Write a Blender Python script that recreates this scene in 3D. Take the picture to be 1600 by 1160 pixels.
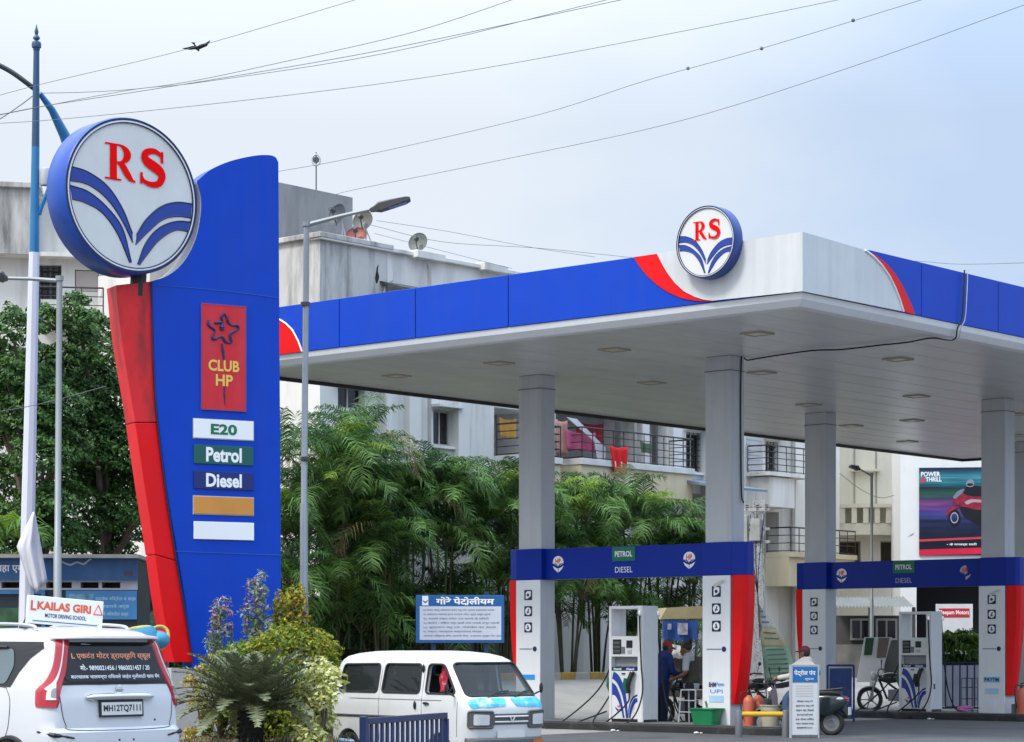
import bpy, bmesh, math, random
import numpy as np
from mathutils import Vector, Matrix

R = math.radians
random.seed(7)
rng = np.random.default_rng(11)
scene = bpy.context.scene
for _o in list(bpy.data.objects):
    bpy.data.objects.remove(_o)
COL = scene.collection

# ------------------------------------------------------------------ camera
F, HZ, EYE = 3600.0, 1010.0, 1.61          # focal length and horizon in photograph pixels, eye height
cam_d = bpy.data.cameras.new('camera')
cam = bpy.data.objects.new('camera', cam_d)
COL.objects.link(cam)
cam_d.sensor_width = 36.0
cam_d.lens = F / 1600.0 * 36.0
cam_d.shift_y = (HZ - 580.0) / 1600.0
cam_d.clip_start = 0.5
cam_d.clip_end = 3000.0
cam.location = (0, 0, EYE)
cam.rotation_euler = (R(90), 0, 0)
scene.camera = cam

# ------------------------------------------------------------------ sky, sun, exposure
SUN_EL, SUN_AZ = 52.0, -128.0              # azimuth measured from +Y towards +X
world = bpy.data.worlds.new("World")
scene.world = world
world.use_nodes = True
wn, wl = world.node_tree.nodes, world.node_tree.links
wn.clear()
w_out = wn.new('ShaderNodeOutputWorld')
w_bg = wn.new('ShaderNodeBackground')
w_bg.inputs['Strength'].default_value = 0.1
w_sky = wn.new('ShaderNodeTexSky')
w_sky.sky_type = 'NISHITA'
w_sky.sun_disc = False
w_sky.sun_elevation = R(SUN_EL)
w_sky.sun_rotation = R(SUN_AZ % 360)
w_tc = wn.new('ShaderNodeTexCoord')
w_map = wn.new('ShaderNodeMapping')
w_map.inputs['Scale'].default_value = (2.2, 2.2, 5.0)
w_map.inputs['Location'].default_value = (0.35, 0.0, 0.2)
w_noise = wn.new('ShaderNodeTexNoise')
w_noise.inputs['Scale'].default_value = 1.6
w_noise.inputs['Detail'].default_value = 6.0
w_noise.inputs['Roughness'].default_value = 0.5
w_sep = wn.new('ShaderNodeSeparateXYZ')
# thin, bluer cloud towards the east (+X), thick white cloud towards the west
w_east = wn.new('ShaderNodeMapRange')
w_east.inputs['From Min'].default_value = -0.12
w_east.inputs['From Max'].default_value = 0.22
w_add = wn.new('ShaderNodeMath'); w_add.operation = 'MULTIPLY_ADD'
w_add.inputs[1].default_value = 1.7
w_cr = wn.new('ShaderNodeValToRGB')
w_cr.color_ramp.elements[0].position = 0.30
w_cr.color_ramp.elements[0].color = (0.80, 0.862, 0.94, 1)
w_cr.color_ramp.elements[1].position = 1.15 if False else 1.0
w_cr.color_ramp.elements[1].color = (0.53, 0.67, 0.89, 1)
w_gain = wn.new('ShaderNodeMapRange')       # an overcast sky is brightest overhead
w_gain.inputs['From Min'].default_value = 0.22
w_gain.inputs['From Max'].default_value = 0.9
w_gain.inputs['To Min'].default_value = 7.9
w_gain.inputs['To Max'].default_value = 27.0
w_vm = wn.new('ShaderNodeVectorMath'); w_vm.operation = 'SCALE'
w_mix = wn.new('ShaderNodeMix'); w_mix.data_type = 'RGBA'
w_mix.inputs['Factor'].default_value = 0.93
wl.new(w_tc.outputs['Generated'], w_map.inputs['Vector'])
wl.new(w_map.outputs['Vector'], w_noise.inputs['Vector'])
wl.new(w_tc.outputs['Generated'], w_sep.inputs['Vector'])
wl.new(w_sep.outputs['X'], w_east.inputs['Value'])
w_n2 = wn.new('ShaderNodeMath'); w_n2.operation = 'SUBTRACT'
w_n2.inputs[1].default_value = 0.5
wl.new(w_noise.outputs['Fac'], w_n2.inputs[0])
wl.new(w_n2.outputs['Value'], w_add.inputs[0])
wl.new(w_east.outputs['Result'], w_add.inputs[2])
wl.new(w_add.outputs['Value'], w_cr.inputs['Fac'])
wl.new(w_sep.outputs['Z'], w_gain.inputs['Value'])
wl.new(w_cr.outputs['Color'], w_vm.inputs[0])
wl.new(w_gain.outputs['Result'], w_vm.inputs['Scale'])
wl.new(w_sky.outputs['Color'], w_mix.inputs[6])
wl.new(w_vm.outputs['Vector'], w_mix.inputs[7])
wl.new(w_mix.outputs[2], w_bg.inputs['Color'])
wl.new(w_bg.outputs['Background'], w_out.inputs['Surface'])

sun_d = bpy.data.lights.new('sun', 'SUN')
sun_d.energy = 2.0
sun_d.angle = R(12)
sun_d.color = (1.0, 0.95, 0.88)
sun = bpy.data.objects.new('sun', sun_d)
COL.objects.link(sun)
_s = Vector((math.sin(R(SUN_AZ)) * math.cos(R(SUN_EL)), math.cos(R(SUN_AZ)) * math.cos(R(SUN_EL)), math.sin(R(SUN_EL))))
sun.rotation_euler = _s.to_track_quat('Z', 'Y').to_euler()
sun.location = _s * 60

scene.view_settings.view_transform = 'Standard'
scene.view_settings.look = 'None'
scene.view_settings.gamma = 1.0
scene.view_settings.exposure = 0.40

# ------------------------------------------------------------------ helpers: pixels and frames
def at(px, py, Y):
    """world point that shows at photograph pixel px,py at distance Y"""
    return Vector(((px - 800) / F * Y, Y, EYE + (HZ - py) / F * Y))

class Frame:
    def __init__(s, x, y, rz, z=0.0):
        s.o = Vector((x, y, z)); s.rz = rz
        s.m = Matrix.Translation(s.o) @ Matrix.Rotation(rz, 4, 'Z')
        s.i = s.m.inverted()
    def w(s, x, y, z=0.0):
        return s.m @ Vector((x, y, z))
    def l(s, p):
        return s.i @ p
    def hit(s, px, py, ax, val):
        o = s.i @ Vector((0, 0, EYE))
        d = s.i.to_3x3() @ Vector(((px - 800) / F, 1, (HZ - py) / F))
        t = (val - o[ax]) / d[ax]
        return o + d * t

# ------------------------------------------------------------------ helpers: materials
def lin(r, g, b):
    f = lambda c: (c / 255.0) / 12.92 if c / 255.0 <= 0.04045 else ((c / 255.0 + 0.055) / 1.055) ** 2.4
    return (f(r), f(g), f(b))

MATS = {}
def M(name, col, rough=0.5, metal=0.0, var=0.10, vscale=2.0, bump=0.0, bscale=60.0,
      dirt=0.0, dirtcol=(0.06, 0.055, 0.05), dmap=(3, 3, 0.5), dlo=0.5, dhi=0.75, spec=0.5, coat=0.0, trans=0.0, island=0.0, emit=0):
    if name in MATS: return MATS[name]
    m = bpy.data.materials.new(name); m.use_nodes = True
    n, l = m.node_tree.nodes, m.node_tree.links
    b = n['Principled BSDF']
    b.inputs['Roughness'].default_value = rough
    b.inputs['Metallic'].default_value = metal
    b.inputs['Specular IOR Level'].default_value = spec
    if coat: b.inputs['Coat Weight'].default_value = coat; b.inputs['Coat Roughness'].default_value = 0.06
    tc = n.new('ShaderNodeTexCoord')
    nz = n.new('ShaderNodeTexNoise')
    nz.inputs['Scale'].default_value = vscale; nz.inputs['Detail'].default_value = 5.0
    l.new(tc.outputs['Object'], nz.inputs['Vector'])
    mr = n.new('ShaderNodeMapRange')
    mr.inputs['From Min'].default_value = 0.25; mr.inputs['From Max'].default_value = 0.75
    mr.inputs['To Min'].default_value = 1 - var; mr.inputs['To Max'].default_value = 1 + var
    l.new(nz.outputs['Fac'], mr.inputs['Value'])
    fac = mr.outputs['Result']
    if island:
        g = n.new('ShaderNodeNewGeometry')
        m2 = n.new('ShaderNodeMapRange')
        m2.inputs['To Min'].default_value = 1 - island; m2.inputs['To Max'].default_value = 1 + island
        l.new(g.outputs['Random Per Island'], m2.inputs['Value'])
        mm = n.new('ShaderNodeMath'); mm.operation = 'MULTIPLY'
        l.new(fac, mm.inputs[0]); l.new(m2.outputs['Result'], mm.inputs[1])
        fac = mm.outputs['Value']
    vm = n.new('ShaderNodeVectorMath'); vm.operation = 'SCALE'
    vm.inputs[0].default_value = col[:3]
    l.new(fac, vm.inputs['Scale'])
    out = vm.outputs['Vector']
    if dirt:
        mp = n.new('ShaderNodeMapping'); mp.inputs['Scale'].default_value = dmap
        dn = n.new('ShaderNodeTexNoise'); dn.inputs['Scale'].default_value = 1.0
        dn.inputs['Detail'].default_value = 8.0; dn.inputs['Roughness'].default_value = 0.65
        dr = n.new('ShaderNodeMapRange'); dr.inputs['From Min'].default_value = dlo; dr.inputs['From Max'].default_value = dhi
        dr.inputs['To Max'].default_value = dirt
        l.new(tc.outputs['Object'], mp.inputs['Vector']); l.new(mp.outputs['Vector'], dn.inputs['Vector'])
        l.new(dn.outputs['Fac'], dr.inputs['Value'])
        mx = n.new('ShaderNodeMix'); mx.data_type = 'RGBA'
        l.new(dr.outputs['Result'], mx.inputs['Factor']); l.new(out, mx.inputs[6])
        mx.inputs[7].default_value = (*dirtcol, 1)
        out = mx.outputs[2]
    l.new(out, b.inputs['Base Color'])
    if bump:
        bn = n.new('ShaderNodeTexNoise'); bn.inputs['Scale'].default_value = bscale; bn.inputs['Detail'].default_value = 4.0
        l.new(tc.outputs['Object'], bn.inputs['Vector'])
        bp = n.new('ShaderNodeBump'); bp.inputs['Strength'].default_value = bump; bp.inputs['Distance'].default_value = 0.02
        l.new(bn.outputs['Fac'], bp.inputs['Height']); l.new(bp.outputs['Normal'], b.inputs['Normal'])
    if trans:
        tr = n.new('ShaderNodeBsdfTranslucent'); l.new(out, tr.inputs['Color'])
        ms = n.new('ShaderNodeMixShader'); ms.inputs['Fac'].default_value = trans
        l.new(b.outputs['BSDF'], ms.inputs[1]); l.new(tr.outputs['BSDF'], ms.inputs[2])
        l.new(ms.outputs['Shader'], n['Material Output'].inputs['Surface'])
    MATS[name] = m
    return m

def glass(name, tint=(0.5, 0.6, 0.62), opac=0.35):
    if name in MATS: return MATS[name]
    m = bpy.data.materials.new(name); m.use_nodes = True
    n, l = m.node_tree.nodes, m.node_tree.links
    b = n['Principled BSDF']
    b.inputs['Base Color'].default_value = (*[c * 0.12 for c in tint], 1)
    b.inputs['Roughness'].default_value = 0.03
    t = n.new('ShaderNodeBsdfTransparent'); t.inputs['Color'].default_value = (*tint, 1)
    ms = n.new('ShaderNodeMixShader'); ms.inputs['Fac'].default_value = opac
    l.new(t.outputs['BSDF'], ms.inputs[1]); l.new(b.outputs['BSDF'], ms.inputs[2])
    l.new(ms.outputs['Shader'], n['Material Output'].inputs['Surface'])
    MATS[name] = m
    return m

BLUE = M('blue_panel', (0.002, 0.052, 0.47), 0.4, var=0.05, spec=.22, dirt=0.35, dirtcol=(0.03, 0.07, 0.30), dmap=(4, 4, 0.35), dlo=0.46, dhi=0.8, bump=.12, bscale=1.3)
NAVY = M('navy_panel', (0.002, 0.026, 0.30), 0.4, var=0.06, spec=.25)
DNAVY = M('dark_navy', (0.006, 0.014, 0.07), 0.4)
RED = M('red_panel', (0.74, 0.004, 0.006), 0.38, var=0.06, spec=.25)
REDG = M('red_grimy', (0.66, 0.008, 0.012), 0.5, var=0.12, dirt=0.9, dirtcol=(0.035, 0.012, 0.012), dmap=(3.2, 3.2, 1.0), dlo=0.46, dhi=0.74)
WHITE = M('white_panel', (0.76, 0.78, 0.80), 0.35, var=0.03, dirt=0.10, dirtcol=(0.35, 0.34, 0.32), dmap=(6, 6, 0.5))
PALE = M('pale_acrylic', (0.66, 0.67, 0.66), 0.4, var=0.04, dirt=0.2, dirtcol=(0.4, 0.4, 0.37), dmap=(3, 3, .8))
SILVER = M('silver_cladding', (0.60, 0.62, 0.63), 0.35, var=0.05, dirt=0.4, dirtcol=(0.38, 0.385, 0.38), dmap=(6, 6, 0.3), dlo=.46, dhi=.8, bump=.10, bscale=1.3)
CLAD = M('grey_cladding', (0.52, 0.545, 0.57), 0.36, var=0.05, dirt=.35, dirtcol=(.33, .33, .33), dmap=(5, 5, .35), dlo=.48, dhi=.8, bump=.06, bscale=2)
SOFFIT = M('soffit_white', (0.62, 0.615, 0.605), 0.30, var=0.06, dirt=0.45, dirtcol=(0.40, 0.39, 0.37), dmap=(1.2, 0.25, 1), dlo=.45, dhi=.75)
BLACK = M('black_plastic', (0.012, 0.012, 0.013), 0.45)
RUBBER = M('black_rubber', (0.016, 0.016, 0.017), 0.7, var=0.2)
GREY = M('grey_steel', (0.22, 0.23, 0.24), 0.45, 0.3, var=0.12)
DGREY = M('dark_grey', (0.06, 0.062, 0.066), 0.5)
LGREY = M('light_grey', (0.45, 0.46, 0.47), 0.5)
CHROME = M('chrome', (0.75, 0.76, 0.78), 0.12, 1.0, var=0.02)
GREEN = M('sign_green', (0.003, 0.16, 0.10), 0.4)
LRED = M('letter_red', (0.86, 0.002, 0.003), 0.6, var=0.0, spec=.08)
LWHITE = M('letter_white', (0.85, 0.87, 0.88), 0.5, var=0.0)
LBLUE = M('leaf_blue', (0.012, 0.045, 0.30), 0.35, var=0.05)
LYEL = M('letter_yellow', (0.80, 0.52, 0.10), 0.5, var=0.0)
LBLK = M('letter_black', (0.015, 0.016, 0.02), 0.5, var=0.0)
LNAVY = M('letter_navy', (0.012, 0.016, 0.10), 0.5, var=0.0)
LGRN = M('letter_green', (0.0, 0.16, 0.07), 0.5, var=0.0)
LORG = M('letter_orange', (0.75, 0.12, 0.04), 0.5, var=0.0)
YELLOW = M('yellow_paint', (0.72, 0.44, 0.02), 0.45, dirt=0.3, dmap=(5, 5, 5))

# ------------------------------------------------------------------ helpers: objects and meshes
def tag(o, label=None, cat=None, group=None, kind=None):
    if label: o['label'] = label
    if cat: o['category'] = cat
    if group: o['group'] = group
    if kind: o['kind'] = kind
    return o

def thing(name, label, cat, loc=(0, 0, 0), rz=0.0, group=None):
    o = bpy.data.objects.new(name, None)
    o.empty_display_size = 0.2
    COL.objects.link(o)
    o.location = loc; o.rotation_euler = (0, 0, rz)
    return tag(o, label, cat, group)

def kids(o):
    return [c for c in bpy.data.objects if c.parent == o]

def copy_tree(o, parent=None):
    c = o.copy(); COL.objects.link(c)
    if parent: c.parent = parent
    for ch in kids(o):
        copy_tree(ch, c)
    return c

class MB:
    def __init__(s):
        s.v = []; s.f = []; s.m = []
    def add(s, vs, fs, mi=0):
        b = len(s.v)
        s.v.extend([tuple(p) for p in vs])
        for f in fs:
            s.f.append([b + i for i in f]); s.m.append(mi)
        return s
    def box(s, x0, x1, y0, y1, z0, z1, mi=0):
        if x0 > x1: x0, x1 = x1, x0
        if y0 > y1: y0, y1 = y1, y0
        if z0 > z1: z0, z1 = z1, z0
        v = [(x0, y0, z0), (x1, y0, z0), (x1, y1, z0), (x0, y1, z0), (x0, y0, z1), (x1, y0, z1), (x1, y1, z1), (x0, y1, z1)]
        return s.add(v, [(3, 2, 1, 0), (4, 5, 6, 7), (0, 1, 5, 4), (1, 2, 6, 5), (2, 3, 7, 6), (3, 0, 4, 7)], mi)
    def obox(s, c, size, rot=(0, 0, 0), mi=0):
        from mathutils import Euler
        m = Euler(rot).to_matrix(); c = Vector(c)
        hx, hy, hz = [k / 2 for k in size]
        v = [c + m @ Vector((a * hx, b * hy, d * hz)) for d in (-1, 1) for a, b in ((-1, -1), (1, -1), (1, 1), (-1, 1))]
        return s.add(v, [(3, 2, 1, 0), (4, 5, 6, 7), (0, 1, 5, 4), (1, 2, 6, 5), (2, 3, 7, 6), (3, 0, 4, 7)], mi)
    def prism(s, pts, o, u, v, n, mi=0, mside=None, sides=None):
        """outline pts (a,b) in the plane o+a*u+b*v, pushed along the vector n (may be zero for a flat face)"""
        o, u, v, n = Vector(o), Vector(u), Vector(v), Vector(n)
        A = [o + u * a + v * b for a, b in pts]
        k = len(A)
        if n.length < 1e-9:
            return s.add(A, [list(range(k))], mi)
        B = [p + n for p in A]
        s.add(A + B, [list(range(k)), list(range(2 * k - 1, k - 1, -1))], mi)
        b0 = len(s.v) - 2 * k
        for i in range(k):
            j = (i + 1) % k
            s.f.append([b0 + i, b0 + k + i, b0 + k + j, b0 + j])
            mm = mi if mside is None else mside
            if sides and i in sides: mm = sides[i]
            s.m.append(mm)
        return s
    def tube(s, pts, r, n=8, cap=True, mi=0):
        P = [Vector(p) for p in pts]; k = len(P)
        rr = [r] * k if not hasattr(r, '__len__') else list(r)
        T = [(P[min(i + 1, k - 1)] - P[max(i - 1, 0)]).normalized() for i in range(k)]
        a = Vector((0, 0, 1)) if abs(T[0].z) < 0.9 else Vector((1, 0, 0))
        N = T[0].cross(a).normalized()
        vs = []
        for i in range(k):
            N = (N - T[i] * N.dot(T[i])).normalized()
            B = T[i].cross(N)
            for j in range(n):
                t = 2 * math.pi * j / n
                vs.append(P[i] + (N * math.cos(t) + B * math.sin(t)) * rr[i])
        fs = [(i * n + j, i * n + (j + 1) % n, (i + 1) * n + (j + 1) % n, (i + 1) * n + j) for i in range(k - 1) for j in range(n)]
        if cap:
            fs += [tuple(reversed(range(n))), tuple(range((k - 1) * n, k * n))]
        return s.add(vs, fs, mi)
    def lathe(s, prof, o=(0, 0, 0), n=20, ax=(0, 0, 1), mi=0, cap=True):
        o = Vector(o); ax = Vector(ax).normalized()
        a = Vector((1, 0, 0)) if abs(ax.x) < 0.9 else Vector((0, 1, 0))
        U = ax.cross(a).normalized(); W = ax.cross(U)
        vs = [o + ax * z + (U * math.cos(2 * math.pi * j / n) + W * math.sin(2 * math.pi * j / n)) * r for r, z in prof for j in range(n)]
        k = len(prof)
        fs = [(i * n + j, i * n + (j + 1) % n, (i + 1) * n + (j + 1) % n, (i + 1) * n + j) for i in range(k - 1) for j in range(n)]
        if cap: fs += [tuple(reversed(range(n))), tuple(range((k - 1) * n, k * n))]
        return s.add(vs, fs, mi)
    def ball(s, c, r, nu=12, nv=8, mi=0, rot=None):
        c = Vector(c)
        if not hasattr(r, '__len__'): r = (r, r, r)
        vs = []
        for i in range(nv + 1):
            ph = -math.pi / 2 + math.pi * i / nv
            for j in range(nu):
                t = 2 * math.pi * j / nu
                p = Vector((r[0] * math.cos(ph) * math.cos(t), r[1] * math.cos(ph) * math.sin(t), r[2] * math.sin(ph)))
                if rot is not None: p = rot @ p
                vs.append(c + p)
        fs = [(i * nu + j, i * nu + (j + 1) % nu, (i + 1) * nu + (j + 1) % nu, (i + 1) * nu + j) for i in range(nv) for j in range(nu)]
        return s.add(vs, fs, mi)
    def loft(s, rings, caps=True, closed=True, mi=0):
        n = len(rings[0]); k = len(rings)
        vs = [p for r in rings for p in r]
        e = n if closed else n - 1
        fs = [(i * n + j, i * n + (j + 1) % n, (i + 1) * n + (j + 1) % n, (i + 1) * n + j) for i in range(k - 1) for j in range(e)]
        if caps: fs += [tuple(reversed(range(n))), tuple(range((k - 1) * n, k * n))]
        return s.add(vs, fs, mi)
    def text(s, t, o, u, v, w=None, h=None, align='C', mi=0, bold=0.0):
        """lettering t in the plane through o; u, v unit axes; fitted to width w and/or height h"""
        vs, fs = text_shape(t, bold)
        if not len(vs): return s
        a0, a1 = vs[:, 0].min(), vs[:, 0].max(); b0, b1 = vs[:, 1].min(), vs[:, 1].max()
        sx = w / (a1 - a0) if w else None
        sy = h / (b1 - b0) if h else None
        if sx is None: sx = sy
        if sy is None: sy = sx
        ca = {'C': (a0 + a1) / 2, 'L': a0, 'R': a1}[align]; cb = (b0 + b1) / 2
        o, u, v = Vector(o), Vector(u).normalized(), Vector(v).normalized()
        return s.add([o + u * ((p[0] - ca) * sx) + v * ((p[1] - cb) * sy) for p in vs], fs, mi)
    def build_each(s, name, mats, parent=None, **kw):
        """every connected piece becomes an object of its own"""
        par = list(range(len(s.v)))
        def fd(i):
            while par[i] != i: par[i] = par[par[i]]; i = par[i]
            return i
        for f in s.f:
            for i in f[1:]: par[fd(i)] = fd(f[0])
        grp = {}
        for f, m in zip(s.f, s.m): grp.setdefault(fd(f[0]), []).append((f, m))
        out = []
        for fl in grp.values():
            b = MB(); ix = {}
            for f, m in fl:
                for i in f:
                    if i not in ix: ix[i] = len(b.v); b.v.append(s.v[i])
                b.f.append([ix[i] for i in f]); b.m.append(m)
            out.append(b.build(name, mats, parent, **kw))
        return out
    def build(s, name, mats, parent=None, smooth=False, bevel=0.0, seg=2, label=None):
        me = bpy.data.meshes.new(name)
        me.from_pydata(s.v, [], s.f)
        if not isinstance(mats, (list, tuple)): mats = [mats]
        for m in mats: me.materials.append(m)
        if len(mats) > 1: me.polygons.foreach_set('material_index', s.m)
        if smooth:
            me.polygons.foreach_set('use_smooth', [True] * len(me.polygons))
            me.set_sharp_from_angle(angle=R(38 if smooth is True else smooth))
        me.update()
        o = bpy.data.objects.new(name, me)
        COL.objects.link(o)
        if parent: o.parent = parent
        if bevel:
            b = o.modifiers.new('bevel', 'BEVEL'); b.width = bevel; b.segments = seg; b.limit_method = 'ANGLE'; b.angle_limit = R(40)
        if label: o['label'] = label
        return o

_TX = {}
def text_shape(t, bold=0.0):
    k = (t, bold)
    if k not in _TX:
        cu = bpy.data.curves.new('lettering', 'FONT'); cu.body = t; cu.size = 1.0; cu.resolution_u = 3
        cu.offset = bold
        ob = bpy.data.objects.new('lettering', cu)
        me = bpy.data.meshes.new_from_object(ob)
        vs = np.array([v.co[:] for v in me.vertices]) if len(me.vertices) else np.zeros((0, 3))
        fs = [list(p.vertices) for p in me.polygons]
        bpy.data.objects.remove(ob); bpy.data.curves.remove(cu); bpy.data.meshes.remove(me)
        _TX[k] = (vs, fs)
    return _TX[k]

def strip(mb, A, B, place, mi=0):
    """ribbon between two polylines of (a,b); place maps (a,b) to a point"""
    n = len(A)
    vs = [place(*p) for p in A] + [place(*p) for p in B]
    mb.add(vs, [(i, i + 1, n + i + 1, n + i) for i in range(n - 1)], mi)

def bez(pts, n=10):
    """smooth Catmull-Rom through pts"""
    P = [np.array(p, float) for p in pts]
    P = [2 * P[0] - P[1]] + P + [2 * P[-1] - P[-2]]
    out = []
    for i in range(1, len(P) - 2):
        for k in range(n):
            t = k / n
            a, b, c, d = P[i - 1], P[i], P[i + 1], P[i + 2]
            out.append(0.5 * ((2 * b) + (-a + c) * t + (2 * a - 5 * b + 4 * c - d) * t * t + (-a + 3 * b - 3 * c + d) * t ** 3))
    out.append(P[-2])
    return [tuple(p) for p in out]

def round_poly(poly, r, n=5):
    out = []
    k = len(poly)
    for i in range(k):
        p = np.array(poly[i], float); a = np.array(poly[i - 1], float); b = np.array(poly[(i + 1) % k], float)
        da, db = a - p, b - p
        la, lb = np.linalg.norm(da), np.linalg.norm(db)
        q = min(r, la * 0.45, lb * 0.45)
        A, B = p + da / la * q, p + db / lb * q
        for j in range(n + 1):
            t = j / n
            out.append(tuple((1 - t) ** 2 * A + 2 * t * (1 - t) * p + t * t * B))
    return out

ST = Frame(4.55, 36.16, R(-41))            # the filling station's own axes, origin under the near corner of its canopy
P2 = ST.l(Vector((4.02, 42.32, 0)))        # near corner of the first gantry's right-hand column
# ================================================================== ground
def gz(x, y):
    """height of the ground: road dips a little, forecourt flat, ramp rising behind the pumps"""
    p = ST.l(Vector((x, y, 0)))
    z = 0.0
    if y < 39:
        z = -0.1 * max(0, min(1, (y - 25) / 4)) if y < 33 else -0.1 * max(0, min(1, (38.5 - y) / 5))
    back = max(0.0, min(1.0, (-p.x - 11.5) / 7.0))
    z += 0.75 * back * back * (3 - 2 * back)
    return z

def ground_grid(name, xs, ys, mat, lift=0.0, inside=None):
    mb = MB(); nx = len(xs)
    vs = [(x, y, gz(x, y) + lift) for y in ys for x in xs]
    fs = []
    for j in range(len(ys) - 1):
        for i in range(nx - 1):
            if inside and not inside((xs[i] + xs[i + 1]) / 2, (ys[j] + ys[j + 1]) / 2): continue
            fs.append((j * nx + i, j * nx + i + 1, (j + 1) * nx + i + 1, (j + 1) * nx + i))
    mb.add(vs, fs)
    o = mb.build(name, mat, smooth=180)
    return tag(o, kind='structure')

EARTH = M('earth', (0.13, 0.10, 0.075), 0.95, var=0.3, vscale=0.6, bump=0.4, bscale=3)
ASPHALT = M('asphalt', (0.105, 0.107, 0.112), 0.85, var=0.14, vscale=0.35, bump=0.25, bscale=120, dirt=0.75, dirtcol=(0.045, 0.045, 0.047), dmap=(.7, .7, .5), dlo=0.5, dhi=0.68)
CONC = M('forecourt_concrete', (0.34, 0.335, 0.32), 0.85, var=0.1, vscale=0.4, bump=0.2, bscale=50, dirt=0.5, dirtcol=(0.17, 0.165, 0.155), dmap=(.45, .45, .45), dlo=0.48, dhi=0.72)
far = [-1500, -800, -400, -200, -120, -80, -50] + [x * 1.0 for x in range(-38, 60)] + [70, 90, 120, 200, 400, 800, 1500]
fary = [-200, -60, 0] + [y * 1.0 for y in range(10, 95)] + [110, 140, 200, 400, 800, 1600, 2500]
ground_grid('ground', far, fary, EARTH)
ground_grid('road', [x * 1.0 for x in range(-40, 61)], [y * .75 for y in range(14, 60)], ASPHALT, 0.004, lambda x, y: y < 44)
# forecourt paving in the station's axes
def station_sheet(name, x0, x1, y0, y1, mat, lift, step=0.75):
    mb = MB()
    nx = int((x1 - x0) / step) + 1; ny = int((y1 - y0) / step) + 1
    vs = []
    for j in range(ny + 1):
        for i in range(nx + 1):
            p = ST.w(x0 + (x1 - x0) * i / nx, y0 + (y1 - y0) * j / ny)
            vs.append((p.x, p.y, gz(p.x, p.y) + lift))
    mb.add(vs, [(j * (nx + 1) + i, j * (nx + 1) + i + 1, (j + 1) * (nx + 1) + i + 1, (j + 1) * (nx + 1) + i) for j in range(ny) for i in range(nx)])
    return tag(mb.build(name, mat, smooth=180), kind='structure')
station_sheet('forecourt', -6.6, 16, -4, 40, ASPHALT, 0.010)
station_sheet('driveway', -18.2, -6.6, -2, 40, CONC, 0.012)

# ================================================================== canopy
CW, CD = 13.5, 28.2                                     # canopy width (along the street) and depth
ZF0, ZF1, ZS = EYE + 6.05 * .92, EYE + 7.04 * .92, EYE + 5.35
INS = 0.28
can = thing('station_canopy', 'huge flat blue and white filling station canopy on six square grey columns', 'canopy', ST.w(0, 0), ST.rz)

def lp(frame, pts, ax, val):
    out = []
    for px, py in pts:
        h = frame.hit(px, py, ax, val)
        out.append((h.y if ax == 0 else h.x, h.z))
    return out

# left fascia lies in y=0, right fascia in x=0
mb = MB()
joints = [-CW, -11.6, -9.3, -7.0, ]
px_j = [ST.hit(px, 480, 1, 0).x for px in (530, 649, 794)]
seams = [-CW] + px_j + [0.0]
g = 0.008
x_w = ST.hit(1113, 470, 1, 0).x
for a, b in zip([-CW] + px_j, px_j + [x_w + .9]):
    mb.box(a + g, b - g, 0, 0.06, ZF0, ZF1)
mb.build('fascia_panel', BLUE, can, bevel=0.01)
mb = MB()
yj = [ST.hit(px, 470, 0, 0).y for px in (1440, 1560)]
y_w = ST.hit(1368, 430, 0, 0).y
ys_ = [y_w - .2] + yj + [11.5, 14.5, 17.5, 20.5, 23.5, CD]
for a, b in zip(ys_[:-1], ys_[1:]):
    mb.box(-0.06, 0, a + g, b - g, ZF0, ZF1)
mb.build('fascia_panel', BLUE, can, bevel=0.01)
mb = MB()                                                # far sides of the fascia
mb.box(-CW, -CW + .06, .06, CD, ZF0, ZF1); mb.box(-CW + .06, -.06, CD - .06, CD, ZF0, ZF1)
mb.build('fascia_panel', BLUE, can)
# white corner cladding with its curved ends and the red crescents
PR = 0.035
wl_pts = [(1026, 396), (1034, 412), (1042, 426), (1054, 442), (1068, 455), (1085, 464), (1100, 468.5), (1113, 470)]
a = lp(ST, wl_pts, 1, -PR)
mb = MB()
outline = [(p[0], min(max(p[1], ZF0), ZF1 + .02)) for p in a] + [(-0.0, ZF0), (-0.0, ZF1 + .02)]
mb.prism(outline, (0, -PR, 0), (1, 0, 0), (0, 0, 1), (0, PR - .002, 0))
wr_pts = [(1352, 391), (1366, 402), (1378, 415), (1390, 432), (1399, 450), (1406, 468), (1412, 487)]
b = lp(ST, wr_pts, 0, PR)
outline = [(-PR, ZF1 + .02)] + [(p[0], min(max(p[1], ZF0), ZF1 + .02)) for p in b] + [(-PR, ZF0)]
mb.prism(outline, (PR, 0, 0), (0, 1, 0), (0, 0, 1), (-PR + .002, 0, 0))
mb.build('corner_cladding', SILVER, can)
ro = [(990, 402), (998, 415), (1010, 430), (1026, 445), (1044, 457), (1064, 466), (1085, 470), (1113, 471.5)]
A = lp(ST, ro, 1, -.02); B = lp(ST, wl_pts, 1, -.02)
mb = MB()
cz = lambda q: min(max(q, ZF0 + .002), ZF1 - .002)
mb.prism([(p[0], cz(p[1])) for p in A] + [(p[0], cz(p[1])) for p in reversed(B)], (0, -.02, 0), (1, 0, 0), (0, 0, 1), (0, .018, 0))
A = lp(ST, wr_pts, 0, .02)
rb = [(1369, 399), (1384, 411), (1398, 427), (1409, 444), (1418, 462), (1425, 478), (1430, 492)]
B = lp(ST, rb, 0, .02)
mb.prism([(p[0], cz(p[1])) for p in A] + [(p[0], cz(p[1])) for p in reversed(B)], (.02, 0, 0), (0, 1, 0), (0, 0, 1), (-.018, 0, 0))
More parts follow.
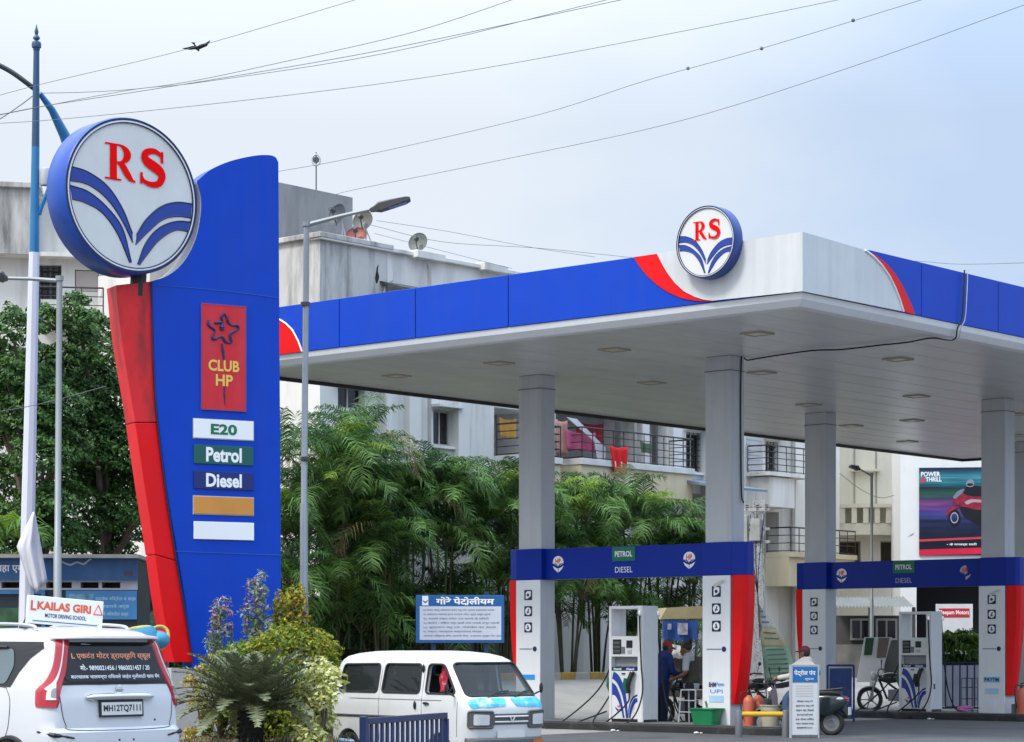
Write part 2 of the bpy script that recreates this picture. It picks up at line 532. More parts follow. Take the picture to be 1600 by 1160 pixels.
lo = lp(ST, [(400, 487), (420, 490), (440, 500), (455, 515), (464, 532), (470, 552), (400, 560)], 1, -.02)
mb.prism([(p[0], cz(p[1])) for p in lo], (0, -.02, 0), (1, 0, 0), (0, 0, 1), (0, .018, 0))
mb.build_each('red_crescent', RED, can)
mb = MB()                                                # thin white edge of the crescents
for pts_, ax, val in ((wr_pts, 0, .045), ([(436, 499), (447, 506), (457, 516), (466, 533), (472, 553)], 1, -.03)):
    L = lp(ST, pts_, ax, val)
    mb.tube([((q[0], val, cz(q[1])) if ax == 1 else (val, q[0], cz(q[1]))) for q in L], .018, 6)
mb.build_each('crescent_edge', LWHITE, can)
# coved white trim under the fascia
mb = MB()
def ringz(ins, z): return [(-ins, ins, z), (-ins, CD - ins, z), (-CW + ins, CD - ins, z), (-CW + ins, ins, z)]
mb.loft([ringz(0.02, ZF0 - .004), ringz(0.05, ZF0 - .10), ringz(0.14, ZF0 - .2), ringz(INS, ZS)], caps=False)
mb.build('eave_trim', WHITE, can)
mb = MB()
w = 0.42; x = -CW + INS
mb.box(-CW + INS, -INS, INS, CD - INS, ZS + .004, ZS + .05)
mb.build('soffit', SOFFIT, can)
mb = MB()
k = 0
xx = -CW + INS + .42
while xx < -INS:
    mb.box(xx - .003, xx + .003, INS, CD - INS, ZS + .001, ZS + .0035); xx += .84
mb.build('soffit_joint', M('joint_grey', (.57, .565, .555)), can)
mb = MB(); mb.box(-CW + .06, -.06, .06, CD - .06, ZF1 - .35, ZF1 - .3)
mb.build('canopy_roof', GREY, can)
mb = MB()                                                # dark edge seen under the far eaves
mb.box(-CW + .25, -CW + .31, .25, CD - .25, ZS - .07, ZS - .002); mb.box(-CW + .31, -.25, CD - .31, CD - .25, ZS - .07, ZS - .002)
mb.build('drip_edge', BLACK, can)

# columns
CSX, CSY, LSP, GSP = .58, .425, 4.57, 9.84
GANT = [(P2.x + (0, .19, -.06)[k], P2.y + GSP * k) for k in range(3)]
for gx, gy in GANT:
    for dx in (0, -LSP):
        mb = MB()
        mb.box(gx + dx - CSX, gx + dx, gy, gy + CSY, -.02, ZS)
        c = mb.build('column', CLAD, can, bevel=.012)
        m2 = MB()
        m2.box(gx + dx - CSX - .012, gx + dx + .012, gy - .012, gy + CSY + .012, ZS - .28, ZS - .262)
        m2.build('collar', M('joint_dark', (.2, .2, .2)), c)
# soffit lights
LIT = M('lamp_glass', (0.62, 0.55, 0.42), 0.3)
for px, py in [(1183, 521), (960, 546), (780, 567), (620, 587), (1018, 598), (1190, 582), (1403, 561), (1264, 632), (1432, 619), (1425, 657), (1418, 690), (1590, 647), (1590, 680), (1330, 665)]:
    h = ST.hit(px, py, 2, ZS)
    t = thing('canopy_light', 'recessed square floodlight in the canopy soffit', 'light', ST.w(h.x, h.y, ZS), ST.rz, 'square lights in the canopy soffit')
    mb = MB(); s_ = .215
    for q in ((-s_, s_, -s_, -s_ + .07), (-s_, s_, s_ - .05, s_), (-s_, -s_ + .05, -s_ + .07, s_ - .07), (s_ - .07, s_, -s_ + .07, s_ - .07)):
        mb.box(q[0], q[1], q[2], q[3], -.025, .002)
    mb.build('frame', M('lamp_frame', (.42, .37, .30), .5), t)
    mb = MB(); mb.box(-s_ + .07, s_ - .07, -s_ + .07, s_ - .07, -.018, 0); mb.build('lens', LIT, t)

# ------------------------------------------------------------------ round emblem: red letters over blue leaves
def leaf_bands():
    n = lambda L: [((x - 520) / 240.0, (772 - y) / 300.0) for x, y in L]
    up_l = (n(bez([(282, 690), (350, 702), (425, 748), (482, 830), (521, 928)])), n(bez([(278, 748), (350, 753), (418, 795), (474, 868), (523, 965)])))
    lo_l = (n(bez([(280, 768), (350, 782), (420, 832), (482, 912), (517, 1048)])), n(bez([(292, 822), (340, 829), (405, 860), (462, 935), (511, 1050)])))
    up_r = (n(bez([(765, 768), (695, 771), (632, 800), (574, 862), (537, 930)])), n(bez([(766, 828), (700, 829), (640, 852), (582, 912), (533, 972)])))
    lo_r = (n(bez([(765, 845), (692, 852), (622, 892), (572, 962), (541, 1052)])), n(bez([(752, 888), (690, 889), (625, 940), (580, 1004), (548, 1054)])))
    return [up_l, lo_l, up_r, lo_r]

def serif_RS(mb, place, a0, a1, b0, b1):
    """serif letters R and S, drawn as ribbons; place(a, b, layer)"""
    W = a1 - a0; H = b1 - b0
    f = lambda lay: (lambda x, y: place(a0 + x * W, b0 + y * H, lay))
    def rect(x0, x1, y0, y1, lay): mb.add([f(lay)(x0, y0), f(lay)(x1, y0), f(lay)(x1, y1), f(lay)(x0, y1)], [(0, 1, 2, 3)])
    rect(.085, .205, .0, 1.0, 0)                         # R stem
    rect(.0, .28, 0, .05, 1); rect(.0, .22, .95, 1.0, 1)
    out, inn = [], []
    for i in range(25):
        t = R(90 - 180 * i / 24)
        out.append((.25 + .195 * math.cos(t), .735 + .265 * math.sin(t)))
        inn.append((.235 + .085 * math.cos(t), .735 + .21 * math.sin(t)))
    out = [(.205, 1.0)] + out + [(.205, .47)]; inn = [(.205, .945)] + inn + [(.205, .525)]
    strip(mb, out, inn, f(2))
    strip(mb, [(.205, .49), (.26, .36), (.34, .14), (.41, .03), (.52, .0)], [(.32, .51), (.37, .41), (.445, .21), (.48, .09), (.52, .05)], f(3))
    XS = lambda x: .60 + (x - .585) * 1.12
    cl = bez([(.93, .72), (.905, .875), (.80, .965), (.685, .90), (.655, .765), (.70, .64), (.80, .54), (.89, .43), (.925, .28), (.875, .09), (.765, .03), (.645, .10), (.60, .28)], 8)
    cl = [(XS(a), b) for a, b in cl]
    wd = lambda t: .016 + .060 * math.sin(math.pi * t) ** .8 + .022 * math.exp(-((t - .5) / .16) ** 2)
    A, B = [], []
    for i, p in enumerate(cl):
        q0 = cl[max(i - 1, 0)]; q1 = cl[min(i + 1, len(cl) - 1)]
        dx, dy = (q1[0] - q0[0]) * W, (q1[1] - q0[1]) * H; d = math.hypot(dx, dy); h = wd(i / (len(cl) - 1)) * W * .8
        A.append((p[0] - dy / d * h / W, p[1] + dx / d * h / H)); B.append((p[0] + dy / d * h / W, p[1] - dx / d * h / H))
    strip(mb, A, B, f(4))
    rect(XS(.905), XS(.945), .66, .98, 5); rect(XS(.585), XS(.625), .02, .33, 5)

def emblem_disc(name, label, loc, rz, rad, thick, rimmat, letters):
    """local -y is the face"""
    t = thing(name, label, 'sign', loc, rz)
    mb = MB()
    mb.lathe([(rad * .955, thick), (rad * .99, thick), (rad, thick * .96), (rad, .03), (rad * .985, .0), (rad * .945, .0), (rad * .94, .03), (rad * .5, .03)], (0, 0, 0), 72, (0, 1, 0))
    mb.build('drum', rimmat, t, smooth=True)
    mb = MB(); mb.lathe([(rad * .955, .02), (rad * .955, -.006), (rad * .925, -.006), (rad * .925, .02)], (0, 0, 0), 72, (0, 1, 0), cap=False); mb.build('rim', WHITE, t, smooth=True)
    mb = MB(); mb.lathe([(rad * .962, .02), (rad * .962, -.012), (rad * .985, -.012), (rad * .985, .02)], (0, 0, 0), 72, (0, 1, 0), cap=False); mb.lathe([(rad * .922, .014), (rad * .922, -.010), (rad * .934, -.010), (rad * .934, .014)], (0, 0, 0), 72, (0, 1, 0), cap=False); mb.build('rim_line', DNAVY, t, smooth=True)
    mb = MB(); mb.lathe([(rad * .925, .03), (rad * .925, .012), (.0001, .012)], (0, 0, 0), 72, (0, 1, 0)); mb.build('face', PALE, t)
    k = rad * .93
    pl = lambda a, b: Vector((a * k, .006, b * k))
    def clampc(p):
        r = math.hypot(*p); return p if r < .985 else (p[0] / r * .985, p[1] / r * .985)
    mb = MB()
    for A, B in leaf_bands():
        strip(mb, [clampc(p) for p in A], [clampc(p) for p in B], pl)
    mb.build('leaf_emblem', LBLUE, t)
    mb = MB()                                            # fine navy outline along the lower leaves
    for A, B in leaf_bands():
        for L in (A, B):
            mb.tube([(p[0] * k, .008, p[1] * k) for p in map(clampc, L)], rad * .009, 5)
    mb.build('leaf_outline', DNAVY, t)
    mb = MB()
    serif_RS(mb, lambda a, b, lay: Vector((a * k, .002 - .0012 * lay, b * k)), *letters)
    mb.build('lettering', LRED, t)
    return t

c = ST.hit(1102, 378, 1, -.26)
emblem_disc('round_sign', 'small round white sign with red letters RS above blue leaves on the canopy fascia', ST.w(c.x, -.26, c.z), ST.rz, .585, .22, M('drum_blue', (.012, .05, .26), .35), (-.45, .50, .07, .63))

# loose cables on the canopy
mb = MB()
top = ST.hit(1507, 428, 0, .05); bot = ST.hit(1503, 505, 0, .05)
pts = [(.05, top.y, ZF1 + .03), (.05, top.y - .02, ZF1 - .3), (.05, bot.y, ZF0 + .1), (0.02, bot.y - .1, ZF0 - .08)]
for px, py in [(1490, 530), (1455, 528), (1420, 533), (1370, 540), (1315, 545), (1270, 547), (1210, 556), (1168, 562)]:
    h = ST.hit(px, py, 2, ZS - .03); pts.append((h.x, h.y, ZS - .03 - .03 * random.random()))
pts.append((P2.x + .02, P2.y + .3, ZS - .1)); pts.append((P2.x + .02, P2.y + .3, 4.6)); pts.append((P2.x + .05, P2.y + .33, 4.25))
mb.tube(bez(pts, 5), .014, 6)
tag(mb.build('cable', RUBBER, smooth=True), 'black cable looping over the canopy corner and down a column', 'cable')
bpy.data.objects['cable'].matrix_world = ST.m
mb = MB()
off = [(x + .03, y + .06, z + .01) for x, y, z in pts[:8]]
mb.tube(bez(off, 5), .008, 6)
o = tag(mb.build('cable', LGREY, smooth=True), 'thin pale cable hanging over the blue fascia beside the black one', 'cable'); o.matrix_world = ST.m

# ================================================================== gantries over the pump islands
ZB0, ZB1 = EYE + (1010 - 898.5) / F * 42.32, EYE + (1010 - 847) / F * 42.32

def hp_logo(parent, cx, cz, y, s, worn=False):
    mb = MB()
    dome = [(cx + s * .5 * math.cos(R(a)), cz + s * .12 + s * .45 * math.sin(R(a))) for a in range(-10, 191, 10)] + [(cx - s * .2, cz - s * .12), (cx, cz - s * .2), (cx + s * .2, cz - s * .12)]
    if worn: dome = dome[9:]
    mb.prism(dome, (0, y, 0), (1, 0, 0), (0, 0, 1), (0, 0, 0))
    pl = lambda a, b: Vector((cx + a * s, y, cz + b * s))
    for sg in ((1,) if worn else (1, -1)):
        strip(mb, [(sg * .02, -.62), (sg * .18, -.52), (sg * .36, -.38), (sg * .5, -.16)], [(sg * .02, -.34), (sg * .16, -.3), (sg * .30, -.24), (sg * .5, -.14)], pl)
    lg = mb.build('leaf_emblem', M('worn_white', (.5, .42, .42), .6) if worn else LWHITE, parent)
    mb = MB(); mb.text('HP', (cx, y - .004, cz + s * .2), (1, 0, 0), (0, 0, 1), w=s * .5, h=s * .36, bold=.02)
    mb.build('lettering', LRED, lg)
    mb = MB()
    for sg in (1, -1):
        strip(mb, [(sg * .02, -.3), (sg * .16, -.12), (sg * .3, -.02), (sg * .46, .0)], [(sg * .01, -.16), (sg * .14, -.03), (sg * .28, .03), (sg * .46, .02)], lambda a, b: Vector((cx + a * s, y - .004, cz + b * s)))
    mb.build('leaf', LBLUE, lg)

def icon(parent, kind, cx, cz, y, s=.2):
    mb = MB(); mb.prism(round_poly([(cx - s / 2, cz - s / 2), (cx + s / 2, cz - s / 2), (cx + s / 2, cz + s / 2), (cx - s / 2, cz + s / 2)], s * .1), (0, y, 0), (1, 0, 0), (0, 0, 1), (0, 0, 0))
    ic = mb.build('pictogram', DNAVY, parent)
    mb = MB(); r = s * .38
    circ = lambda R_, n=24: [(cx + R_ * math.cos(2 * math.pi * i / n), cz + R_ * math.sin(2 * math.pi * i / n)) for i in range(n)]
    if kind == 0:
        mb.prism([(cx - s * .3, cz - s * .4), (cx - s * .3, cz + s * .2), (cx - s * .1, cz + s * .38), (cx + s * .35, cz + s * .38), (cx + s * .35, cz - s * .1), (cx + s * .05, cz - s * .3)], (0, y - .003, 0), (1, 0, 0), (0, 0, 1), (0, 0, 0))
    else:
        mb.prism(circ(r), (0, y - .003, 0), (1, 0, 0), (0, 0, 1), (0, 0, 0))
    mb.build('symbol', LWHITE, ic)
    mb = MB()
    if kind == 0: mb.prism(circ(s * .16), (0, y - .006, 0), (1, 0, 0), (0, 0, 1), (0, 0, 0))
    elif kind == 1: mb.obox((cx, y - .006, cz), (s * .12, .002, s * .5), (0, R(25), 0)); mb.obox((cx + s * .06, y - .006, cz - s * .1), (s * .2, .003, s * .1))
    else:
        mb.obox((cx + s * .02, y - .006, cz + s * .02), (s * .14, .002, s * .42), (0, R(-20), 0)); mb.obox((cx - s * .06, y - .006, cz - s * .12), (s * .16, .003, s * .12))
    mb.build('mark', DNAVY, ic)

PAY = M('pay_blue', (0.02, 0.30, 0.72), .5)
def make_gantry(gx, gy, label, first):
    t = thing('fuel_gantry', label, 'gantry', ST.w(gx, gy), ST.rz)
    bulge = .26
    xl, xr = -LSP - CSX, 0.0
    sep = .03
    mb = MB()
    # beam between the columns, wrapped round each column, with rounded ends
    mb.box(-LSP + .02, -CSX - .02, .10, CSY - .08, ZB0, ZB1)
    for a, b in ((-LSP - CSX, -LSP), (-CSX, 0)):
        mb.box(a - sep, b + sep, -sep, CSY + sep, ZB0 - .004, ZB1 + .004)
    for sg, x0 in ((1, 0 + sep), (-1, -LSP - CSX - sep)):
        o = [(x0, -sep), (x0 + sg * bulge * .8, .03), (x0 + sg * bulge, .12), (x0 + sg * bulge, CSY - .12), (x0 + sg * bulge * .8, CSY - .03), (x0, CSY + sep)]
        mb.prism(o if sg > 0 else o[::-1], (0, 0, ZB0 - .002), (1, 0, 0), (0, 1, 0), (0, 0, ZB1 - ZB0 + .004))
    beam = mb.build('beam', NAVY, t, bevel=.01)
    mb = MB(); cx = -LSP / 2 - CSX / 2 + .0
    fy = .10
    mb.box(cx - .28, cx + .28, fy - .012, fy - .002, ZB1 - .285, ZB1 - .01); sg_ = mb.build('fuel_board', GREEN, t)
    mb = MB(); mb.text('PETROL', (cx, fy - .016, ZB1 - .15), (1, 0, 0), (0, 0, 1), w=.42, h=.11, bold=.025); mb.build('lettering', LWHITE, sg_)
    mb = MB(); mb.text('DIESEL', (cx, fy - .006, ZB0 + .155), (1, 0, 0), (0, 0, 1), w=.42, h=.11, bold=.0); mb.build('lettering', M('letter_worn', (.42, .45, .6)) if not first else LWHITE, beam)
    hp_logo(t, -LSP + .36, (ZB0 + ZB1) / 2, fy - .006, .27)
    hp_logo(t, -CSX - .44, (ZB0 + ZB1) / 2, fy - .006, .27, worn=not first)
    # red fins that curve in towards the ground at either end
    zb = .55
    for sg, x0 in ((1, sep), (-1, -LSP - CSX - sep)):
        rings = []
        for i in range(13):
            f = i / 12; z = ZB0 - .004 - (ZB0 - zb) * f
            bl = bulge * (1 - f ** 2.2) + .03
            rings.append([(x0 + sg * q[0] * bl, q[1], z) for q in ((0, -.01), (.8, .03), (1, .12), (1, CSY - .12), (.8, CSY - .03), (0, CSY + .01))])
        mb = MB(); mb.loft(rings); mb.build('fin', RED, t, smooth=25)
    # white notice panels on the street side of both columns
    for cx0, worn in ((-LSP - CSX, False), (-CSX, True)):
        mb = MB(); mb.box(cx0 - sep - .01, cx0 + CSX + .004, -.034, -.004, .16, ZB0 - .008); wp = mb.build('notice_panel', WHITE, t, bevel=.006)
        m = cx0 + CSX / 2 - .01
        for k in range(3):
            icon(wp, k, m, ZB0 - .30 - .32 * k, -.040)
        mb = MB(); mb.box(m - .22, m + .1, -.042, -.036, 1.55, 1.562); mb.lathe([(.05, 0), (.05, .005)], (m + .17, -.042, 1.556), 14, (0, 1, 0)); mb.build('divider', LNAVY, wp)
        if worn and not first:
            mb = MB(); mb.box(m - .2, m + .2, -.042, -.037, .83, .95); pb = mb.build('sticker', M('sky_sticker', (.25, .55, .78)), wp)
            mb = MB(); mb.text('PAYTM', (m, -.046, .89), (1, 0, 0), (0, 0, 1), w=.34, h=.08, bold=.03); mb.build('lettering', LNAVY, pb)
            mb = MB()
            mb.lathe([(.0, 0), (.09, .0), (.1, .03), (.1, .2), (.04, .27), (.03, .33), (.045, .34), (.045, .37)], (m, -.037, .22), 14, (0, 0, 1)); 
            mb.v[:] = [(x, -.037 + (y + .037) * .04, z) for x, y, z in mb.v]
            mb.build('bottle_picture', M('bottle_print', (.72, .78, .80)), wp)
        elif worn:
            mb = MB()
            mb.text('BHIM', (m - .09, -.040, .90), (1, 0, 0), (0, 0, 1), w=.16, h=.09, bold=.03)
            mb.build('lettering', LNAVY, wp)
            mb = MB(); mb.text('Paytm', (m + .09, -.040, .90), (1, 0, 0), (0, 0, 1), w=.17, h=.09, bold=.02); mb.text('UPI', (m, -.040, .78), (1, 0, 0), (0, 0, 1), w=.28, h=.07)
            mb.build('lettering', PAY, wp)
        mb = MB(); mb.box(m - .16, m + .16, -.042, -.037, .58, .70) if worn else mb.box(m - .15, m + .17, -.042, -.037, .95, 1.05); mb.build('sticker', PAY if not worn else M('sticker_pale', (.4, .6, .8)), wp)
        if worn:
            # torn flap of the topmost notice
            mb = MB(); z0 = ZB0 - .13
            mb.add([(m - .05, -.046, z0 - .12), (m + .12, -.05, z0 - .02), (m + .26, -.10, z0 + .04), (m + .10, -.06, z0 + .03), (m - .06, -.045, z0 - .04)], [(0, 1, 2, 3, 4)]); mb.build('torn_paper', M('paper', (.6, .58, .52)), wp)
    return t
make_gantry(*GANT[0], 'bright blue beam reading PETROL and DIESEL between two columns, nearer the street', True)
make_gantry(*GANT[1], 'darker blue beam with worn emblem reading PETROL and DIESEL, deeper under the canopy', False)

# islands
KERB = M('black_kerb', (0.022, 0.022, 0.024), 0.6, var=0.2, dirt=0.5, dirtcol=(.12, .115, .11), dmap=(2, 2, 2), dlo=.55, dhi=.75)
def island(gx, gy, label, x0, x1):
    t = thing('pump_island', label, 'kerb', ST.w(gx, gy), ST.rz)
    mb = MB()
    o = round_poly([(x0, -.48), (x1, -.48), (x1, CSY + .5), (x0, CSY + .5)], .3, 6)
    mb.prism(o, (0, 0, -.1), (1, 0, 0), (0, 1, 0), (0, 0, .26)); mb.build('kerb', KERB, t, bevel=.03)
    mb = MB(); mb.prism([(a * .985 - .04, b * .86) for a, b in o], (0, 0, .164), (1, 0, 0), (0, 1, 0), (0, 0, 0)); mb.build('paving', M('island_top', (.16, .16, .155), .8, var=.2), t)
island(*GANT[0], 'black kerbed pump island under the brighter gantry', -LSP - CSX - .3, 1.35)
island(*GANT[1], 'black kerbed pump island under the darker gantry', -LSP - CSX - .3, 1.6)

# ================================================================== fuel dispensers
def make_dispenser(x, y, label, variant):
    t = thing('fuel_dispenser', label, 'fuel pump', ST.w(x, y, .16), ST.rz)
    W_, D_, H_ = .80, .46, 2.22
    HT = .30                                            # width of the hose tower at the right-hand end
    BODY = M('pump_white', (.74, .75, .76), .3, var=.04, dirt=.25, dirtcol=(.3, .29, .27), dmap=(5, 5, 1.2))
    x1 = -.10
    mb = MB()
    mb.box(-W_, -W_ + .06, 0, D_, 0, H_); mb.box(-W_ + .06, x1, 0.01, D_ - .01, H_ - .06, H_ - .002)
    mb.build('frame', BODY, t, bevel=.008)
    mb = MB(); mb.box(x1, .03, -.015, D_ + .015, 0, H_); mb.build('hose_tower', BODY, t, bevel=.02)
    mb = MB(); mb.box(-W_ + .06, x1, .005, D_ - .005, 1.25, 1.64); hd = mb.build('display_head', BODY, t, bevel=.006)
    mb = MB(); mb.box(-W_ + .10, -W_ + .30, -.006, .004, 1.30, 1.58)
    mb.build('price_display', M('display_black', (.02, .025, .028), .2), hd)
    mb = MB()
    for k in range(3): mb.box(-W_ + .12, -W_ + .27, -.010, -.007, 1.33 + .08 * k, 1.38 + .08 * k)
    mb.build('digits', M('lcd', (.08, .10, .09), .3), hd)
    mb = MB(); mb.box(-W_ + .31, -W_ + .39, -.006, .004, 1.31, 1.44); mb.build('keypad', M('keypad', (.16, .18, .18)), hd)
    mb = MB(); mb.box(-W_ + .43, -W_ + .57, -.008, .004, 1.42, 1.56); mb.build('screen', BLACK, hd)
    mb = MB(); mb.box(-W_ + .46, -W_ + .55, -.006, .004, 1.31, 1.38); mb.build('printer_slot', LGREY, hd)
    mb = MB(); mb.box(-W_ + .06, x1, .12, D_ - .12, 1.06, 1.25); mb.build('inner_panel', M('pump_inner', (.28, .29, .30), .5), t)
    mb = MB(); mb.box(-W_ + .06, x1, .01, D_ - .01, .98, 1.05); lb = mb.build('label_band', DNAVY, t)
    mb = MB(); mb.box(-W_ + .10, -W_ + .32, .003, .009, .99, 1.04); mb.build('fuel_label', GREEN if variant == 0 else LNAVY, lb)
    mb = MB(); mb.box(-W_ + .40, -W_ + .64, .003, .009, .99, 1.04); mb.build('fuel_label', LBLUE, lb)
    mb = MB(); mb.text('Petrol', (-W_ + .21, .001, 1.015), (1, 0, 0), (0, 0, 1), w=.18, h=.038, bold=.03); mb.text('Diesel', (-W_ + .52, .001, 1.015), (1, 0, 0), (0, 0, 1), w=.18, h=.038, bold=.03); mb.build('lettering', LWHITE, lb)
    mb = MB(); mb.box(-W_ + .06, x1, .01, D_ - .01, .06, .98); cb = mb.build('cabinet', BODY, t, bevel=.006)
    mb = MB(); mb.box(-W_ + .02, .03, .02, D_ - .02, 0, .055); mb.build('plinth', BLACK, t)
    # sweeping blue leaves printed on the cabinet
    y0 = .006
    X = lambda a: -W_ + .06 + a * (x1 + W_ - .06); Z = lambda b: .06 + b * .92
    pl = lambda a, b: Vector((X(a), y0, Z(b)))
    mb = MB()
    strip(mb, bez([(.08, .99), (.28, .90), (.48, .66), (.58, .35), (.62, .02)], 6), bez([(.02, .84), (.2, .75), (.38, .54), (.49, .28), (.55, .02)], 6), pl)
    strip(mb, bez([(.02, .76), (.18, .68), (.33, .48), (.43, .24), (.50, .02)], 6), bez([(.02, .50), (.14, .48), (.27, .35), (.37, .18), (.44, .02)], 6), pl)
    strip(mb, bez([(.98, .44), (.86, .42), (.74, .30), (.68, .16), (.66, .02)], 6), bez([(.98, .36), (.9, .33), (.8, .22), (.74, .10), (.72, .02)], 6), pl)
    strip(mb, bez([(.98, .52), (.82, .47), (.7, .36), (.63, .18), (.61, .02)], 6), bez([(.98, .48), (.84, .43), (.73, .32), (.66, .16), (.63, .02)], 6), pl)
    mb.build('leaf_print', LBLUE, cb)
    mb = MB()
    for sg in (1, -1): strip(mb, [(.28 + sg * .01, .14), (.28 + sg * .08, .17), (.28 + sg * .15, .24)], [(.28 + sg * .01, .20), (.28 + sg * .07, .215), (.28 + sg * .15, .25)], pl)
    mb.build('leaf_emblem', LBLUE, cb)
    mb = MB(); mb.text('HP', (X(.28), y0, Z(.26)), (1, 0, 0), (0, 0, 1), w=.07, h=.05, bold=.02); mb.build('lettering', LRED, cb)
    mb = MB(); mb.box(X(.4), X(.52), -.012, .008, Z(.93), Z(.955)); mb.build('handle', BLACK, cb)
    # nozzles in their boots, hoses
    HND = M('nozzle_green', (.005, .12, .06), .4)
    for k, (a, gm) in enumerate(((-.03, HND), (.80, HND if variant == 0 else BLACK))):
        nx = X(a); ny = -.07 if k else .1
        mb = MB()
        mb.tube([(nx + .03, ny + .03, .95), (nx, ny, .86), (nx - .02, ny - .04, .70), (nx - .01, ny - .02, .56)], [.05, .05, .045, .03], 8)
        mb.tube([(nx + .03, ny + .02, .95), (nx + .07, ny + .05, .93)], .03, 8)
        nz_ = mb.build('nozzle', BLACK, t, smooth=True)
        mb = MB(); mb.tube([(nx - .06, ny - .04, .84), (nx - .08, ny - .05, .70), (nx - .05, ny - .03, .55)], [.05, .055, .03], 8); mb.build('lever_guard', gm, nz_, smooth=True)
    for k in range(2):
        mb = MB(); mb.lathe([(.04, 0), (.045, .05), (.03, .1)], (-.03 + k * .05, -.03 if k == 0 else D_ + .02, 2.02), 10); mb.build('hose_coupling', CHROME, t, smooth=True)
    def hose(pts, nm='hose'):
        mb = MB(); mb.tube(bez(pts, 7), .016, 7); return mb.build(nm, RUBBER, t, smooth=True)
    hose([(-.02, -.045, 2.04), (0, -.06, 1.7), (.04, -.07, 1.1), (.08, -.09, .55), (.02, -.3, .1), (-.25, -.55, -.12), (-.6, -.58, -.13), (-.82, -.45, .02), (-.86, -.1, .3), (X(-.03) - .01, .06, .58)])
    hose([(X(.80), -.09, .56), (X(.78), -.11, .40), (X(.5), -.14, .22), (X(.1), -.2, .02), (X(-.2), -.35, -.1), (X(-.8), -.4, -.11)])
    hose([(-W_ - .02, .2, 2.0), (-W_ - .05, .22, 1.3), (-W_ - .35, .1, .6), (-W_ - .9, -.35, -.02), (-W_ - 1.15, -.55, -.12), (-W_ - .8, -.5, -.13), (-W_ - .4, -.3, .03), (-W_ - .05, .0, .2)])
    hose([(-.0, D_ + .03, 2.04), (.03, D_ + .06, 1.3), (.12, D_ + .1, .5), (.3, D_ + .15, .05), (.55, D_ + .2, .02)])
    if variant == 1:
        mb = MB(); mb.box(-.0, .034, .1, .16, .5, .62); mb.build('switch_box', BLACK, t)
    return t
h = ST.hit(987, 1131, 2, .16)
make_dispenser(P2.x - 2.08, P2.y + .02, 'white fuel dispenser under the bright gantry, green petrol label and green nozzles', 0)
make_dispenser(GANT[1][0] - 1.86, GANT[1][1] + .02, 'white fuel dispenser under the dark gantry beside the parked motorcycle', 1)
# ================================================================== price pylon
PY = 35.0
_p = at(335, 1010, PY)
PF = Frame(_p.x, _p.y, R(30))
def L0(pts, y=0.0):
    r = []
    for px, py in pts:
        h = PF.hit(px, py, 1, y); r.append((h.x, h.z))
    return r
pyl = thing('price_pylon', 'tall blue pylon with a curved red fin and fuel price boards', 'pylon', (_p.x, _p.y, 0), PF.rz)
cut = bez([(236, 440), (262, 431), (285, 412), (303, 381), (312, 346), (314, 312), (308, 286)], 4)
topc = bez([(308, 283), (330, 265), (360, 252), (395, 244), (418, 242.5), (430, 245.5), (435, 254)], 4)
leftc = bez([(303, 1046), (290, 940), (277, 860), (262, 770), (248, 660), (240, 560), (236, 452)], 5)
out = cut + topc + [(440, 1052)] + leftc
o2 = L0(out)
mb = MB()
mb.prism(o2, (0, 0, 0), (1, 0, 0), (0, 0, 1), (0, .42, 0), mi=0, mside=0, sides={i: 1 for i in range(len(cut))})
slab = mb.build('blue_slab', [BLUE, PALE], pyl)
mb = MB()                                                # panel joints
for L in ([(237, 446), (300, 450), (350, 455), (400, 461), (435, 466)], [(275, 862), (440, 868)]):
    q = L0(L, -.003); mb.tube([(a, -.003, b) for a, b in q], .005, 4)
mb.build_each('panel_joint', M('joint_blue', (.01, .09, .42)), slab)
# the red fin: three stacked pieces
inner = bez([(236, 440), (238, 530), (243, 640), (257, 760), (272, 860), (287, 950), (301, 1035)], 6)
bev = bez([(181, 446), (190, 530), (208, 640), (226, 760), (240, 850), (254, 950), (272, 1035)], 6)
n_ = len(inner)
cuts = [0, 13, 25, n_ - 1]
for k in range(3):
    a, b = cuts[k], cuts[k + 1] + 1
    P = L0(bev[a:b], .03); Q = L0(inner[a:b], .03)
    if k: P = [(P[0][0], P[0][1] - .012)] + P[1:]; Q = [(Q[0][0], Q[0][1] - .012)] + Q[1:]
    mb = MB(); mb.prism(P + Q[::-1], (0, .03, 0), (1, 0, 0), (0, 0, 1), (0, .40, 0))
    mb.build('red_fin', REDG if k == 0 else M('red_gloss', (0.74, 0.004, 0.008), .36, var=.05, spec=.25, dirt=.25, dirtcol=(.4, .05, .05), dmap=(2, 2, 2), dlo=.6, dhi=.8), pyl, bevel=.008)
q = L0(inner, .0)
mb = MB(); mb.tube([(a + .012, -.004, b) for a, b in q], .012, 5); mb.build('edge_trim', M('trim_dark', (.01, .012, .06)), slab)
mb = MB(); a = L0([(303, 1046), (440, 1052)])
mb.box(a[0][0] - .35, a[1][0] - .1, .04, .38, -.1, a[0][1] + .02); mb.build('plinth', M('cement', (.45, .45, .44), .85, var=.15, bump=.2, bscale=20), pyl)
mb = MB(); c = L0([(222, 436)])[0]; mb.tube([(c[0], .14, c[1] + .12), (c[0] - .02, .14, c[1] - .25)], .12, 12); mb.build('disc_bracket', BLACK, pyl)

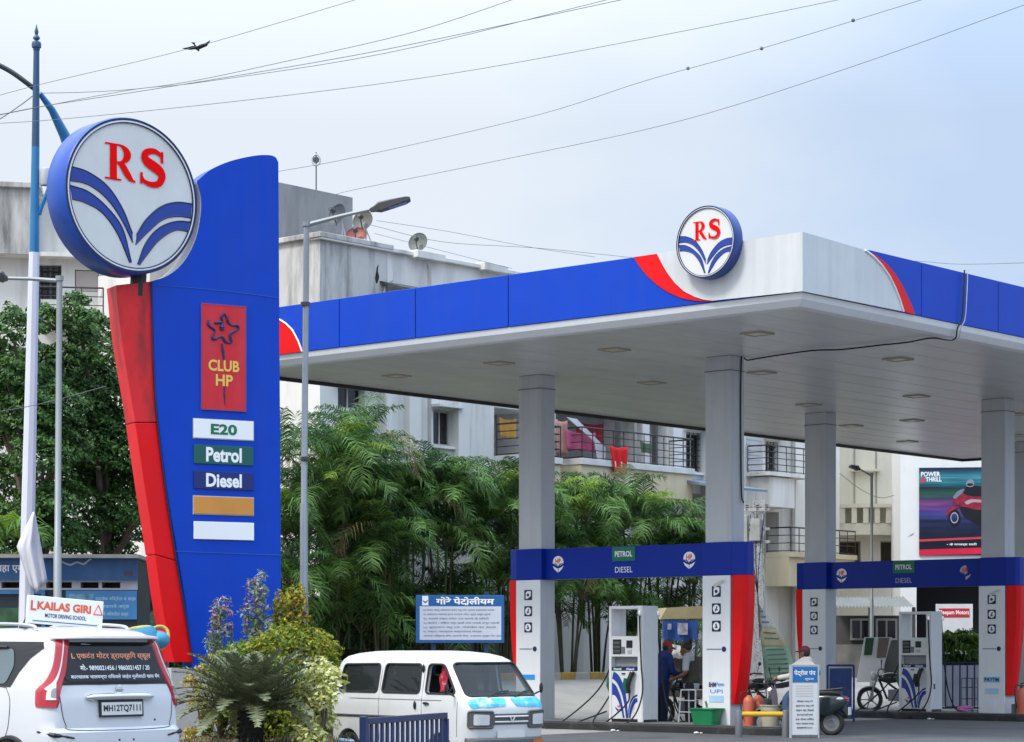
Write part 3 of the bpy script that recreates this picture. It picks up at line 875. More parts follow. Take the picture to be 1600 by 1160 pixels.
# red membership panel
A = L0([(316, 476), (383, 480), (382, 641), (317, 639)], -.02)
x0, x1_, z0, z1 = A[0][0], A[1][0], (A[2][1] + A[3][1]) / 2, (A[0][1] + A[1][1]) / 2
mb = MB(); mb.box(x0, x1_, -.02, -.002, z0, z1); cp = mb.build('club_panel', M('club_red', (.62, .010, .022), .35, var=.08, dirt=.3, dirtcol=(.35, .12, .14), dmap=(3, 3, .6), dlo=.45, dhi=.75), pyl)
mb = MB()
for q in ((x0 - .02, x0, z0 - .02, z1 + .02), (x1_, x1_ + .02, z0 - .02, z1 + .02), (x0, x1_, z1, z1 + .02), (x0, x1_, z0 - .02, z0)):
    mb.box(q[0], q[1], -.024, -.002, q[2], q[3])
mb.build('frame', M('frame_purple', (.22, .05, .20)), cp)
Wc, Hc = x1_ - x0, z1 - z0
fl = [((x - 798) / 170.0, (555 - y) / 415.0) for x, y in [(822, 202), (822, 222), (846, 242), (836, 272), (850, 276), (874, 264), (890, 284), (912, 286), (908, 252), (938, 232), (936, 216), (914, 216), (900, 205), (893, 182), (882, 172), (872, 190), (878, 205), (846, 212)]]
mb = MB()
cl = bez(fl, 4)
mb.tube([(x0 + a * Wc, -.026, z0 + b * Hc) for a, b in cl], [.012 + .012 * abs(math.sin(i * .35)) for i in range(len(cl))], 6)
mb.tube([(x0 + .46 * Wc, -.026, z0 + .76 * Hc), (x0 + .45 * Wc, -.026, z0 + .79 * Hc), (x0 + .46 * Wc, -.026, z0 + .84 * Hc)], [.03, .04, .008], 8)
mb.tube([(x0 + .45 * Wc, -.026, z0 + .63 * Hc), (x0 + .48 * Wc, -.026, z0 + .56 * Hc), (x0 + .5 * Wc, -.026, z0 + .48 * Hc)], [.016, .022, .014], 6)
mb.tube([(x0 + .51 * Wc, -.024, z0 + .22 * Hc), (x0 + .51 * Wc, -.024, z0 + .14 * Hc), (x0 + .53 * Wc, -.024, z0 + .04 * Hc)], [.01, .014, .004], 6)
mb.build_each('flower_drawing', LNAVY, cp)
mb = MB(); mb.text('CLUB', (x0 + .5 * Wc, -.026, z0 + .42 * Hc), (1, 0, 0), (0, 0, 1), w=.72 * Wc, h=.11 * Hc, bold=.03); mb.text('HP', (x0 + .51 * Wc, -.026, z0 + .28 * Hc), (1, 0, 0), (0, 0, 1), w=.40 * Wc, h=.11 * Hc, bold=.03)
mb.build('lettering', LYEL, cp)
# price boards
for pts, mat, txt, tm in (
    ([(303, 655), (396, 659), (396, 689), (303, 683)], LWHITE, 'E20', LGRN),
    ([(303, 695), (396, 698), (396, 727), (303, 725)], M('board_green', (.004, .10, .085), .4), 'Petrol', LWHITE),
    ([(303, 737), (396, 738), (396, 766), (303, 764)], M('board_navy', (.004, .02, .15), .4), 'Diesel', LWHITE),
    ([(303, 775), (396, 779), (396, 805), (303, 803)], M('board_orange', (.62, .27, .05), .4), None, None),
    ([(303, 814), (397, 818), (397, 845), (303, 842)], LWHITE, None, None)):
    A = L0(pts, -.02)
    x0, x1_ = A[0][0], A[1][0]; z1 = (A[0][1] + A[1][1]) / 2; z0 = (A[2][1] + A[3][1]) / 2
    mb = MB(); mb.box(x0, x1_, -.022, -.002, z0, z1); bd = mb.build('price_board', mat, pyl, bevel=.004)
    if mat is not LWHITE and txt is None or txt == 'E20':
        mb = MB(); mb.box(x0 - .012, x1_ + .012, -.012, -.003, z0 - .012, z1 + .012); mb.build('frame', LGREY, bd)
    if txt:
        mb = MB(); mb.text(txt, ((x0 + x1_) / 2, -.026, (z0 + z1) / 2), (1, 0, 0), (0, 0, 1), w=(x1_ - x0) * (.44 if txt == 'E20' else .6), h=(z1 - z0) * (.58 if txt == 'E20' else .78), bold=.035); mb.build('lettering', tm, bd)
# the big round emblem
c = PF.hit(207, 306, 1, -.22)
_q = PF.w(c.x, -.22, c.z)
emblem_disc('round_sign', 'big round sign with red letters RS above blue leaves, mounted on the pylon', _q, R(42), 1.155, .52, M('drum_big', (.008, .07, .40), .35, dirt=.9, dirtcol=(.02, .02, .03), dmap=(1.2, 1, .9), dlo=.55, dhi=.8), (-.44, .50, .18, .68))

# ================================================================== lamp posts
WPOLE = M('pole_white', (.66, .67, .74), .35, var=.05, dirt=.25, dirtcol=(.35, .35, .4), dmap=(4, 4, .6))
BPOLE = M('pole_blue', (.02, .17, .36), .35, var=.1)
BPOLD = M('pole_dark_blue', (.025, .075, .16), .35, var=.1)
Yp = 37.0
base = at(36, 1010, Yp); base.z = gz(base.x, Yp)
t = thing('ornamental_lamp_post', 'slightly leaning white and blue ornamental lamp post with a spear finial', 'lamp post', base)
rel = lambda px, py, Y=Yp: at(px, py, Y) - base
mb = MB(); mb.tube([(0, 0, 0), rel(44, 800), rel(53.5, 395)], [.125, .112, .085], 8); mb.build('lower_shaft', WPOLE, t, smooth=20)
mb = MB(); mb.tube([rel(53.5, 397), rel(55.5, 230)], [.079, .063], 14); mb.build('middle_shaft', BPOLE, t, smooth=True)
mb = MB(); mb.tube([rel(55.5, 230), rel(57, 78)], [.063, .047], 14); mb.build('upper_shaft', BPOLD, t, smooth=True)
mb = MB(); s_ = Yp / F
fin = [(.034, 0), (.04, .01), (.04, .03), (.055, .04), (.058, .075), (.05, .105), (.025, .115), (.022, .13), (.04, .14), (.042, .155), (.03, .175), (.018, .19), (.022, .21), (.024, .23), (.012, .27), (.003, .31)]
mb.lathe([(a * 1.37, b * 1.37) for a, b in fin], rel(57, 80), 16)
mb.build('finial', BPOLD, t, smooth=True)
mb = MB(); mb.tube([rel(114, 248, 37.6), rel(101, 212, 37.5), rel(81, 172, 37.3), rel(62, 146, 37.1)], [.10, .088, .06, .042], 10); mb.build('arm', BPOLE, t, smooth=True)
mb = MB(); mb.tube(bez([rel(60, 144, 37.05), rel(38, 127), rel(15, 111), rel(-12, 98), rel(-40, 92)], 5), [.042] * 21, 8); mb.build('arm', M('arm_black', (.012, .02, .03), .4), t, smooth=True)
mb = MB(); mb.tube(bez([rel(61, 336), rel(66, 320), rel(74, 300), rel(80, 284)], 5), .034, 8); mb.build('bracket', BPOLE, t, smooth=True)
mb = MB(); mb.lathe([(.082, 0), (.09, .03), (.09, .23), (.075, .27), (.03, .29)], rel(71, 290), 14); mb.build('lantern', LGREY, t, smooth=True)

def cobra_lamp(head, lw, lh, ang, t, mat1, mat2):
    pass

STEEL = M('galvanised', (.28, .30, .31), .45, .4, var=.1, dirt=.3, dirtcol=(.16, .16, .15), dmap=(6, 6, .8))
def led_lamp(label, foot, top_px, Y, arm_px, head_px, r, cat='street lamp', extra=None, group=None):
    base = Vector(foot)
    t = thing('street_lamp', label, cat, base, 0, group)
    rel = lambda px, py, yy=Y: at(px, py, yy) - base
    top = rel(*top_px)
    mb = MB(); mb.tube([(0, 0, 0), (0, 0, top.z * .45), (0, 0, top.z * .452), top], [r * 1.1, r * 1.05, r * .85, r * .75], 10); mb.tube([top - Vector((0, 0, .02)), top + Vector((0, 0, .05))], r * 1.05, 10); mb.build('pole', STEEL, t, smooth=True)
    mb = MB(); a0, a1 = rel(*arm_px[0]), rel(*arm_px[1]); mb.tube([a0, (a0 + a1) / 2 + Vector((0, 0, .01)), a1], [r * .6, r * .5, r * .42], 8); mb.build('arm', STEEL, t, smooth=True)
    h0, h1 = rel(*head_px[0]), rel(*head_px[1])
    d = (h1 - h0).normalized(); u = d.cross(Vector((0, 1, 0))).normalized() * -1
    if u.z < 0: u = -u
    wv = Vector((0, 1, 0)); Ln = (h1 - h0).length
    rings = []
    for f, hw, up, dn in ((0, .03, .03, .03), (.12, .05, .05, .04), (.25, .12, .085, .06), (.55, .15, .07, .05), (.9, .15, .045, .035), (1, .12, .02, .02)):
        c = h0 + d * Ln * f
        rings.append([c + wv * a * hw + u * b for a, b in ((-1, -dn), (1, -dn), (1, up * .6), (.5, up), (-.5, up), (-1, up * .6))])
    mb = MB(); mb.loft(rings); hd = mb.build('lamp_head', M('lamp_body', (.055, .055, .052), .5), t, smooth=25)
    mb = MB(); c0 = h0 + d * Ln * .45 - u * .057; c1 = h0 + d * Ln * .9 - u * .045
    mb.add([c0 - wv * .12, c0 + wv * .12, c1 + wv * .12, c1 - wv * .12], [(0, 1, 2, 3)]); mb.build('lens', M('led_lens', (.24, .22, .18), .25), hd)
    return t
BEDZ = .30
b0 = at(475, 1010, 36.5); b0.z = BEDZ - .05
t = led_lamp('tall grey street lamp with a single flat LED head, standing in the planted bed', b0, (479, 352), 36.5, [(482, 351), (586, 326)], [(578, 329), (641, 311)], .062)
mb = MB(); mb.lathe([(.12, 0), (.12, .32), (.10, .36), (.075, .37)], (0, 0, 0), 12); mb.build('footing', M('footing', (.36, .25, .18), .9, var=.2), t, smooth=True)
mb = MB()
for zz in (4.3, 6.75): mb.lathe([(.075, 0), (.075, .06)], (.02, 0, zz), 12)
mb.build_each('clamp', DGREY, t, smooth=True)
b1 = at(90, 1010, 33); b1.z = gz(b1.x, 33)
t = led_lamp('plain grey lamp post with a lamp head reaching out behind the white leaning post', b1, (93, 437), 33, [(90, 439), (8, 435)], [(12, 436), (-22, 428)], .055)
b2 = at(1362, 1010, 62); b2.z = gz(b2.x, 62)
led_lamp('thin white street lamp before the cream building behind the pumps', b2, (1362, 742), 62, [(1362, 744), (1342, 733)], [(1344, 734), (1327, 728)], .05)

# white cloth tied round the leaning post
mb = MB()
rows = []
for i in range(14):
    f = i / 13
    py = 800 + 118 * f
    xs = []
    for j in range(15):
        gx = j / 14
        lft = 52 - 26 * min(1, f * 2.2) if f < .45 else 26 + (f - .45) * 40
        rgt = 54 + 20 * f
        px = lft + (rgt - lft) * gx
        dep = 36.70 - .20 * math.sin(gx * math.pi) + .07 * math.sin(gx * 17 + f * 3) * f
        xs.append(at(px, py + 8 * math.sin(gx * 5) * f, dep))
    rows.append(xs)
vs = [p for r_ in rows for p in r_]
mb.add(vs, [(i * 15 + j, i * 15 + j + 1, (i + 1) * 15 + j + 1, (i + 1) * 15 + j) for i in range(13) for j in range(14)])
o = mb.build('cloth', M('flag_cloth', (.72, .72, .76), .8, var=.05, trans=.2), smooth=180)
sm = o.modifiers.new('thick', 'SOLIDIFY'); sm.thickness = .006
tag(o, 'crumpled white cloth flag hanging from the leaning white post', 'cloth')
# ================================================================== buildings
STUC = M('stucco_white', (.70, .685, .65), .9, var=.06, vscale=.4, bump=.1, bscale=30, dirt=.7, dirtcol=(.32, .31, .29), dmap=(1.5, 1.5, .18), dlo=.50, dhi=.76)
STUCD = M('stucco_stained', (.52, .51, .49), .92, var=.12, vscale=.6, bump=.15, bscale=30, dirt=.95, dirtcol=(.12, .118, .115), dmap=(1.7, 1.7, .28), dlo=.46, dhi=.70)
CEMENT = M('cement_grey', (.27, .27, .27), .92, var=.15, vscale=.5, bump=.15, bscale=30, dirt=.8, dirtcol=(.12, .12, .12), dmap=(1.2, 1.2, .2), dlo=.42, dhi=.7)
CREAM = M('stucco_cream', (.62, .54, .37), .9, var=.06, vscale=.4, dirt=.5, dirtcol=(.34, .29, .21), dmap=(1.2, 1.2, .25), dlo=.48, dhi=.78)
BEIGE = M('stucco_beige', (.70, .66, .54), .9, var=.05, vscale=.4, dirt=.4, dirtcol=(.38, .36, .31), dmap=(1.2, 1.2, .2), dlo=.48, dhi=.8)
WPANE = M('window_dark', (.015, .017, .02), .12, var=.2)
WFRAME = M('window_frame', (.42, .40, .37), .6)
RAIL = M('railing_black', (.018, .018, .018), .5)

def wall_with_holes(mb, P, u0, u1, z0, z1, holes, mi=0, mrev=0, mback=1):
    """front wall in the (u,z) plane; P(u, d, z) gives the point d behind it; each hole: (u0,u1,z0,z1,depth)"""
    us = sorted({u0, u1, *[h[0] for h in holes], *[h[1] for h in holes]}); zs = sorted({z0, z1, *[h[2] for h in holes], *[h[3] for h in holes]})
    us = [q for q in us if u0 <= q <= u1]; zs = [q for q in zs if z0 <= q <= z1]
    for a, b in zip(us[:-1], us[1:]):
        for c, d in zip(zs[:-1], zs[1:]):
            m, n = (a + b) / 2, (c + d) / 2
            if any(h[0] < m < h[1] and h[2] < n < h[3] for h in holes): continue
            mb.add([P(a, 0, c), P(b, 0, c), P(b, 0, d), P(a, 0, d)], [(0, 1, 2, 3)], mi)
    for a, b, c, d, e in holes:
        q = [(a, c), (b, c), (b, d), (a, d)]
        for i in range(4):
            s0, s1 = q[i], q[(i + 1) % 4]
            mb.add([P(s0[0], 0, s0[1]), P(s1[0], 0, s1[1]), P(s1[0], e, s1[1]), P(s0[0], e, s0[1])], [(0, 1, 2, 3)], mrev)
        mb.add([P(a, e, c), P(b, e, c), P(b, e, d), P(a, e, d)], [(0, 1, 2, 3)], mback)

def window(parent, P, a, b, c, d, dep=.12, bars=2, fw=.06, pane=WPANE, frame=WFRAME, grille=False):
    """frame, glazing bars and pane set dep behind the wall face"""
    def bx(mb, a, b, d0, d1, c, d):
        v = [P(x, y, z) for z in (c, d) for x, y in ((a, d0), (b, d0), (b, d1), (a, d1))]
        mb.add(v, [(3, 2, 1, 0), (4, 5, 6, 7), (0, 1, 5, 4), (1, 2, 6, 5), (2, 3, 7, 6), (3, 0, 4, 7)])
    mb = MB()
    bx(mb, a, a + fw, dep - .06, dep, c, d); bx(mb, b - fw, b, dep - .06, dep, c, d)
    bx(mb, a + fw, b - fw, dep - .06, dep, c, c + fw); bx(mb, a + fw, b - fw, dep - .06, dep, d - fw, d)
    for k in range(1, bars):
        m = a + (b - a) * k / bars
        bx(mb, m - fw * .4, m + fw * .4, dep - .05, dep, c + fw, d - fw)
    w = mb.build('window', frame, parent)
    mb = MB(); mb.add([P(a + .01, dep - .015, c + .01), P(b - .01, dep - .015, c + .01), P(b - .01, dep - .015, d - .01), P(a + .01, dep - .015, d - .01)], [(0, 1, 2, 3)]); mb.build('pane', pane, w)
    if grille:
        mb = MB()
        n = max(3, int((d - c) / .16))
        for k in range(1, n): mb.tube([P(a, dep - .09, c + (d - c) * k / n), P(b, dep - .09, c + (d - c) * k / n)], .012, 4)
        for k in range(4): mb.tube([P(a + (b - a) * (k + .5) / 4, dep - .09, c), P(a + (b - a) * (k + .5) / 4, dep - .09, d)], .012, 4)
        mb.build('grille', RAIL, w)
    return w

def railing(parent, pts, h, n=3, r=.018, posts=1.0, mat=RAIL):
    mb = MB()
    for k in range(n + 1): mb.tube([p + Vector((0, 0, h * k / n + .04)) for p in pts], r * (1.4 if k == n else .8), 5)
    for a, b in zip(pts[:-1], pts[1:]):
        m = max(1, int((b - a).length / (posts * .45)))
        for i in range(m + 1): mb.tube([a.lerp(b, i / m), a.lerp(b, i / m) + Vector((0, 0, h + .04))], r * .8, 5)
    return mb.build('railing', mat, parent)

# ---- long apartment block behind the palms: main face along the station's depth
XB = -22.5
def pb(px, py, dx=0.0):
    h = ST.hit(px, py, 0, XB + dx); return h.y, h.z
yA = pb(500, 420)[0]; yZ = pb(1312, 800)[0]
blk = thing('apartment_block', 'long white weathered apartment block with balconies behind the palms', 'apartment block', ST.w(XB, yA), ST.rz)
Pb = lambda u, d, z: Vector((-d, u - yA, z))              # local to the block: +x faces the pumps
zTop = pb(700, 412)[1]
holes = []
def rect(x0, x1, y0, y1, dep):
    a, zt = pb(x0, y0); b, _ = pb(x1, y0); zb = pb((x0 + x1) / 2, y1)[1]; zt = pb((x0 + x1) / 2, y0)[1]
    return (a, b, zb, zt, dep)
wins = [rect(677, 708, 641, 697, .25), rect(528, 570, 604, 640, .25), rect(540, 585, 690, 740, .25), rect(1072, 1098, 676, 738, .22), rect(1196, 1216, 690, 740, .22), rect(560, 600, 790, 840, .25), rect(620, 660, 790, 840, .25), rect(720, 760, 790, 850, .25)]
balc = [rect(772, 838, 640, 716, 1.5), rect(868, 1004, 640, 735, 1.5), rect(996, 1042, 655, 735, 1.0), rect(1194, 1217, 800, 870, .9), rect(1240, 1300, 905, 1010, 1.2)]
balc[2] = (balc[1][1] + .35, balc[2][1], balc[2][2], balc[1][3], 1.0)
shed_hole = rect(1050, 1098, 770, 860, 1.6)
up = [rect(660, 674, 430, 470, .2)]
allh = wins + balc + [shed_hole]
mb = MB()
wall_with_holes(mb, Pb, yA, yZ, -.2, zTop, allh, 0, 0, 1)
zt = zTop
# other faces
L_ = yZ - yA; Dp = 9.0
mb.add([Pb(yA, 0, -.2), Pb(yA, 0, zt), Pb(yA, Dp, zt), Pb(yA, Dp, -.2)], [(0, 1, 2, 3)])
mb.add([Pb(yZ, 0, -.2), Pb(yZ, 0, zt), Pb(yZ, Dp, zt), Pb(yZ, Dp, -.2)], [(3, 2, 1, 0)])
mb.add([Pb(yA, Dp, -.2), Pb(yA, Dp, zt), Pb(yZ, Dp, zt), Pb(yZ, Dp, -.2)], [(0, 1, 2, 3)])
mb.add([Pb(yA, 0, zt - .9), Pb(yZ, 0, zt - .9), Pb(yZ, Dp, zt - .9), Pb(yA, Dp, zt - .9)], [(0, 1, 2, 3)])
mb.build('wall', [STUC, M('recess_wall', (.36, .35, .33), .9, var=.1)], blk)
for k, wv in enumerate(wins):
    window(blk, Pb, *wv[:4], dep=.2, bars=2, grille=(k in (3, 4)))
mb = MB()                                                # window hoods and sills
for wv in wins:
    a, b, c, d = wv[:4]
    for z, o_ in ((d + .05, .35), (c - .08, .12)):
        mb.box(.0, o_, a - .12 - yA, b + .12 - yA, z, z + .07)
mb.build_each('window_hood', STUC, blk)
# pilasters: shallow vertical piers
mb = MB()
for px in (604, 640, 716, 1050, 1102, 1240):
    y = pb(px, 700)[0]; mb.box(0, .22, y - yA - .22, y - yA + .22, -.2, zTop - 3.2)
mb.build_each('pilaster', STUC, blk)
# parapet coping and corner piers
mb = MB(); mb.box(-.3, .14, -.1, L_ + .1, zTop, zTop + .12)
y1, y2 = pb(640, 410)[0], pb(684, 410)[0]
mb.box(-.5, .3, y1 - yA, y2 - yA, zTop - .05, zTop + .16)
y1, y2 = pb(745, 430)[0], pb(782, 430)[0]
mb.box(-.5, .3, y1 - yA, y2 - yA, zTop - .05, zTop + .17)
mb.build('parapet_coping', STUC, blk, bevel=.02)
# balconies
for (x0, x1, y, name) in ((868, 1045, 727, 'a'), (772, 838, 716, 'b')):
    a, z = pb(x0, y); b, _ = pb(x1, y); z = pb((x0 + x1) / 2, y)[1]
    mb = MB(); mb.box(0.002, 1.0, a - yA, b - yA, z - .18, z); s_ = mb.build('balcony', M('slab_white', (.66, .65, .63), .85, dirt=.4, dirtcol=(.3, .29, .27), dmap=(2, 2, .6)), blk, bevel=.015)
    mb = MB(); mb.box(0.002, .92, a - yA + .03, b - yA - .03, z - .95, z - .182); mb.build('apron', CREAM, s_)
    railing(s_, [Vector((.06, a - yA + .05, z)), Vector((.95, a - yA + .05, z)), Vector((.95, b - yA - .05, z)), Vector((.06, b - yA - .05, z))], .85, 4)
    mb = MB()
    for f in (.33, .66) if name == 'a' else (): mb.box(.80, .95, a - yA + (b - a) * f - .05, a - yA + (b - a) * f + .05, z, z + 2.2)
    if mb.v: mb.build_each('post', DGREY, s_)
a, z = pb(1166, 742); b, _ = pb(1236, 742); z = pb(1200, 742)[1]
mb = MB(); mb.box(0, .9, a - yA, b - yA, z - .12, z); s_ = mb.build('balcony', STUC, blk); railing(s_, [Vector((.06, a - yA, z)), Vector((.85, a - yA + .05, z)), Vector((.85, b - yA - .05, z))], .8, 4)
mb = MB(); mb.box(0, .75, a - yA + .2, b - yA - .9, z - 1.1, z - .15); mb.build('box_bay', STUC, blk)
a, z = pb(1196, 866); b, _ = pb(1300, 866); z = pb(1240, 866)[1]
mb = MB(); mb.box(0.002, 1.0, a - yA, b - yA, z - .16, z); s_ = mb.build('balcony', CREAM, blk); railing(s_, [Vector((.06, a - yA, z)), Vector((.95, a - yA + .05, z)), Vector((.95, b - yA - .05, z))], .75, 3)
mb = MB(); mb.box(0.002, .9, a - yA, b - yA, z - 1.1, z - .165); mb.build('apron', CREAM, s_)
# shuttered window, door leaves, rain pipes
mb = MB()
y = pb(1176, 700)[0]
for k in range(9): mb.box(.0, .03, pb(1166, 700)[0] - yA, pb(1190, 700)[0] - yA, pb(1180, 735)[1] + k * .16, pb(1180, 735)[1] + k * .16 + .11)
mb.build('shutter', LGREY, blk)
mb = MB()
for px in (660, 990, 1228): y = pb(px, 700)[0] - yA; mb.tube([(.26 if px != 990 else .06, y, 0), (.26 if px != 990 else .06, y, zTop - .3)], .05, 8)
mb.build_each('drainpipe', M('pvc_pipe', (.36, .35, .33), .6), blk, smooth=True)
a, z = pb(1045, 762); b, _ = pb(1100, 762)
mb = MB(); z = pb(1070, 765)[1]
mb.prism([(0, z + .35), (2.2, z - .05), (2.2, z - .12), (0, z + .25)], (0, a - yA - .3, 0), (1, 0, 0), (0, 0, 1), (0, b - a + .6, 0)); mb.build('awning', M('awning_blue', (.16, .21, .27), .6, var=.2), blk)
# roof-top stair heads and tank
zb = pb(500, 372)[1]; y2 = pb(604, 384)[0]
mb = MB(); mb.box(-5.0, .03, -.03, y2 - yA, zTop - 2.6, zb); rm = mb.build('stair_room', STUCD, blk)
mb = MB(); mb.box(-5.15, .16, -.15, y2 - yA + .12, zb, zb + .14); mb.build('coping', STUCD, rm, bevel=.02)
mb = MB(); y = pb(587, 430)[0] - yA; mb.add([(.036, y - .02, zb - .95), (.036, y + .05, zb - .9), (.036, y + .10, zb - .74), (.036, y + .05, zb - .62), (.036, y + .07, zb - .42), (.036, y + .01, zb - .5), (.036, y - .03, zb - .66), (.036, y - .06, zb - .8)], [tuple(range(8))]); mb.build('crack', M('crack', (.02, .02, .02), .9), rm)
mb = MB(); mb.tube(bez([(.08, y + .35, zb - 1.7), (.12, y + .22, zb - 1.2), (.1, y + .3, zb - .95), (.14, y + .5, zb - .8)], 4), .04, 6); mb.build('pipe', LGREY, rm, smooth=True)
h1 = ST.hit(551, 309, 0, XB - 2.2)
mb = MB(); mb.box(-6.5, -2.2, h1.y - yA - 3.6, h1.y - yA, zTop - .95, h1.z); mb.build('water_tank', CEMENT, blk)
mb = MB(); a_ = pb(592, 460)[0] - yA; zh = pb(610, 448)[1]
mb.prism([(.03, zh + .1), (.9, zh - .15), (.9, zh - .2), (.03, zh + .03)], (0, a_, 0), (1, 0, 0), (0, 0, 1), (0, 2.2, 0)); mb.build('tin_hood', DGREY, blk)

def cloth(px0, px1, py0, py1, dx, col, label, skew=0, taper=0):
    a, zt = pb(px0, py0, dx); b, _ = pb(px1, py0, dx); zb = pb((px0 + px1) / 2, py1, dx)[1]; zt = pb((px0 + px1) / 2, py0, dx)[1]
    mb = MB(); n, m = 14, 8; vs = []
    for j in range(m + 1):
        f = j / m
        for i in range(n + 1):
            g_ = i / n; w = 1 - taper * f
            y = a + (b - a) * (.5 + (g_ - .5) * w) + skew * f * (b - a)
            vs.append(tuple(ST.w(XB + dx + .05 * math.sin(g_ * 15 + f) * (.3 + f), y, zt + (zb - zt) * f - .06 * math.sin(g_ * math.pi) * (1 - f))))
    mb.add(vs, [(j * (n + 1) + i, j * (n + 1) + i + 1, (j + 1) * (n + 1) + i + 1, (j + 1) * (n + 1) + i) for j in range(m) for i in range(n)])
    o = mb.build('laundry_cloth', M('cloth_%02x%02x%02x' % tuple(int(255 * c) for c in col), col, .85, var=.15, trans=.15), smooth=180)
    o.modifiers.new('thick', 'SOLIDIFY').thickness = .008
    tag(o, label, 'laundry')
cloth(952, 980, 697, 742, 1.02, (.72, .012, .012), 'bright red cloth hung over the white balcony edge', .1, .3)
cloth(884, 930, 674, 704, .55, (.52, .10, .20), 'pink cloth drying inside the balcony railing')
cloth(900, 942, 660, 706, -.6, (.28, .01, .02), 'dark red curtain in the balcony doorway behind the pink cloth')
cloth(868, 886, 656, 710, .5, (.55, .28, .24), 'salmon cloth hanging beside a balcony column')
cloth(779, 806, 653, 684, -.2, (.55, .30, .06), 'orange patterned cloth on the small balcony above the palms')
cloth(1000, 1022, 690, 708, .3, (.10, .16, .09), 'green cloth folded over the balcony railing')
# white tarpaulin slanting across the balcony
mb = MB()
q = [pb(884, 652, .7), pb(900, 655, .7), pb(945, 700, .7), pb(945, 722, .7), pb(934, 722, .7), pb(928, 690, .7)]
mb.prism([(a, b) for a, b in q], (XB + .7, 0, 0), (0, 1, 0), (0, 0, 1), (.03, 0, 0)); o = mb.build('tarpaulin', M('tarp_white', (.62, .63, .66), .6)); o.matrix_world = ST.m
tag(o, 'white tarpaulin slanting across the balcony with the red curtain', 'tarpaulin')

# satellite dishes and the mast on the roof
def dish(px, py, rpx, dx, col, label, face, drop=.8):
    h = ST.hit(px, py, 0, XB + dx); c = ST.w(XB + dx, h.y, h.z); r = rpx / F * c.y
    t = thing('satellite_dish', label, 'satellite dish', c - Vector((0, 0, drop)))
    ax = Vector(face).normalized(); C_ = Vector((0, 0, drop))
    mb = MB(); prof = [(r * f, .30 * r * f * f) for f in (.02, .3, .55, .8, 1.0)] + [(r * 1.0, .30 * r + .015), (r * .8, .192 * r - .012), (r * .4, .03 * r - .015)]
    mb.lathe(prof, C_, 28, ax, cap=False); mb.build('reflector', M('dish_%02x%02x%02x' % tuple(int(255 * c) for c in col), col, .5, var=.15), t, smooth=True)
    mb = MB(); tip = C_ + ax * r * .95 + Vector((0, 0, .05)); mb.tube([C_ - Vector((0, 0, r * .95)) + ax * .3 * r, tip], .018, 5); mb.tube([tip - ax * .1, tip + ax * .06], [.07, .06], 8); mb.build('feed_arm', DGREY, t)
    mb = MB(); mb.tube([C_ - ax * .04, C_ - ax * .12 - Vector((0, 0, r * .6)), Vector((0, 0, 0)) - ax * .1], .03, 6); mb.tube([C_ - ax * .1 - Vector((0, 0, r * .5)), Vector((.3, .1, 0))], .022, 6); mb.build('mount', LGREY, t)
dish(530, 338, 18, -1.0, (.06, .07, .085), 'dark grey satellite dish in front of the grey water tank', (-.55, -.6, .25), 1.0)
dish(569, 347, 17, -.8, (.13, .13, .115), 'light grey satellite dish on the stair room beside the lamp head', (-.35, -.85, .25), .8)
dish(557, 371, 16, -.4, (.22, .045, .035), 'rusty red satellite dish half hidden behind the stair room coping', (-.1, -.8, .5), .4)
dish(655, 381, 16, -.1, (.14, .155, .145), 'pale round satellite dish alone on the parapet pier', (-.35, -.85, .25), .75)
h = ST.hit(494, 300, 0, XB - 3.5); c = ST.w(XB - 3.5, h.y, h.z)
t = thing('antenna_mast', 'thin roof mast carrying a small round white antenna', 'antenna', c - Vector((0, 0, .4)))
mb = MB(); mb.tube([(0, 0, 0), (0, 0, 1.1 + .4)], .02, 6); mb.build('mast', DGREY, t)
mb = MB(); mb.lathe([(.0, .0), (.09, .0), (.09, .03)], (0, -.05, 1.28), 16, (0, 1, 0)); k = mb.build('antenna_hub', DGREY, t)
mb = MB(); q = [(.11 * math.cos(i * math.pi / 12), -.03, 1.28 + .15 * math.sin(i * math.pi / 12)) for i in range(25)]; mb.tube(q, .03, 6, cap=False); mb.build('antenna_ring', LGREY, t, smooth=True)

# ---- pale block at the far left
lb = at(60, 1010, 66); LF = Frame(lb.x, lb.y, R(9))
b = thing('apartment_block', 'pale stained apartment block behind the broadleaf tree and the round sign', 'apartment block', (lb.x, lb.y, 0), LF.rz)
def pl_(px, py, d=0):
    h = LF.hit(px, py, 1, d); return h.x, h.z
def lrect(x0, x1, y0, y1, dep):
    a, zt = pl_(x0, (y0)); bb, _ = pl_(x1, y0); zb_ = pl_((x0 + x1) / 2, y1)[1]; zt = pl_((x0 + x1) / 2, y0)[1]; return (a, bb, zb_, zt, dep)
Pl = lambda u, d, z: Vector((u, d, z))
zt = pl_(100, 312)[1]; xa = pl_(-60, 400)[0]; xb = pl_(330, 400)[0]
W1 = lrect(61, 96, 414, 468, .3); W2 = lrect(117, 154, 422, 456, .15); W3 = lrect(-40, -5, 414, 468, .3); W4 = lrect(170, 205, 520, 570, .3); W5 = lrect(60, 100, 560, 610, .3)
mb = MB(); wall_with_holes(mb, Pl, xa, xb, -.2, zt, [W1, W2, W3, W4, W5], 0, 0, 1)
mb.add([Pl(xb, 0, -.2), Pl(xb, 8, -.2), Pl(xb, 8, zt), Pl(xb, 0, zt)], [(0, 1, 2, 3)]); mb.add([Pl(xa, 0, -.2), Pl(xa, 8, -.2), Pl(xa, 8, zt), Pl(xa, 0, zt)], [(3, 2, 1, 0)])
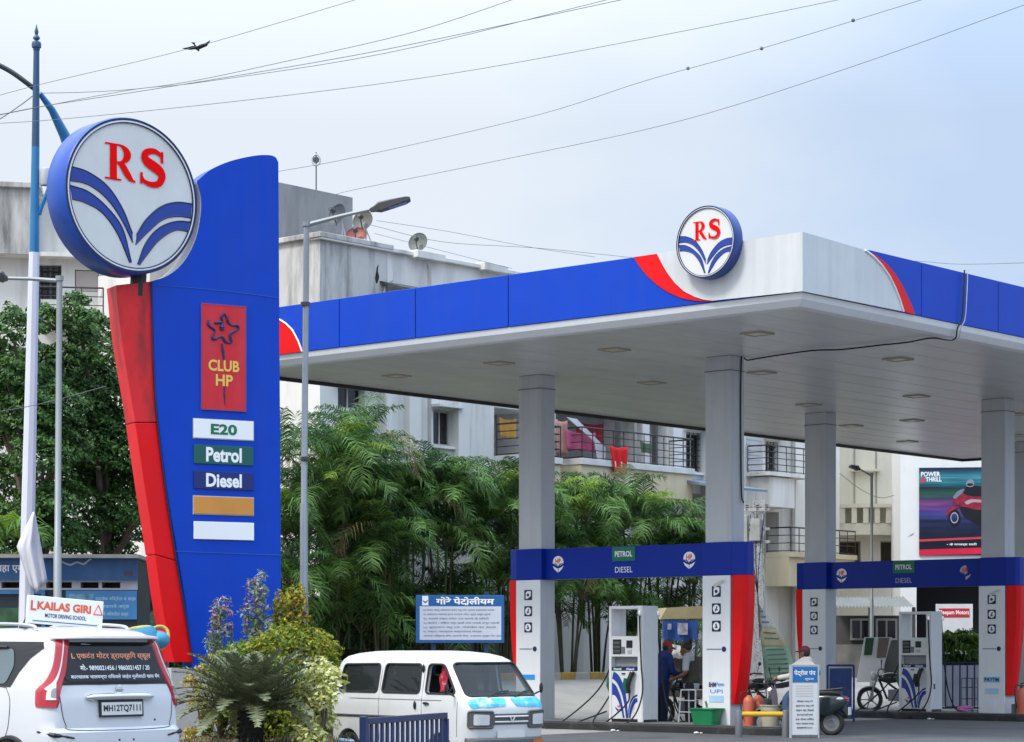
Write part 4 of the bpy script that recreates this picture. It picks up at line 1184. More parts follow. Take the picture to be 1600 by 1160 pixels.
mb.add([Pl(xa, 0, zt - .6), Pl(xb, 0, zt - .6), Pl(xb, 8, zt - .6), Pl(xa, 8, zt - .6)], [(0, 1, 2, 3)])
mb.add([Pl(xa, 8, -.2), Pl(xb, 8, -.2), Pl(xb, 8, zt), Pl(xa, 8, zt)], [(3, 2, 1, 0)])
mb.build('wall', [STUC, WPANE], b)
for wv in (W1, W3, W4, W5): window(b, Pl, *wv[:4], dep=.28, bars=2, frame=M('frame_dark', (.10, .095, .09), .6), grille=True)
mb = MB(); mb.box(W2[0] + .02, W2[1] - .02, .06, .12, W2[2] + .02, W2[3] - .02); sh = mb.build('shutter', M('shutter_pink', (.48, .42, .40), .7), b)
mb = MB(); x2, z2 = pl_(66, 398); mb.box(x2 - 3.6, xb, -.5, 0, z2 - .12, z2); mb.build('string_course', STUC, b)
mb = MB(); x3 = pl_(61, 300)[0]; mb.box(xa, x3, -.55, 2.5, pl_(30, 402)[1], zt + .18); mb.build('stair_bay', STUCD, b)
mb = MB(); mb.box(xa - .1, x3 + .1, -.68, 2.6, zt + .18, zt + .34); mb.box(x3 + .1, xb + .1, -.12, .25, zt, zt + .12); mb.build('parapet_coping', STUCD, b, bevel=.02)
a, z = pl_(60, 500); q, _ = pl_(165, 500)
mb = MB(); mb.box(a, q, -1.1, -.002, z - .16, z); s_ = mb.build('balcony', STUC, b); railing(s_, [Vector((a + .05, -.05, z)), Vector((a + .05, -1.05, z)), Vector((q - .05, -1.05, z)), Vector((q - .05, -.05, z))], .75, 3)

# ---- cream building and white wall with the poster, behind the second pumps
cb_ = at(1360, 1010, 80); CF = Frame(cb_.x, cb_.y, R(-4))
b = thing('cream_building', 'cream building with curved balcony and recessed ground floor behind the far pumps', 'building', (cb_.x, cb_.y, 0), CF.rz)
def pc(px, py, d=0):
    h = CF.hit(px, py, 1, d); return h.x, h.z
def crect(x0, x1, y0, y1, dep):
    a, zt = pc(x0, y0); bb, _ = pc(x1, y0); return (a, bb, pc(x0, y1)[1], zt, dep)
xa, xb = pc(1296, 800)[0], pc(1414, 800)[0]; zt = pc(1350, 560)[1]
H = [crect(1312, 1345, 846, 905, 1.4), crect(1376, 1410, 846, 905, 1.4)]
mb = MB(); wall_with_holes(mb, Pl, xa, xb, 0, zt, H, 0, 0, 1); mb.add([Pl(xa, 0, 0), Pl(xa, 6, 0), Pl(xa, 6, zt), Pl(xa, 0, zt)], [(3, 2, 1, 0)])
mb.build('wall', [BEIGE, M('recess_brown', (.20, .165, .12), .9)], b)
mb = MB()
n = 20
for (z0, z1, dd, rr) in ((pc(1350, 838)[1], pc(1350, 820)[1], 1.0, 0), (pc(1350, 796)[1], pc(1350, 790)[1], 1.0, .1)):
    o_ = [(xa, 0)] + [(xa + (xb - xa) * i / n, -dd * math.sin(math.pi * (.12 + .76 * i / n)) ** .6 - rr) for i in range(n + 1)] + [(xb, 0)]
    mb.prism(o_, (0, 0, z0), (1, 0, 0), (0, 1, 0), (0, 0, z1 - z0))
bb = mb.build('balcony', BEIGE, b)
mb = MB()
for i in range(n + 1):
    x = xa + (xb - xa) * i / n; y = -1.0 * math.sin(math.pi * (.12 + .76 * i / n)) ** .6 - .02
    if i % 3 == 0: mb.box(x - .09, x + .09, y - .02, y + .14, pc(1350, 820)[1], pc(1350, 796)[1])
mb.build('baluster', BEIGE, bb)
mb = MB()
for px in (1335, 1369): x = pc(px, 700)[0]; mb.box(x - .03, x + .03, -.02, 0, pc(1350, 800)[1], zt)
mb.build('wall_joint', M('joint_beige', (.35, .33, .27), .9), b)
mb = MB(); x, z = pc(1352, 735); mb.box(x - .5, x + .5, -.3, 0, z - .05, z + .02); mb.build('ledge', BEIGE, b)

wb = at(1500, 1010, 72); WF = Frame(wb.x, wb.y, R(-7))
b = thing('poster_building', 'plain white building with a dark shopfront below a large motorcycle poster', 'building', (wb.x, wb.y, 0), WF.rz)
def pw(px, py, d=0):
    h = WF.hit(px, py, 1, d); return h.x, h.z
xa, xb = pw(1407, 800)[0], pw(1760, 800)[0]; zt = pw(1500, 640)[1]
xs = pw(1432, 950)[0]; zs = pw(1500, 905)[1]
mb = MB(); wall_with_holes(mb, Pl, xa, xb, 0, zt, [(xs, xb - .6, .4, zs, 2.4)], 0, 1, 1); mb.add([Pl(xa, 0, 0), Pl(xa, 7, 0), Pl(xa, 7, zt), Pl(xa, 0, zt)], [(3, 2, 1, 0)])
mb.build('wall', [M('wall_white', (.74, .74, .72), .85, var=.03, dirt=.3, dirtcol=(.45, .44, .42), dmap=(1.2, 1.2, .3), dlo=.55, dhi=.8), M('shop_dark', (.018, .018, .022), .6)], b)
mb = MB()
x, z = pw(1424, 837); mb.add([(x - .12, -.004, z - .05), (x + .02, -.004, z + .0), (x + .10, -.004, z + .07), (x + .02, -.004, z + .05)], [(0, 1, 2, 3)]); mb.build('crack', M('mark', (.2, .2, .2)), b)

# motorcycle poster: flat print in a frame
def poster_mat(H, x0):
    """printed colour streaks: a ramp down the sheet broken up by long horizontal noise"""
    m = bpy.data.materials.new('poster_print'); m.use_nodes = True
    n, l = m.node_tree.nodes, m.node_tree.links; b = n['Principled BSDF']; b.inputs['Roughness'].default_value = .35
    tc = n.new('ShaderNodeTexCoord'); sp = n.new('ShaderNodeSeparateXYZ'); l.new(tc.outputs['Object'], sp.inputs['Vector'])
    mp = n.new('ShaderNodeMapping'); mp.inputs['Scale'].default_value = (.35, 1, 5); mp.inputs['Rotation'].default_value = (0, R(-4), 0)
    nz = n.new('ShaderNodeTexNoise'); nz.inputs['Scale'].default_value = 1.6; nz.inputs['Detail'].default_value = 5
    l.new(tc.outputs['Object'], mp.inputs['Vector']); l.new(mp.outputs['Vector'], nz.inputs['Vector'])
    f = n.new('ShaderNodeMath'); f.operation = 'DIVIDE'; f.inputs[1].default_value = H; l.new(sp.outputs['Z'], f.inputs[0])
    g = n.new('ShaderNodeMath'); g.operation = 'MULTIPLY_ADD'; g.inputs[1].default_value = .16; g.inputs[2].default_value = -.08; l.new(nz.outputs['Fac'], g.inputs[0])
    h = n.new('ShaderNodeMath'); h.operation = 'ADD'; l.new(f.outputs[0], h.inputs[0]); l.new(g.outputs[0], h.inputs[1])
    cr = n.new('ShaderNodeValToRGB'); e = cr.color_ramp.elements
    e[0].position = .18; e[0].color = (.006, .008, .02, 1); e[1].position = 1.0; e[1].color = (.008, .02, .05, 1)
    for p, c in ((.38, (.012, .02, .07)), (.46, (.05, .06, .26)), (.53, (.10, .04, .22)), (.60, (.20, .06, .20)), (.65, (.03, .04, .10)), (.70, (.03, .11, .07)), (.76, (.01, .03, .05)), (.83, (.02, .17, .22)), (.90, (.06, .28, .36)), (.95, (.01, .09, .14))):
        q = e.new(p); q.color = (*c, 1)
    l.new(h.outputs[0], cr.inputs['Fac'])
    mr = n.new('ShaderNodeMapRange'); mr.inputs['From Min'].default_value = .3; mr.inputs['From Max'].default_value = .7; mr.inputs['To Min'].default_value = .45; mr.inputs['To Max'].default_value = 1.25
    l.new(nz.outputs['Fac'], mr.inputs['Value'])
    v = n.new('ShaderNodeVectorMath'); v.operation = 'SCALE'; l.new(cr.outputs['Color'], v.inputs[0]); l.new(mr.outputs['Result'], v.inputs['Scale']); l.new(v.outputs['Vector'], b.inputs['Base Color'])
    return m
pt = thing('poster', 'large dark poster of a red motorcycle and rider over colour streaks', 'poster', WF.w(*pw(1484, 800)[:1], -.06, pw(1484, 868)[1]), WF.rz)
px0, px1 = pw(1436, 800)[0] - pw(1484, 800)[0], pw(1540, 800)[0] - pw(1484, 800)[0]
Hh = pw(1484, 731)[1] - pw(1484, 868)[1]; Wd = px1 - px0
def pp(x, y, d=0.0):                                      # zoomed-photo coordinates to the sheet
    return Vector((px0 + (x - 1003) / 347.0 * Wd * .92, -d, (833 - y) / 500.0 * Hh))
mb = MB(); mb.box(px0, px1, 0, .05, 0, Hh); bd = mb.build('board', poster_mat(Hh, px0), pt)
def streak(pts, mat, d, nm='streak'):
    mb = MB(); mb.add([pp(x, y, d) for x, y in pts], [tuple(range(len(pts)))]); return mb.build(nm, mat, bd)
streak([(1003, 742), (1380, 728), (1380, 740), (1003, 755)], M('pr_red', (.55, .05, .07), .4), .006)
streak([(1003, 800), (1380, 790), (1380, 826), (1003, 833)], M('pr_crimson', (.62, .012, .05), .4), .006)
bike = M('pr_bike', (.25, .015, .04), .35, var=.5, vscale=6); dk = M('pr_black', (.006, .006, .01), .4)
def curve(pts, mat, d, nm): streak(bez(pts + [pts[0]], 4)[:-1], mat, d, nm)
curve([(1190, 530), (1205, 498), (1240, 478), (1290, 480), (1360, 482), (1400, 500), (1400, 560), (1330, 575), (1270, 560), (1225, 552)], bike, .012, 'motorcycle_print')
curve([(1195, 500), (1222, 468), (1256, 455), (1258, 470), (1232, 492), (1205, 512)], M('pr_screen', (.16, .22, .28), .3), .014, 'motorcycle_print')
curve([(1250, 480), (1262, 452), (1290, 438), (1335, 440), (1390, 455), (1400, 490), (1320, 500), (1275, 492)], dk, .014, 'rider_print')
curve([(1270, 440), (1268, 420), (1282, 404), (1300, 402), (1314, 416), (1312, 438), (1292, 446)], M('pr_helmet', (.22, .25, .28), .3), .016, 'rider_print')
curve([(1272, 432), (1284, 424), (1304, 426), (1308, 434), (1288, 440)], dk, .018, 'rider_print')
curve([(1230, 555), (1300, 565), (1400, 558), (1400, 680), (1300, 640), (1250, 605)], dk, .010, 'motorcycle_print')
curve([(1260, 530), (1300, 515), (1370, 522), (1365, 535), (1310, 532), (1275, 545)], M('pr_pale', (.42, .30, .32), .35), .015, 'motorcycle_print')
mb = MB()
ring = lambda r, d: [pp(1203 + 30 * r * math.cos(i * math.pi / 12), 620 + 42 * r * math.sin(i * math.pi / 12), d) for i in range(25)]
A, B = ring(1.15, .014), ring(.75, .014); mb.add(A + B, [(i, i + 1, 26 + i, 25 + i) for i in range(24)]); mb.build('wheel_print', dk, bd)
mb = MB(); A, B = ring(.75, .015), ring(.60, .015); mb.add(A + B, [(i, i + 1, 26 + i, 25 + i) for i in range(24)]); mb.build('wheel_print', M('pr_rim', (.35, .4, .42), .3), bd)
curve([(1152, 612), (1160, 582), (1185, 558), (1215, 552), (1220, 566), (1190, 578), (1168, 598)], bike, .017, 'motorcycle_print')
mb = MB(); u = Vector((1, 0, 0)); v = Vector((0, 0, 1))
mb.text('POWER', pp(1068, 370, .014), u, v, w=.29 * Wd, h=.055 * Hh, bold=.03); mb.text('THRILL', pp(1085, 400, .014), u, v, w=.24 * Wd, h=.05 * Hh, bold=.03); mb.text('• के रायडर्स साठी', pp(1245, 772, .014), u, v, w=.45 * Wd, h=.035 * Hh, bold=.02); mb.build('lettering', LWHITE, bd)
mb = MB(); A = [pp(1025 + 13 * math.cos(i * math.pi / 8), 405 + 16 * math.sin(i * math.pi / 8), .012) for i in range(16)]; mb.add(A, [tuple(range(16))]); mb.build('badge_print', M('pr_red', (.55, .05, .07)), bd)
# white shop poster and dark doorway fittings
x0, z1 = pw(1462, 944, -.1); x1, z0 = pw(1520, 1012, -.1)
t = thing('poster', 'white poster with a red heading strip in front of the dark shopfront', 'poster', WF.w((x0 + x1) / 2, -.1, 0), WF.rz)
hw = (x1 - x0) / 2
mb = MB(); mb.box(-hw, hw, 0, .04, z0 - .2, z1); bd = mb.build('sheet', M('poster_white', (.60, .60, .60), .5), t)
mb = MB(); mb.box(-hw + .1, hw - .1, -.01, -.002, z1 - .42, z1 - .14); st = mb.build('heading', M('head_red', (.5, .02, .03), .5), bd)
mb = MB(); mb.text('Deepam Motors', (0, -.014, z1 - .28), (1, 0, 0), (0, 0, 1), w=hw * 1.6, h=.17, bold=.02); mb.build('lettering', LWHITE, st)
mb = MB(); mb.box(-hw + .05, -hw + .1, .04, .1, 0, z0 - .1); mb.box(hw - .1, hw - .05, .04, .1, 0, z0 - .1); mb.build('stand', DGREY, t)

# ---- low shed with a corrugated roof edge
sb = at(1368, 1010, 68); SF = Frame(sb.x, sb.y, R(-5))
t = thing('shed', 'dark low workshop shed with a corrugated grey roof edge', 'shed', (sb.x, sb.y, 0), SF.rz)
def psd(px, py, d=0):
    h = SF.hit(px, py, 1, d); return h.x, h.z
x0, x1 = psd(1304, 960)[0], psd(1428, 960)[0]; z1 = psd(1360, 948)[1]; g0 = gz(sb.x, sb.y)
mb = MB(); mb.box(x0, x1, 1.2, 3.2, g0 - .2, z1 - .25); mb.build('back_wall', M('shed_wall', (.10, .098, .09), .9, var=.3, dirt=.5, dirtcol=(.03, .03, .03), dmap=(1, 1, 1)), t)
mb = MB(); n = 46
A = [(x0 + (x1 - x0) * i / n, -.15, z1 + (.035 if i % 2 else -.035)) for i in range(n + 1)]; B = [(a, 3.4, z + .35) for a, _, z in A]
mb.add(A + B, [(i, i + 1, n + 2 + i, n + 1 + i) for i in range(n)]); mb.build('roof', M('tin_roof', (.30, .33, .34), .5, .3, var=.2), t)
mb = MB()
for f in (0, .45, 1): mb.box(x0 + (x1 - x0) * f - .05, x0 + (x1 - x0) * f + .05, 0, .1, g0 - .2, z1 - .02)
mb.build('post', DGREY, t)
for px in (1345, 1385):
    a, z = psd(px, 972, 1.2); P = lambda u, d, z: Vector((u, 1.16 + d, z)); window(t, P, a - .32, a + .32, z - .55, z + .1, dep=.03, bars=2)
mb = MB(); x, z = psd(1345, 1000, 1.15); mb.box(x0 + .1, x0 + 1.5, .6, 1.18, g0, g0 + 1.1); mb.build('workbench', M('bench', (.20, .19, .17), .8, var=.3), t)

# ---- compound wall behind the palms
yw0, yw1 = -4.0, 19
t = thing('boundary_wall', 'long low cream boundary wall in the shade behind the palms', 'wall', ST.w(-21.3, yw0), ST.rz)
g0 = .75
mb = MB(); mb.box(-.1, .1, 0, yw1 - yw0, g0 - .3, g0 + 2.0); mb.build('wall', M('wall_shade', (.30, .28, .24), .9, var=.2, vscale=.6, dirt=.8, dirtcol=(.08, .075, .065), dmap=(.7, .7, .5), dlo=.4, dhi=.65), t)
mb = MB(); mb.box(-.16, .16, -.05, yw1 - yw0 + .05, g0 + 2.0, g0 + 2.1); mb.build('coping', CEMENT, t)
# planted strip with its painted kerb
mb = MB(); mb.box(-21.1, -18.1, -6, 19, .4, .86); o = mb.build('planting_bed', EARTH); o.matrix_world = ST.m; tag(o, kind='structure')
KY = M('kerb_yellow', (.50, .32, .06), .85, var=.2, dirt=.6, dirtcol=(.18, .15, .1), dmap=(2, 2, 2)); KW = M('kerb_white', (.48, .46, .41), .85, var=.15, dirt=.6, dirtcol=(.2, .19, .16), dmap=(2, 2, 2))
t = thing('painted_kerb', 'faded yellow and white kerb stones along the palm bed', 'kerb', ST.w(-18.0, -6), ST.rz)
for k in range(42):
    mb = MB(); mb.box(-.1, .1, k * .6, k * .6 + .59, .3, .93); mb.build('kerb_stone', (KY, KW)[k % 2], t, bevel=.02)
# ================================================================== vegetation
def leafmat(name, col, trans=.3, island=.35, rough=.5, spec=.35):
    return M(name, col, rough, var=.25, vscale=.9, trans=trans, island=island, spec=spec)
LEAF_A = leafmat('leaf_tree', (.095, .20, .04), .35, .5)
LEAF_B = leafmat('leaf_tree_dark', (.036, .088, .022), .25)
PALM_A = leafmat('leaf_palm', (.105, .212, .043), .38, .55)
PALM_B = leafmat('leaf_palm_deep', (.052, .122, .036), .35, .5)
PALM_Y = leafmat('leaf_palm_young', (.21, .33, .045), .4, .3)
PALM_D = leafmat('leaf_palm_dry', (.26, .19, .09), .2, .4)
BARK = M('bark', (.12, .095, .07), .95, var=.3, vscale=6, bump=.5, bscale=14)
CANE = M('palm_cane', (.085, .085, .04), .8, var=.35, vscale=5)
CYCAD = leafmat('leaf_cycad', (.16, .18, .095), .15, .3, .42, .5)
S_YG = leafmat('leaf_yellowgreen', (.36, .37, .035), .35, .4)
S_GR = leafmat('leaf_fresh', (.16, .27, .04), .35, .4)
S_OR = leafmat('leaf_orange', (.50, .29, .045), .35, .4)
S_PK = leafmat('leaf_pink', (.52, .28, .33), .35, .4)
S_BL = leafmat('leaf_bluish', (.22, .30, .24), .3, .45)
S_VW = leafmat('leaf_cream', (.62, .64, .30), .35, .25)

def np_mesh(name, V, Fq, mats, parent, mi=None, smooth=False):
    """mesh from numpy quads"""
    me = bpy.data.meshes.new(name)
    n, k = len(V), len(Fq)
    me.vertices.add(n); me.vertices.foreach_set('co', np.asarray(V, np.float32).ravel())
    me.loops.add(k * 4); me.loops.foreach_set('vertex_index', np.asarray(Fq, np.int32).ravel())
    me.polygons.add(k); me.polygons.foreach_set('loop_start', np.arange(0, k * 4, 4, dtype=np.int32))
    if not isinstance(mats, (list, tuple)): mats = [mats]
    for m in mats: me.materials.append(m)
    if mi is not None: me.polygons.foreach_set('material_index', np.asarray(mi, np.int32))
    me.update(calc_edges=True); me.validate()
    o = bpy.data.objects.new(name, me); COL.objects.link(o)
    if parent: o.parent = parent
    return o

def leaves(C, N, size, aspect=.5, jit=.6, seed=0, fold=.25):
    """leaf quads (folded kites) at centres C facing roughly along N"""
    g = np.random.default_rng(seed); n = len(C)
    N = N + g.normal(0, jit, (n, 3)); N /= np.linalg.norm(N, axis=1)[:, None] + 1e-9
    a = g.normal(0, 1, (n, 3)); a[:, 2] -= .5
    U = a - N * (a * N).sum(1)[:, None]; U /= np.linalg.norm(U, axis=1)[:, None] + 1e-9
    W = np.cross(N, U)
    s = size * g.uniform(.65, 1.3, n)[:, None]
    p0 = C - U * s * .5; p2 = C + U * s * .5 - N * s * .12
    p1 = C + W * s * aspect * .5 - N * s * fold * .4 - U * s * .08; p3 = C - W * s * aspect * .5 - N * s * fold * .4 - U * s * .08
    V = np.stack([p0, p1, p2, p3], 1).reshape(-1, 3)
    return V, np.arange(4 * n).reshape(n, 4)

def crown_cloud(clumps, per, g, shell=.55):
    Cs, Ns = [], []
    for (x, y, z, r, fl) in clumps:
        n = int(per * r * r)
        d = g.normal(0, 1, (n, 3)); d /= np.linalg.norm(d, axis=1)[:, None]
        d[:, 2] = np.where(d[:, 2] < -.5, -d[:, 2], d[:, 2])
        rad = r * (shell + (1 - shell) * g.random(n) ** .5) * (1 + .18 * np.sin(d[:, 0] * 7 + d[:, 2] * 9))
        p = d * rad[:, None]; p[:, 2] *= fl
        Cs.append(p + np.array([x, y, z])); Ns.append(d * .8 + np.array([0, 0, .7]))
    return np.concatenate(Cs), np.concatenate(Ns)

def broad_tree(label, base, height, clumps, per, size, mats, seed, trunk_r=.2):
    t = thing('broadleaf_tree', label, 'tree', base, 0)
    g = np.random.default_rng(seed)
    mb = MB()
    top = (0.1, 0, height * .55)
    mb.tube(bez([(0, 0, -.1), (.05, .03, height * .2), (-.05, 0, height * .38), top], 4), [trunk_r * (1 - .045 * i) for i in range(13)], 9)
    for c in clumps[::2]:
        m = Vector(top).lerp(Vector(c[:3]), .5) + Vector((0, 0, -.15))
        st = Vector((0, 0, height * g.uniform(.25, .5)))
        mb.tube(bez([st, m, Vector(c[:3])], 4), [trunk_r * .42 * (1 - .09 * i) for i in range(9)], 6)
    mb.build('trunk', BARK, t, smooth=True)
    C, N = crown_cloud(clumps, per, g)
    V, Fq = leaves(C, N, size, .5, .55, seed)
    np_mesh('crown', V, Fq, mats, t, mi=(g.random(len(Fq)) * len(mats)).astype(int) if len(mats) > 1 else None)
    return t

def tree_clumps(px_list, Y, base, seed, depth=1.3):
    g = random.Random(seed); out = []
    for px, py, rpx in px_list:
        p = at(px, py, Y + g.uniform(-depth, depth)) - base
        out.append((p.x, p.y, p.z, rpx / F * Y, g.uniform(.65, .9)))
    return out
Yt = 43
bA = at(60, 1010, Yt); bA.z = gz(bA.x, Yt)
pxA = [(20, 520, 48), (75, 505, 40), (-30, 560, 60), (118, 500, 32), (10, 590, 52), (60, 570, 46), (100, 560, 40), (30, 660, 60), (90, 640, 48), (-40, 680, 70), (65, 720, 55), (10, 760, 60), (105, 700, 40), (80, 790, 48), (-40, 800, 60), (40, 820, 60), (90, 840, 50), (0, 860, 60), (-20, 620, 70), (45, 600, 60), (80, 690, 60), (50, 650, 60), (112, 780, 40), (130, 530, 30)]
broad_tree('big dense broadleaf tree filling the gap behind the white leaning post', bA, 6.5, tree_clumps(pxA, Yt, bA, 1), 5200, .10, [LEAF_A, LEAF_B], 21)
bB = at(168, 1010, Yt + 1.5); bB.z = gz(bB.x, Yt)
pxB = [(150, 520, 40), (172, 560, 40), (140, 580, 44), (178, 620, 44), (150, 650, 46), (195, 680, 40), (165, 720, 46), (205, 745, 36), (140, 740, 36), (185, 790, 42), (215, 810, 34), (160, 820, 44), (225, 770, 26), (190, 860, 26), (120, 470, 22), (118, 620, 52), (150, 690, 55), (120, 760, 55), (175, 760, 50), (150, 600, 45), (175, 670, 45), (200, 720, 40), (120, 850, 50), (190, 830, 44)]
broad_tree('broadleaf tree pressed against the red fin of the pylon', bB, 6.0, tree_clumps(pxB, Yt + 1.5, bB, 2, .9), 5600, .095, [LEAF_A, LEAF_B], 22)
# shaded undergrowth and a dark hedge behind the kiosk
g = np.random.default_rng(5)
hb = at(120, 1010, 46); hb.z = gz(hb.x, 46)
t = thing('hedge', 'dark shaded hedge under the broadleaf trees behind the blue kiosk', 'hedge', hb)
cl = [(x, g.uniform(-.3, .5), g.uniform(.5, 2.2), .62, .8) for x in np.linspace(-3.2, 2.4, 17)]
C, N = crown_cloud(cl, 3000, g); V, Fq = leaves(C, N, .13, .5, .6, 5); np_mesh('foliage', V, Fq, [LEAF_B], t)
mb = MB()
for x in np.linspace(-3, 2.2, 9): mb.tube([(x, .2, -.1), (x + .1, .2, 1.6)], .03, 5)
mb.build('stem', BARK, t)
# dry yellow banana-like fronds low in the trees
def frond_arrays(base, yaw, length, rise, droop, npair, lw, ll, g, vdrop=.5):
    """a feather palm leaf: returns leaflet quads and the midrib points"""
    V, Q = [], []
    d0 = np.array([math.cos(yaw), math.sin(yaw), 0.0]); up = np.array([0, 0, 1.0]); side = np.cross(d0, up)
    pts, tan = [], []
    p = np.array(base, float); ang = rise
    n = 18
    for i in range(n + 1):
        pts.append(p.copy()); f = i / n
        a = ang - droop * f ** 1.4
        tv = d0 * math.cos(a) + up * math.sin(a); tan.append(tv)
        p = p + tv * (length / n)
    pts = np.array(pts); tan = np.array(tan)
    for k in range(npair):
        f = .16 + .84 * (k + .5) / npair
        x = f * n; i = min(int(x), n - 1); u = x - i
        c = pts[i] * (1 - u) + pts[i + 1] * u; tv = tan[i]
        nrm = np.cross(side, tv)
        L = ll * (math.sin(math.pi * min(1, (.12 + .86 * f))) ** .6) * g.uniform(.8, 1.15)
        for sg in (1, -1):
            dv = side * sg * .78 + tv * .55 + nrm * .25 + g.normal(0, .13, 3); dv /= np.linalg.norm(dv)
            wv = tv * lw * .5
            mid = c + dv * L * .55; tip = c + dv * L * .95 - up * L * vdrop * (.6 + .4 * g.random())
            b = len(V)
            V += [c - wv, c + wv, mid + wv * 1.15 - up * L * .08, mid - wv * 1.15 - up * L * .08, tip + wv * .12, tip - wv * .12]
            Q += [(b, b + 1, b + 2, b + 3), (b + 3, b + 2, b + 4, b + 5)]
    return V, Q, pts

def make_palm(label, base, height, nstem, seed, spread=.5, young=.06, nfr=8, flen=1.75, group=None):
    g = np.random.default_rng(seed)
    t = thing('areca_palm', label, 'palm', base, g.uniform(0, 6), group)
    mb = MB(); mr = MB()
    V, Q, mi = [], [], []
    for s in range(nstem):
        a = g.uniform(0, 2 * math.pi); r = spread * g.uniform(.1, .5)
        h = (height * g.uniform(.12, .40) if s % 3 == 2 else height * g.uniform(.5, .80)) if s else height * .78
        b = np.array([r * math.cos(a), r * math.sin(a), -.05]); tp = np.array([r * math.cos(a) * 2.6, r * math.sin(a) * 2.6, h])
        m = (b + tp) / 2 + np.array([0, 0, .0]) - .1 * (tp - b) * np.array([1, 1, 0])
        mb.tube(bez([b, m, tp], 4), [.038 - .002 * i for i in range(9)], 6)
        mb.tube([tp - np.array([0, 0, .5]), tp, tp + np.array([0, 0, .25])], [.032, .045, .015], 6, mi=1)
        for k in range(nfr):
            yaw = 2 * math.pi * (k * .382 + g.uniform(0, .12)) + s
            age = k / nfr
            rise = R(84 - 54 * age + g.uniform(-8, 8)); droop = R(66 + 88 * age + g.uniform(-10, 20))
            v, q, pts = frond_arrays(tp + np.array([0, 0, .1]), yaw, flen * g.uniform(.8, 1.15) * (.8 + .3 * age), rise, droop, 34, .027, .60, g, .62)
            o = len(V); V += v; Q += [tuple(i + o for i in f) for f in q]
            mm = 1 if age < .5 else 0
            if g.random() < young and age < .45: mm = 2
            if age > .85 and g.random() < .18: mm = 3
            mi += [mm] * len(q)
            mr.tube(pts[::3], [.020, .017, .014, .011, .008, .005, .003][:len(pts[::3])], 5)
    mb.build('stem', [CANE, PALM_B], t, smooth=True)
    mr.build('midrib', CANE, t, smooth=True)
    np_mesh('fronds', np.array(V), np.array(Q), [PALM_A, PALM_B, PALM_Y, PALM_D], t, mi=mi)
    return t
palms = []
PL = [  # x px of the clump, y px of its top, local x, stems
    (448, 628, -19.0, 6, 'palm clump half hidden behind the blue pylon'),
    (508, 618, -19.3, 7, 'tall palm clump with broad arching fronds beside the grey lamp post'),
    (566, 632, -19.9, 5, 'tallest slender palm with a clear cane stem and arching crown'),
    (598, 715, -18.7, 7, 'palm clump with drooping dull fronds below the tall slender palm'),
    (648, 720, -19.6, 6, 'palm clump under the apartment window with bars'),
    (692, 690, -19.2, 7, 'palm clump directly above the notice board'),
    (744, 712, -19.8, 6, 'palm clump below the small balcony with the orange cloth'),
    (786, 705, -18.9, 7, 'palm clump with light green fronds touching the first column'),
    (838, 720, -19.6, 6, 'palm clump mostly hidden behind the first column'),
    (888, 722, -18.8, 7, 'palm clump just past the first column under the balcony'),
    (935, 722, -19.7, 7, 'palm clump in front of the balcony with the red cloth'),
    (985, 722, -19.1, 7, 'palm clump between the balcony and the blue awning'),
    (1035, 775, -19.5, 7, 'palm clump before the blue awning'),
    (470, 700, -20.6, 7, 'palm clump at the back of the row between pylon and lamp post'),
    (536, 705, -20.7, 7, 'palm clump at the back of the row behind the tall slender palm'),
    (622, 716, -20.6, 7, 'palm clump at the back of the row, left of the barred apartment window'),
    (1070, 815, -18.8, 5, 'lowest palm clump at the end of the row, beside the second column'),
]
for i, (px, py, lx, ns, lab) in enumerate(PL):
    hpt = ST.hit(px, py, 0, lx); wpt = ST.w(lx, hpt.y, 0); wpt.z = .82
    H_ = hpt.z - .82
    palms.append(make_palm(lab, wpt, H_ * (1.04 if i == 2 else .97), ns, 100 + i, spread=.55 if i != 2 else .25, young=.22 if i in (1, 7, 9) else .07, flen=2.2 if i in (1, 2) else 1.8, group='palms along the station edge'))
# low shaded plants at the palms' feet
t = thing('undergrowth', 'dark leafy undergrowth at the feet of the palms', 'plants', ST.w(-19.2, 3, .8), ST.rz)
g = np.random.default_rng(9)
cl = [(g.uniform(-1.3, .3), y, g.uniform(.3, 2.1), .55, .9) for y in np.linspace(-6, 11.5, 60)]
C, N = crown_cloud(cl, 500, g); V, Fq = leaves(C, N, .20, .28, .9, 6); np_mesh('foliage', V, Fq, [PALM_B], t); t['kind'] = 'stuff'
# small fan of palm before the white poster, and a palm beside the broadleaf tree
pp_ = at(1494, 1010, 60); pp_.z = gz(pp_.x, 60)
make_palm('bushy potted palm in front of the white shop poster', pp_ + Vector((0, 0, .7)), .95, 6, 300, spread=.5, flen=.68, nfr=8, young=.35)
mb = MB(); mb.lathe([(.28, 0), (.38, .7), (.42, .95), (.36, .95), (.34, .85), (.01, .85)], (0, 0, 0), 20); o = mb.build('plant_pot', M('terracotta', (.26, .10, .06), .8, var=.2), smooth=True); o.location = pp_; tag(o, 'terracotta pot holding the bushy palm behind the blue railing', 'pot')
pp_ = at(20, 1010, 40); pp_.z = gz(pp_.x, 40)
make_palm('small light green palm under the broadleaf tree behind the blue kiosk', pp_, 4.0, 4, 301, spread=.5, flen=1.2, nfr=7, young=.6)

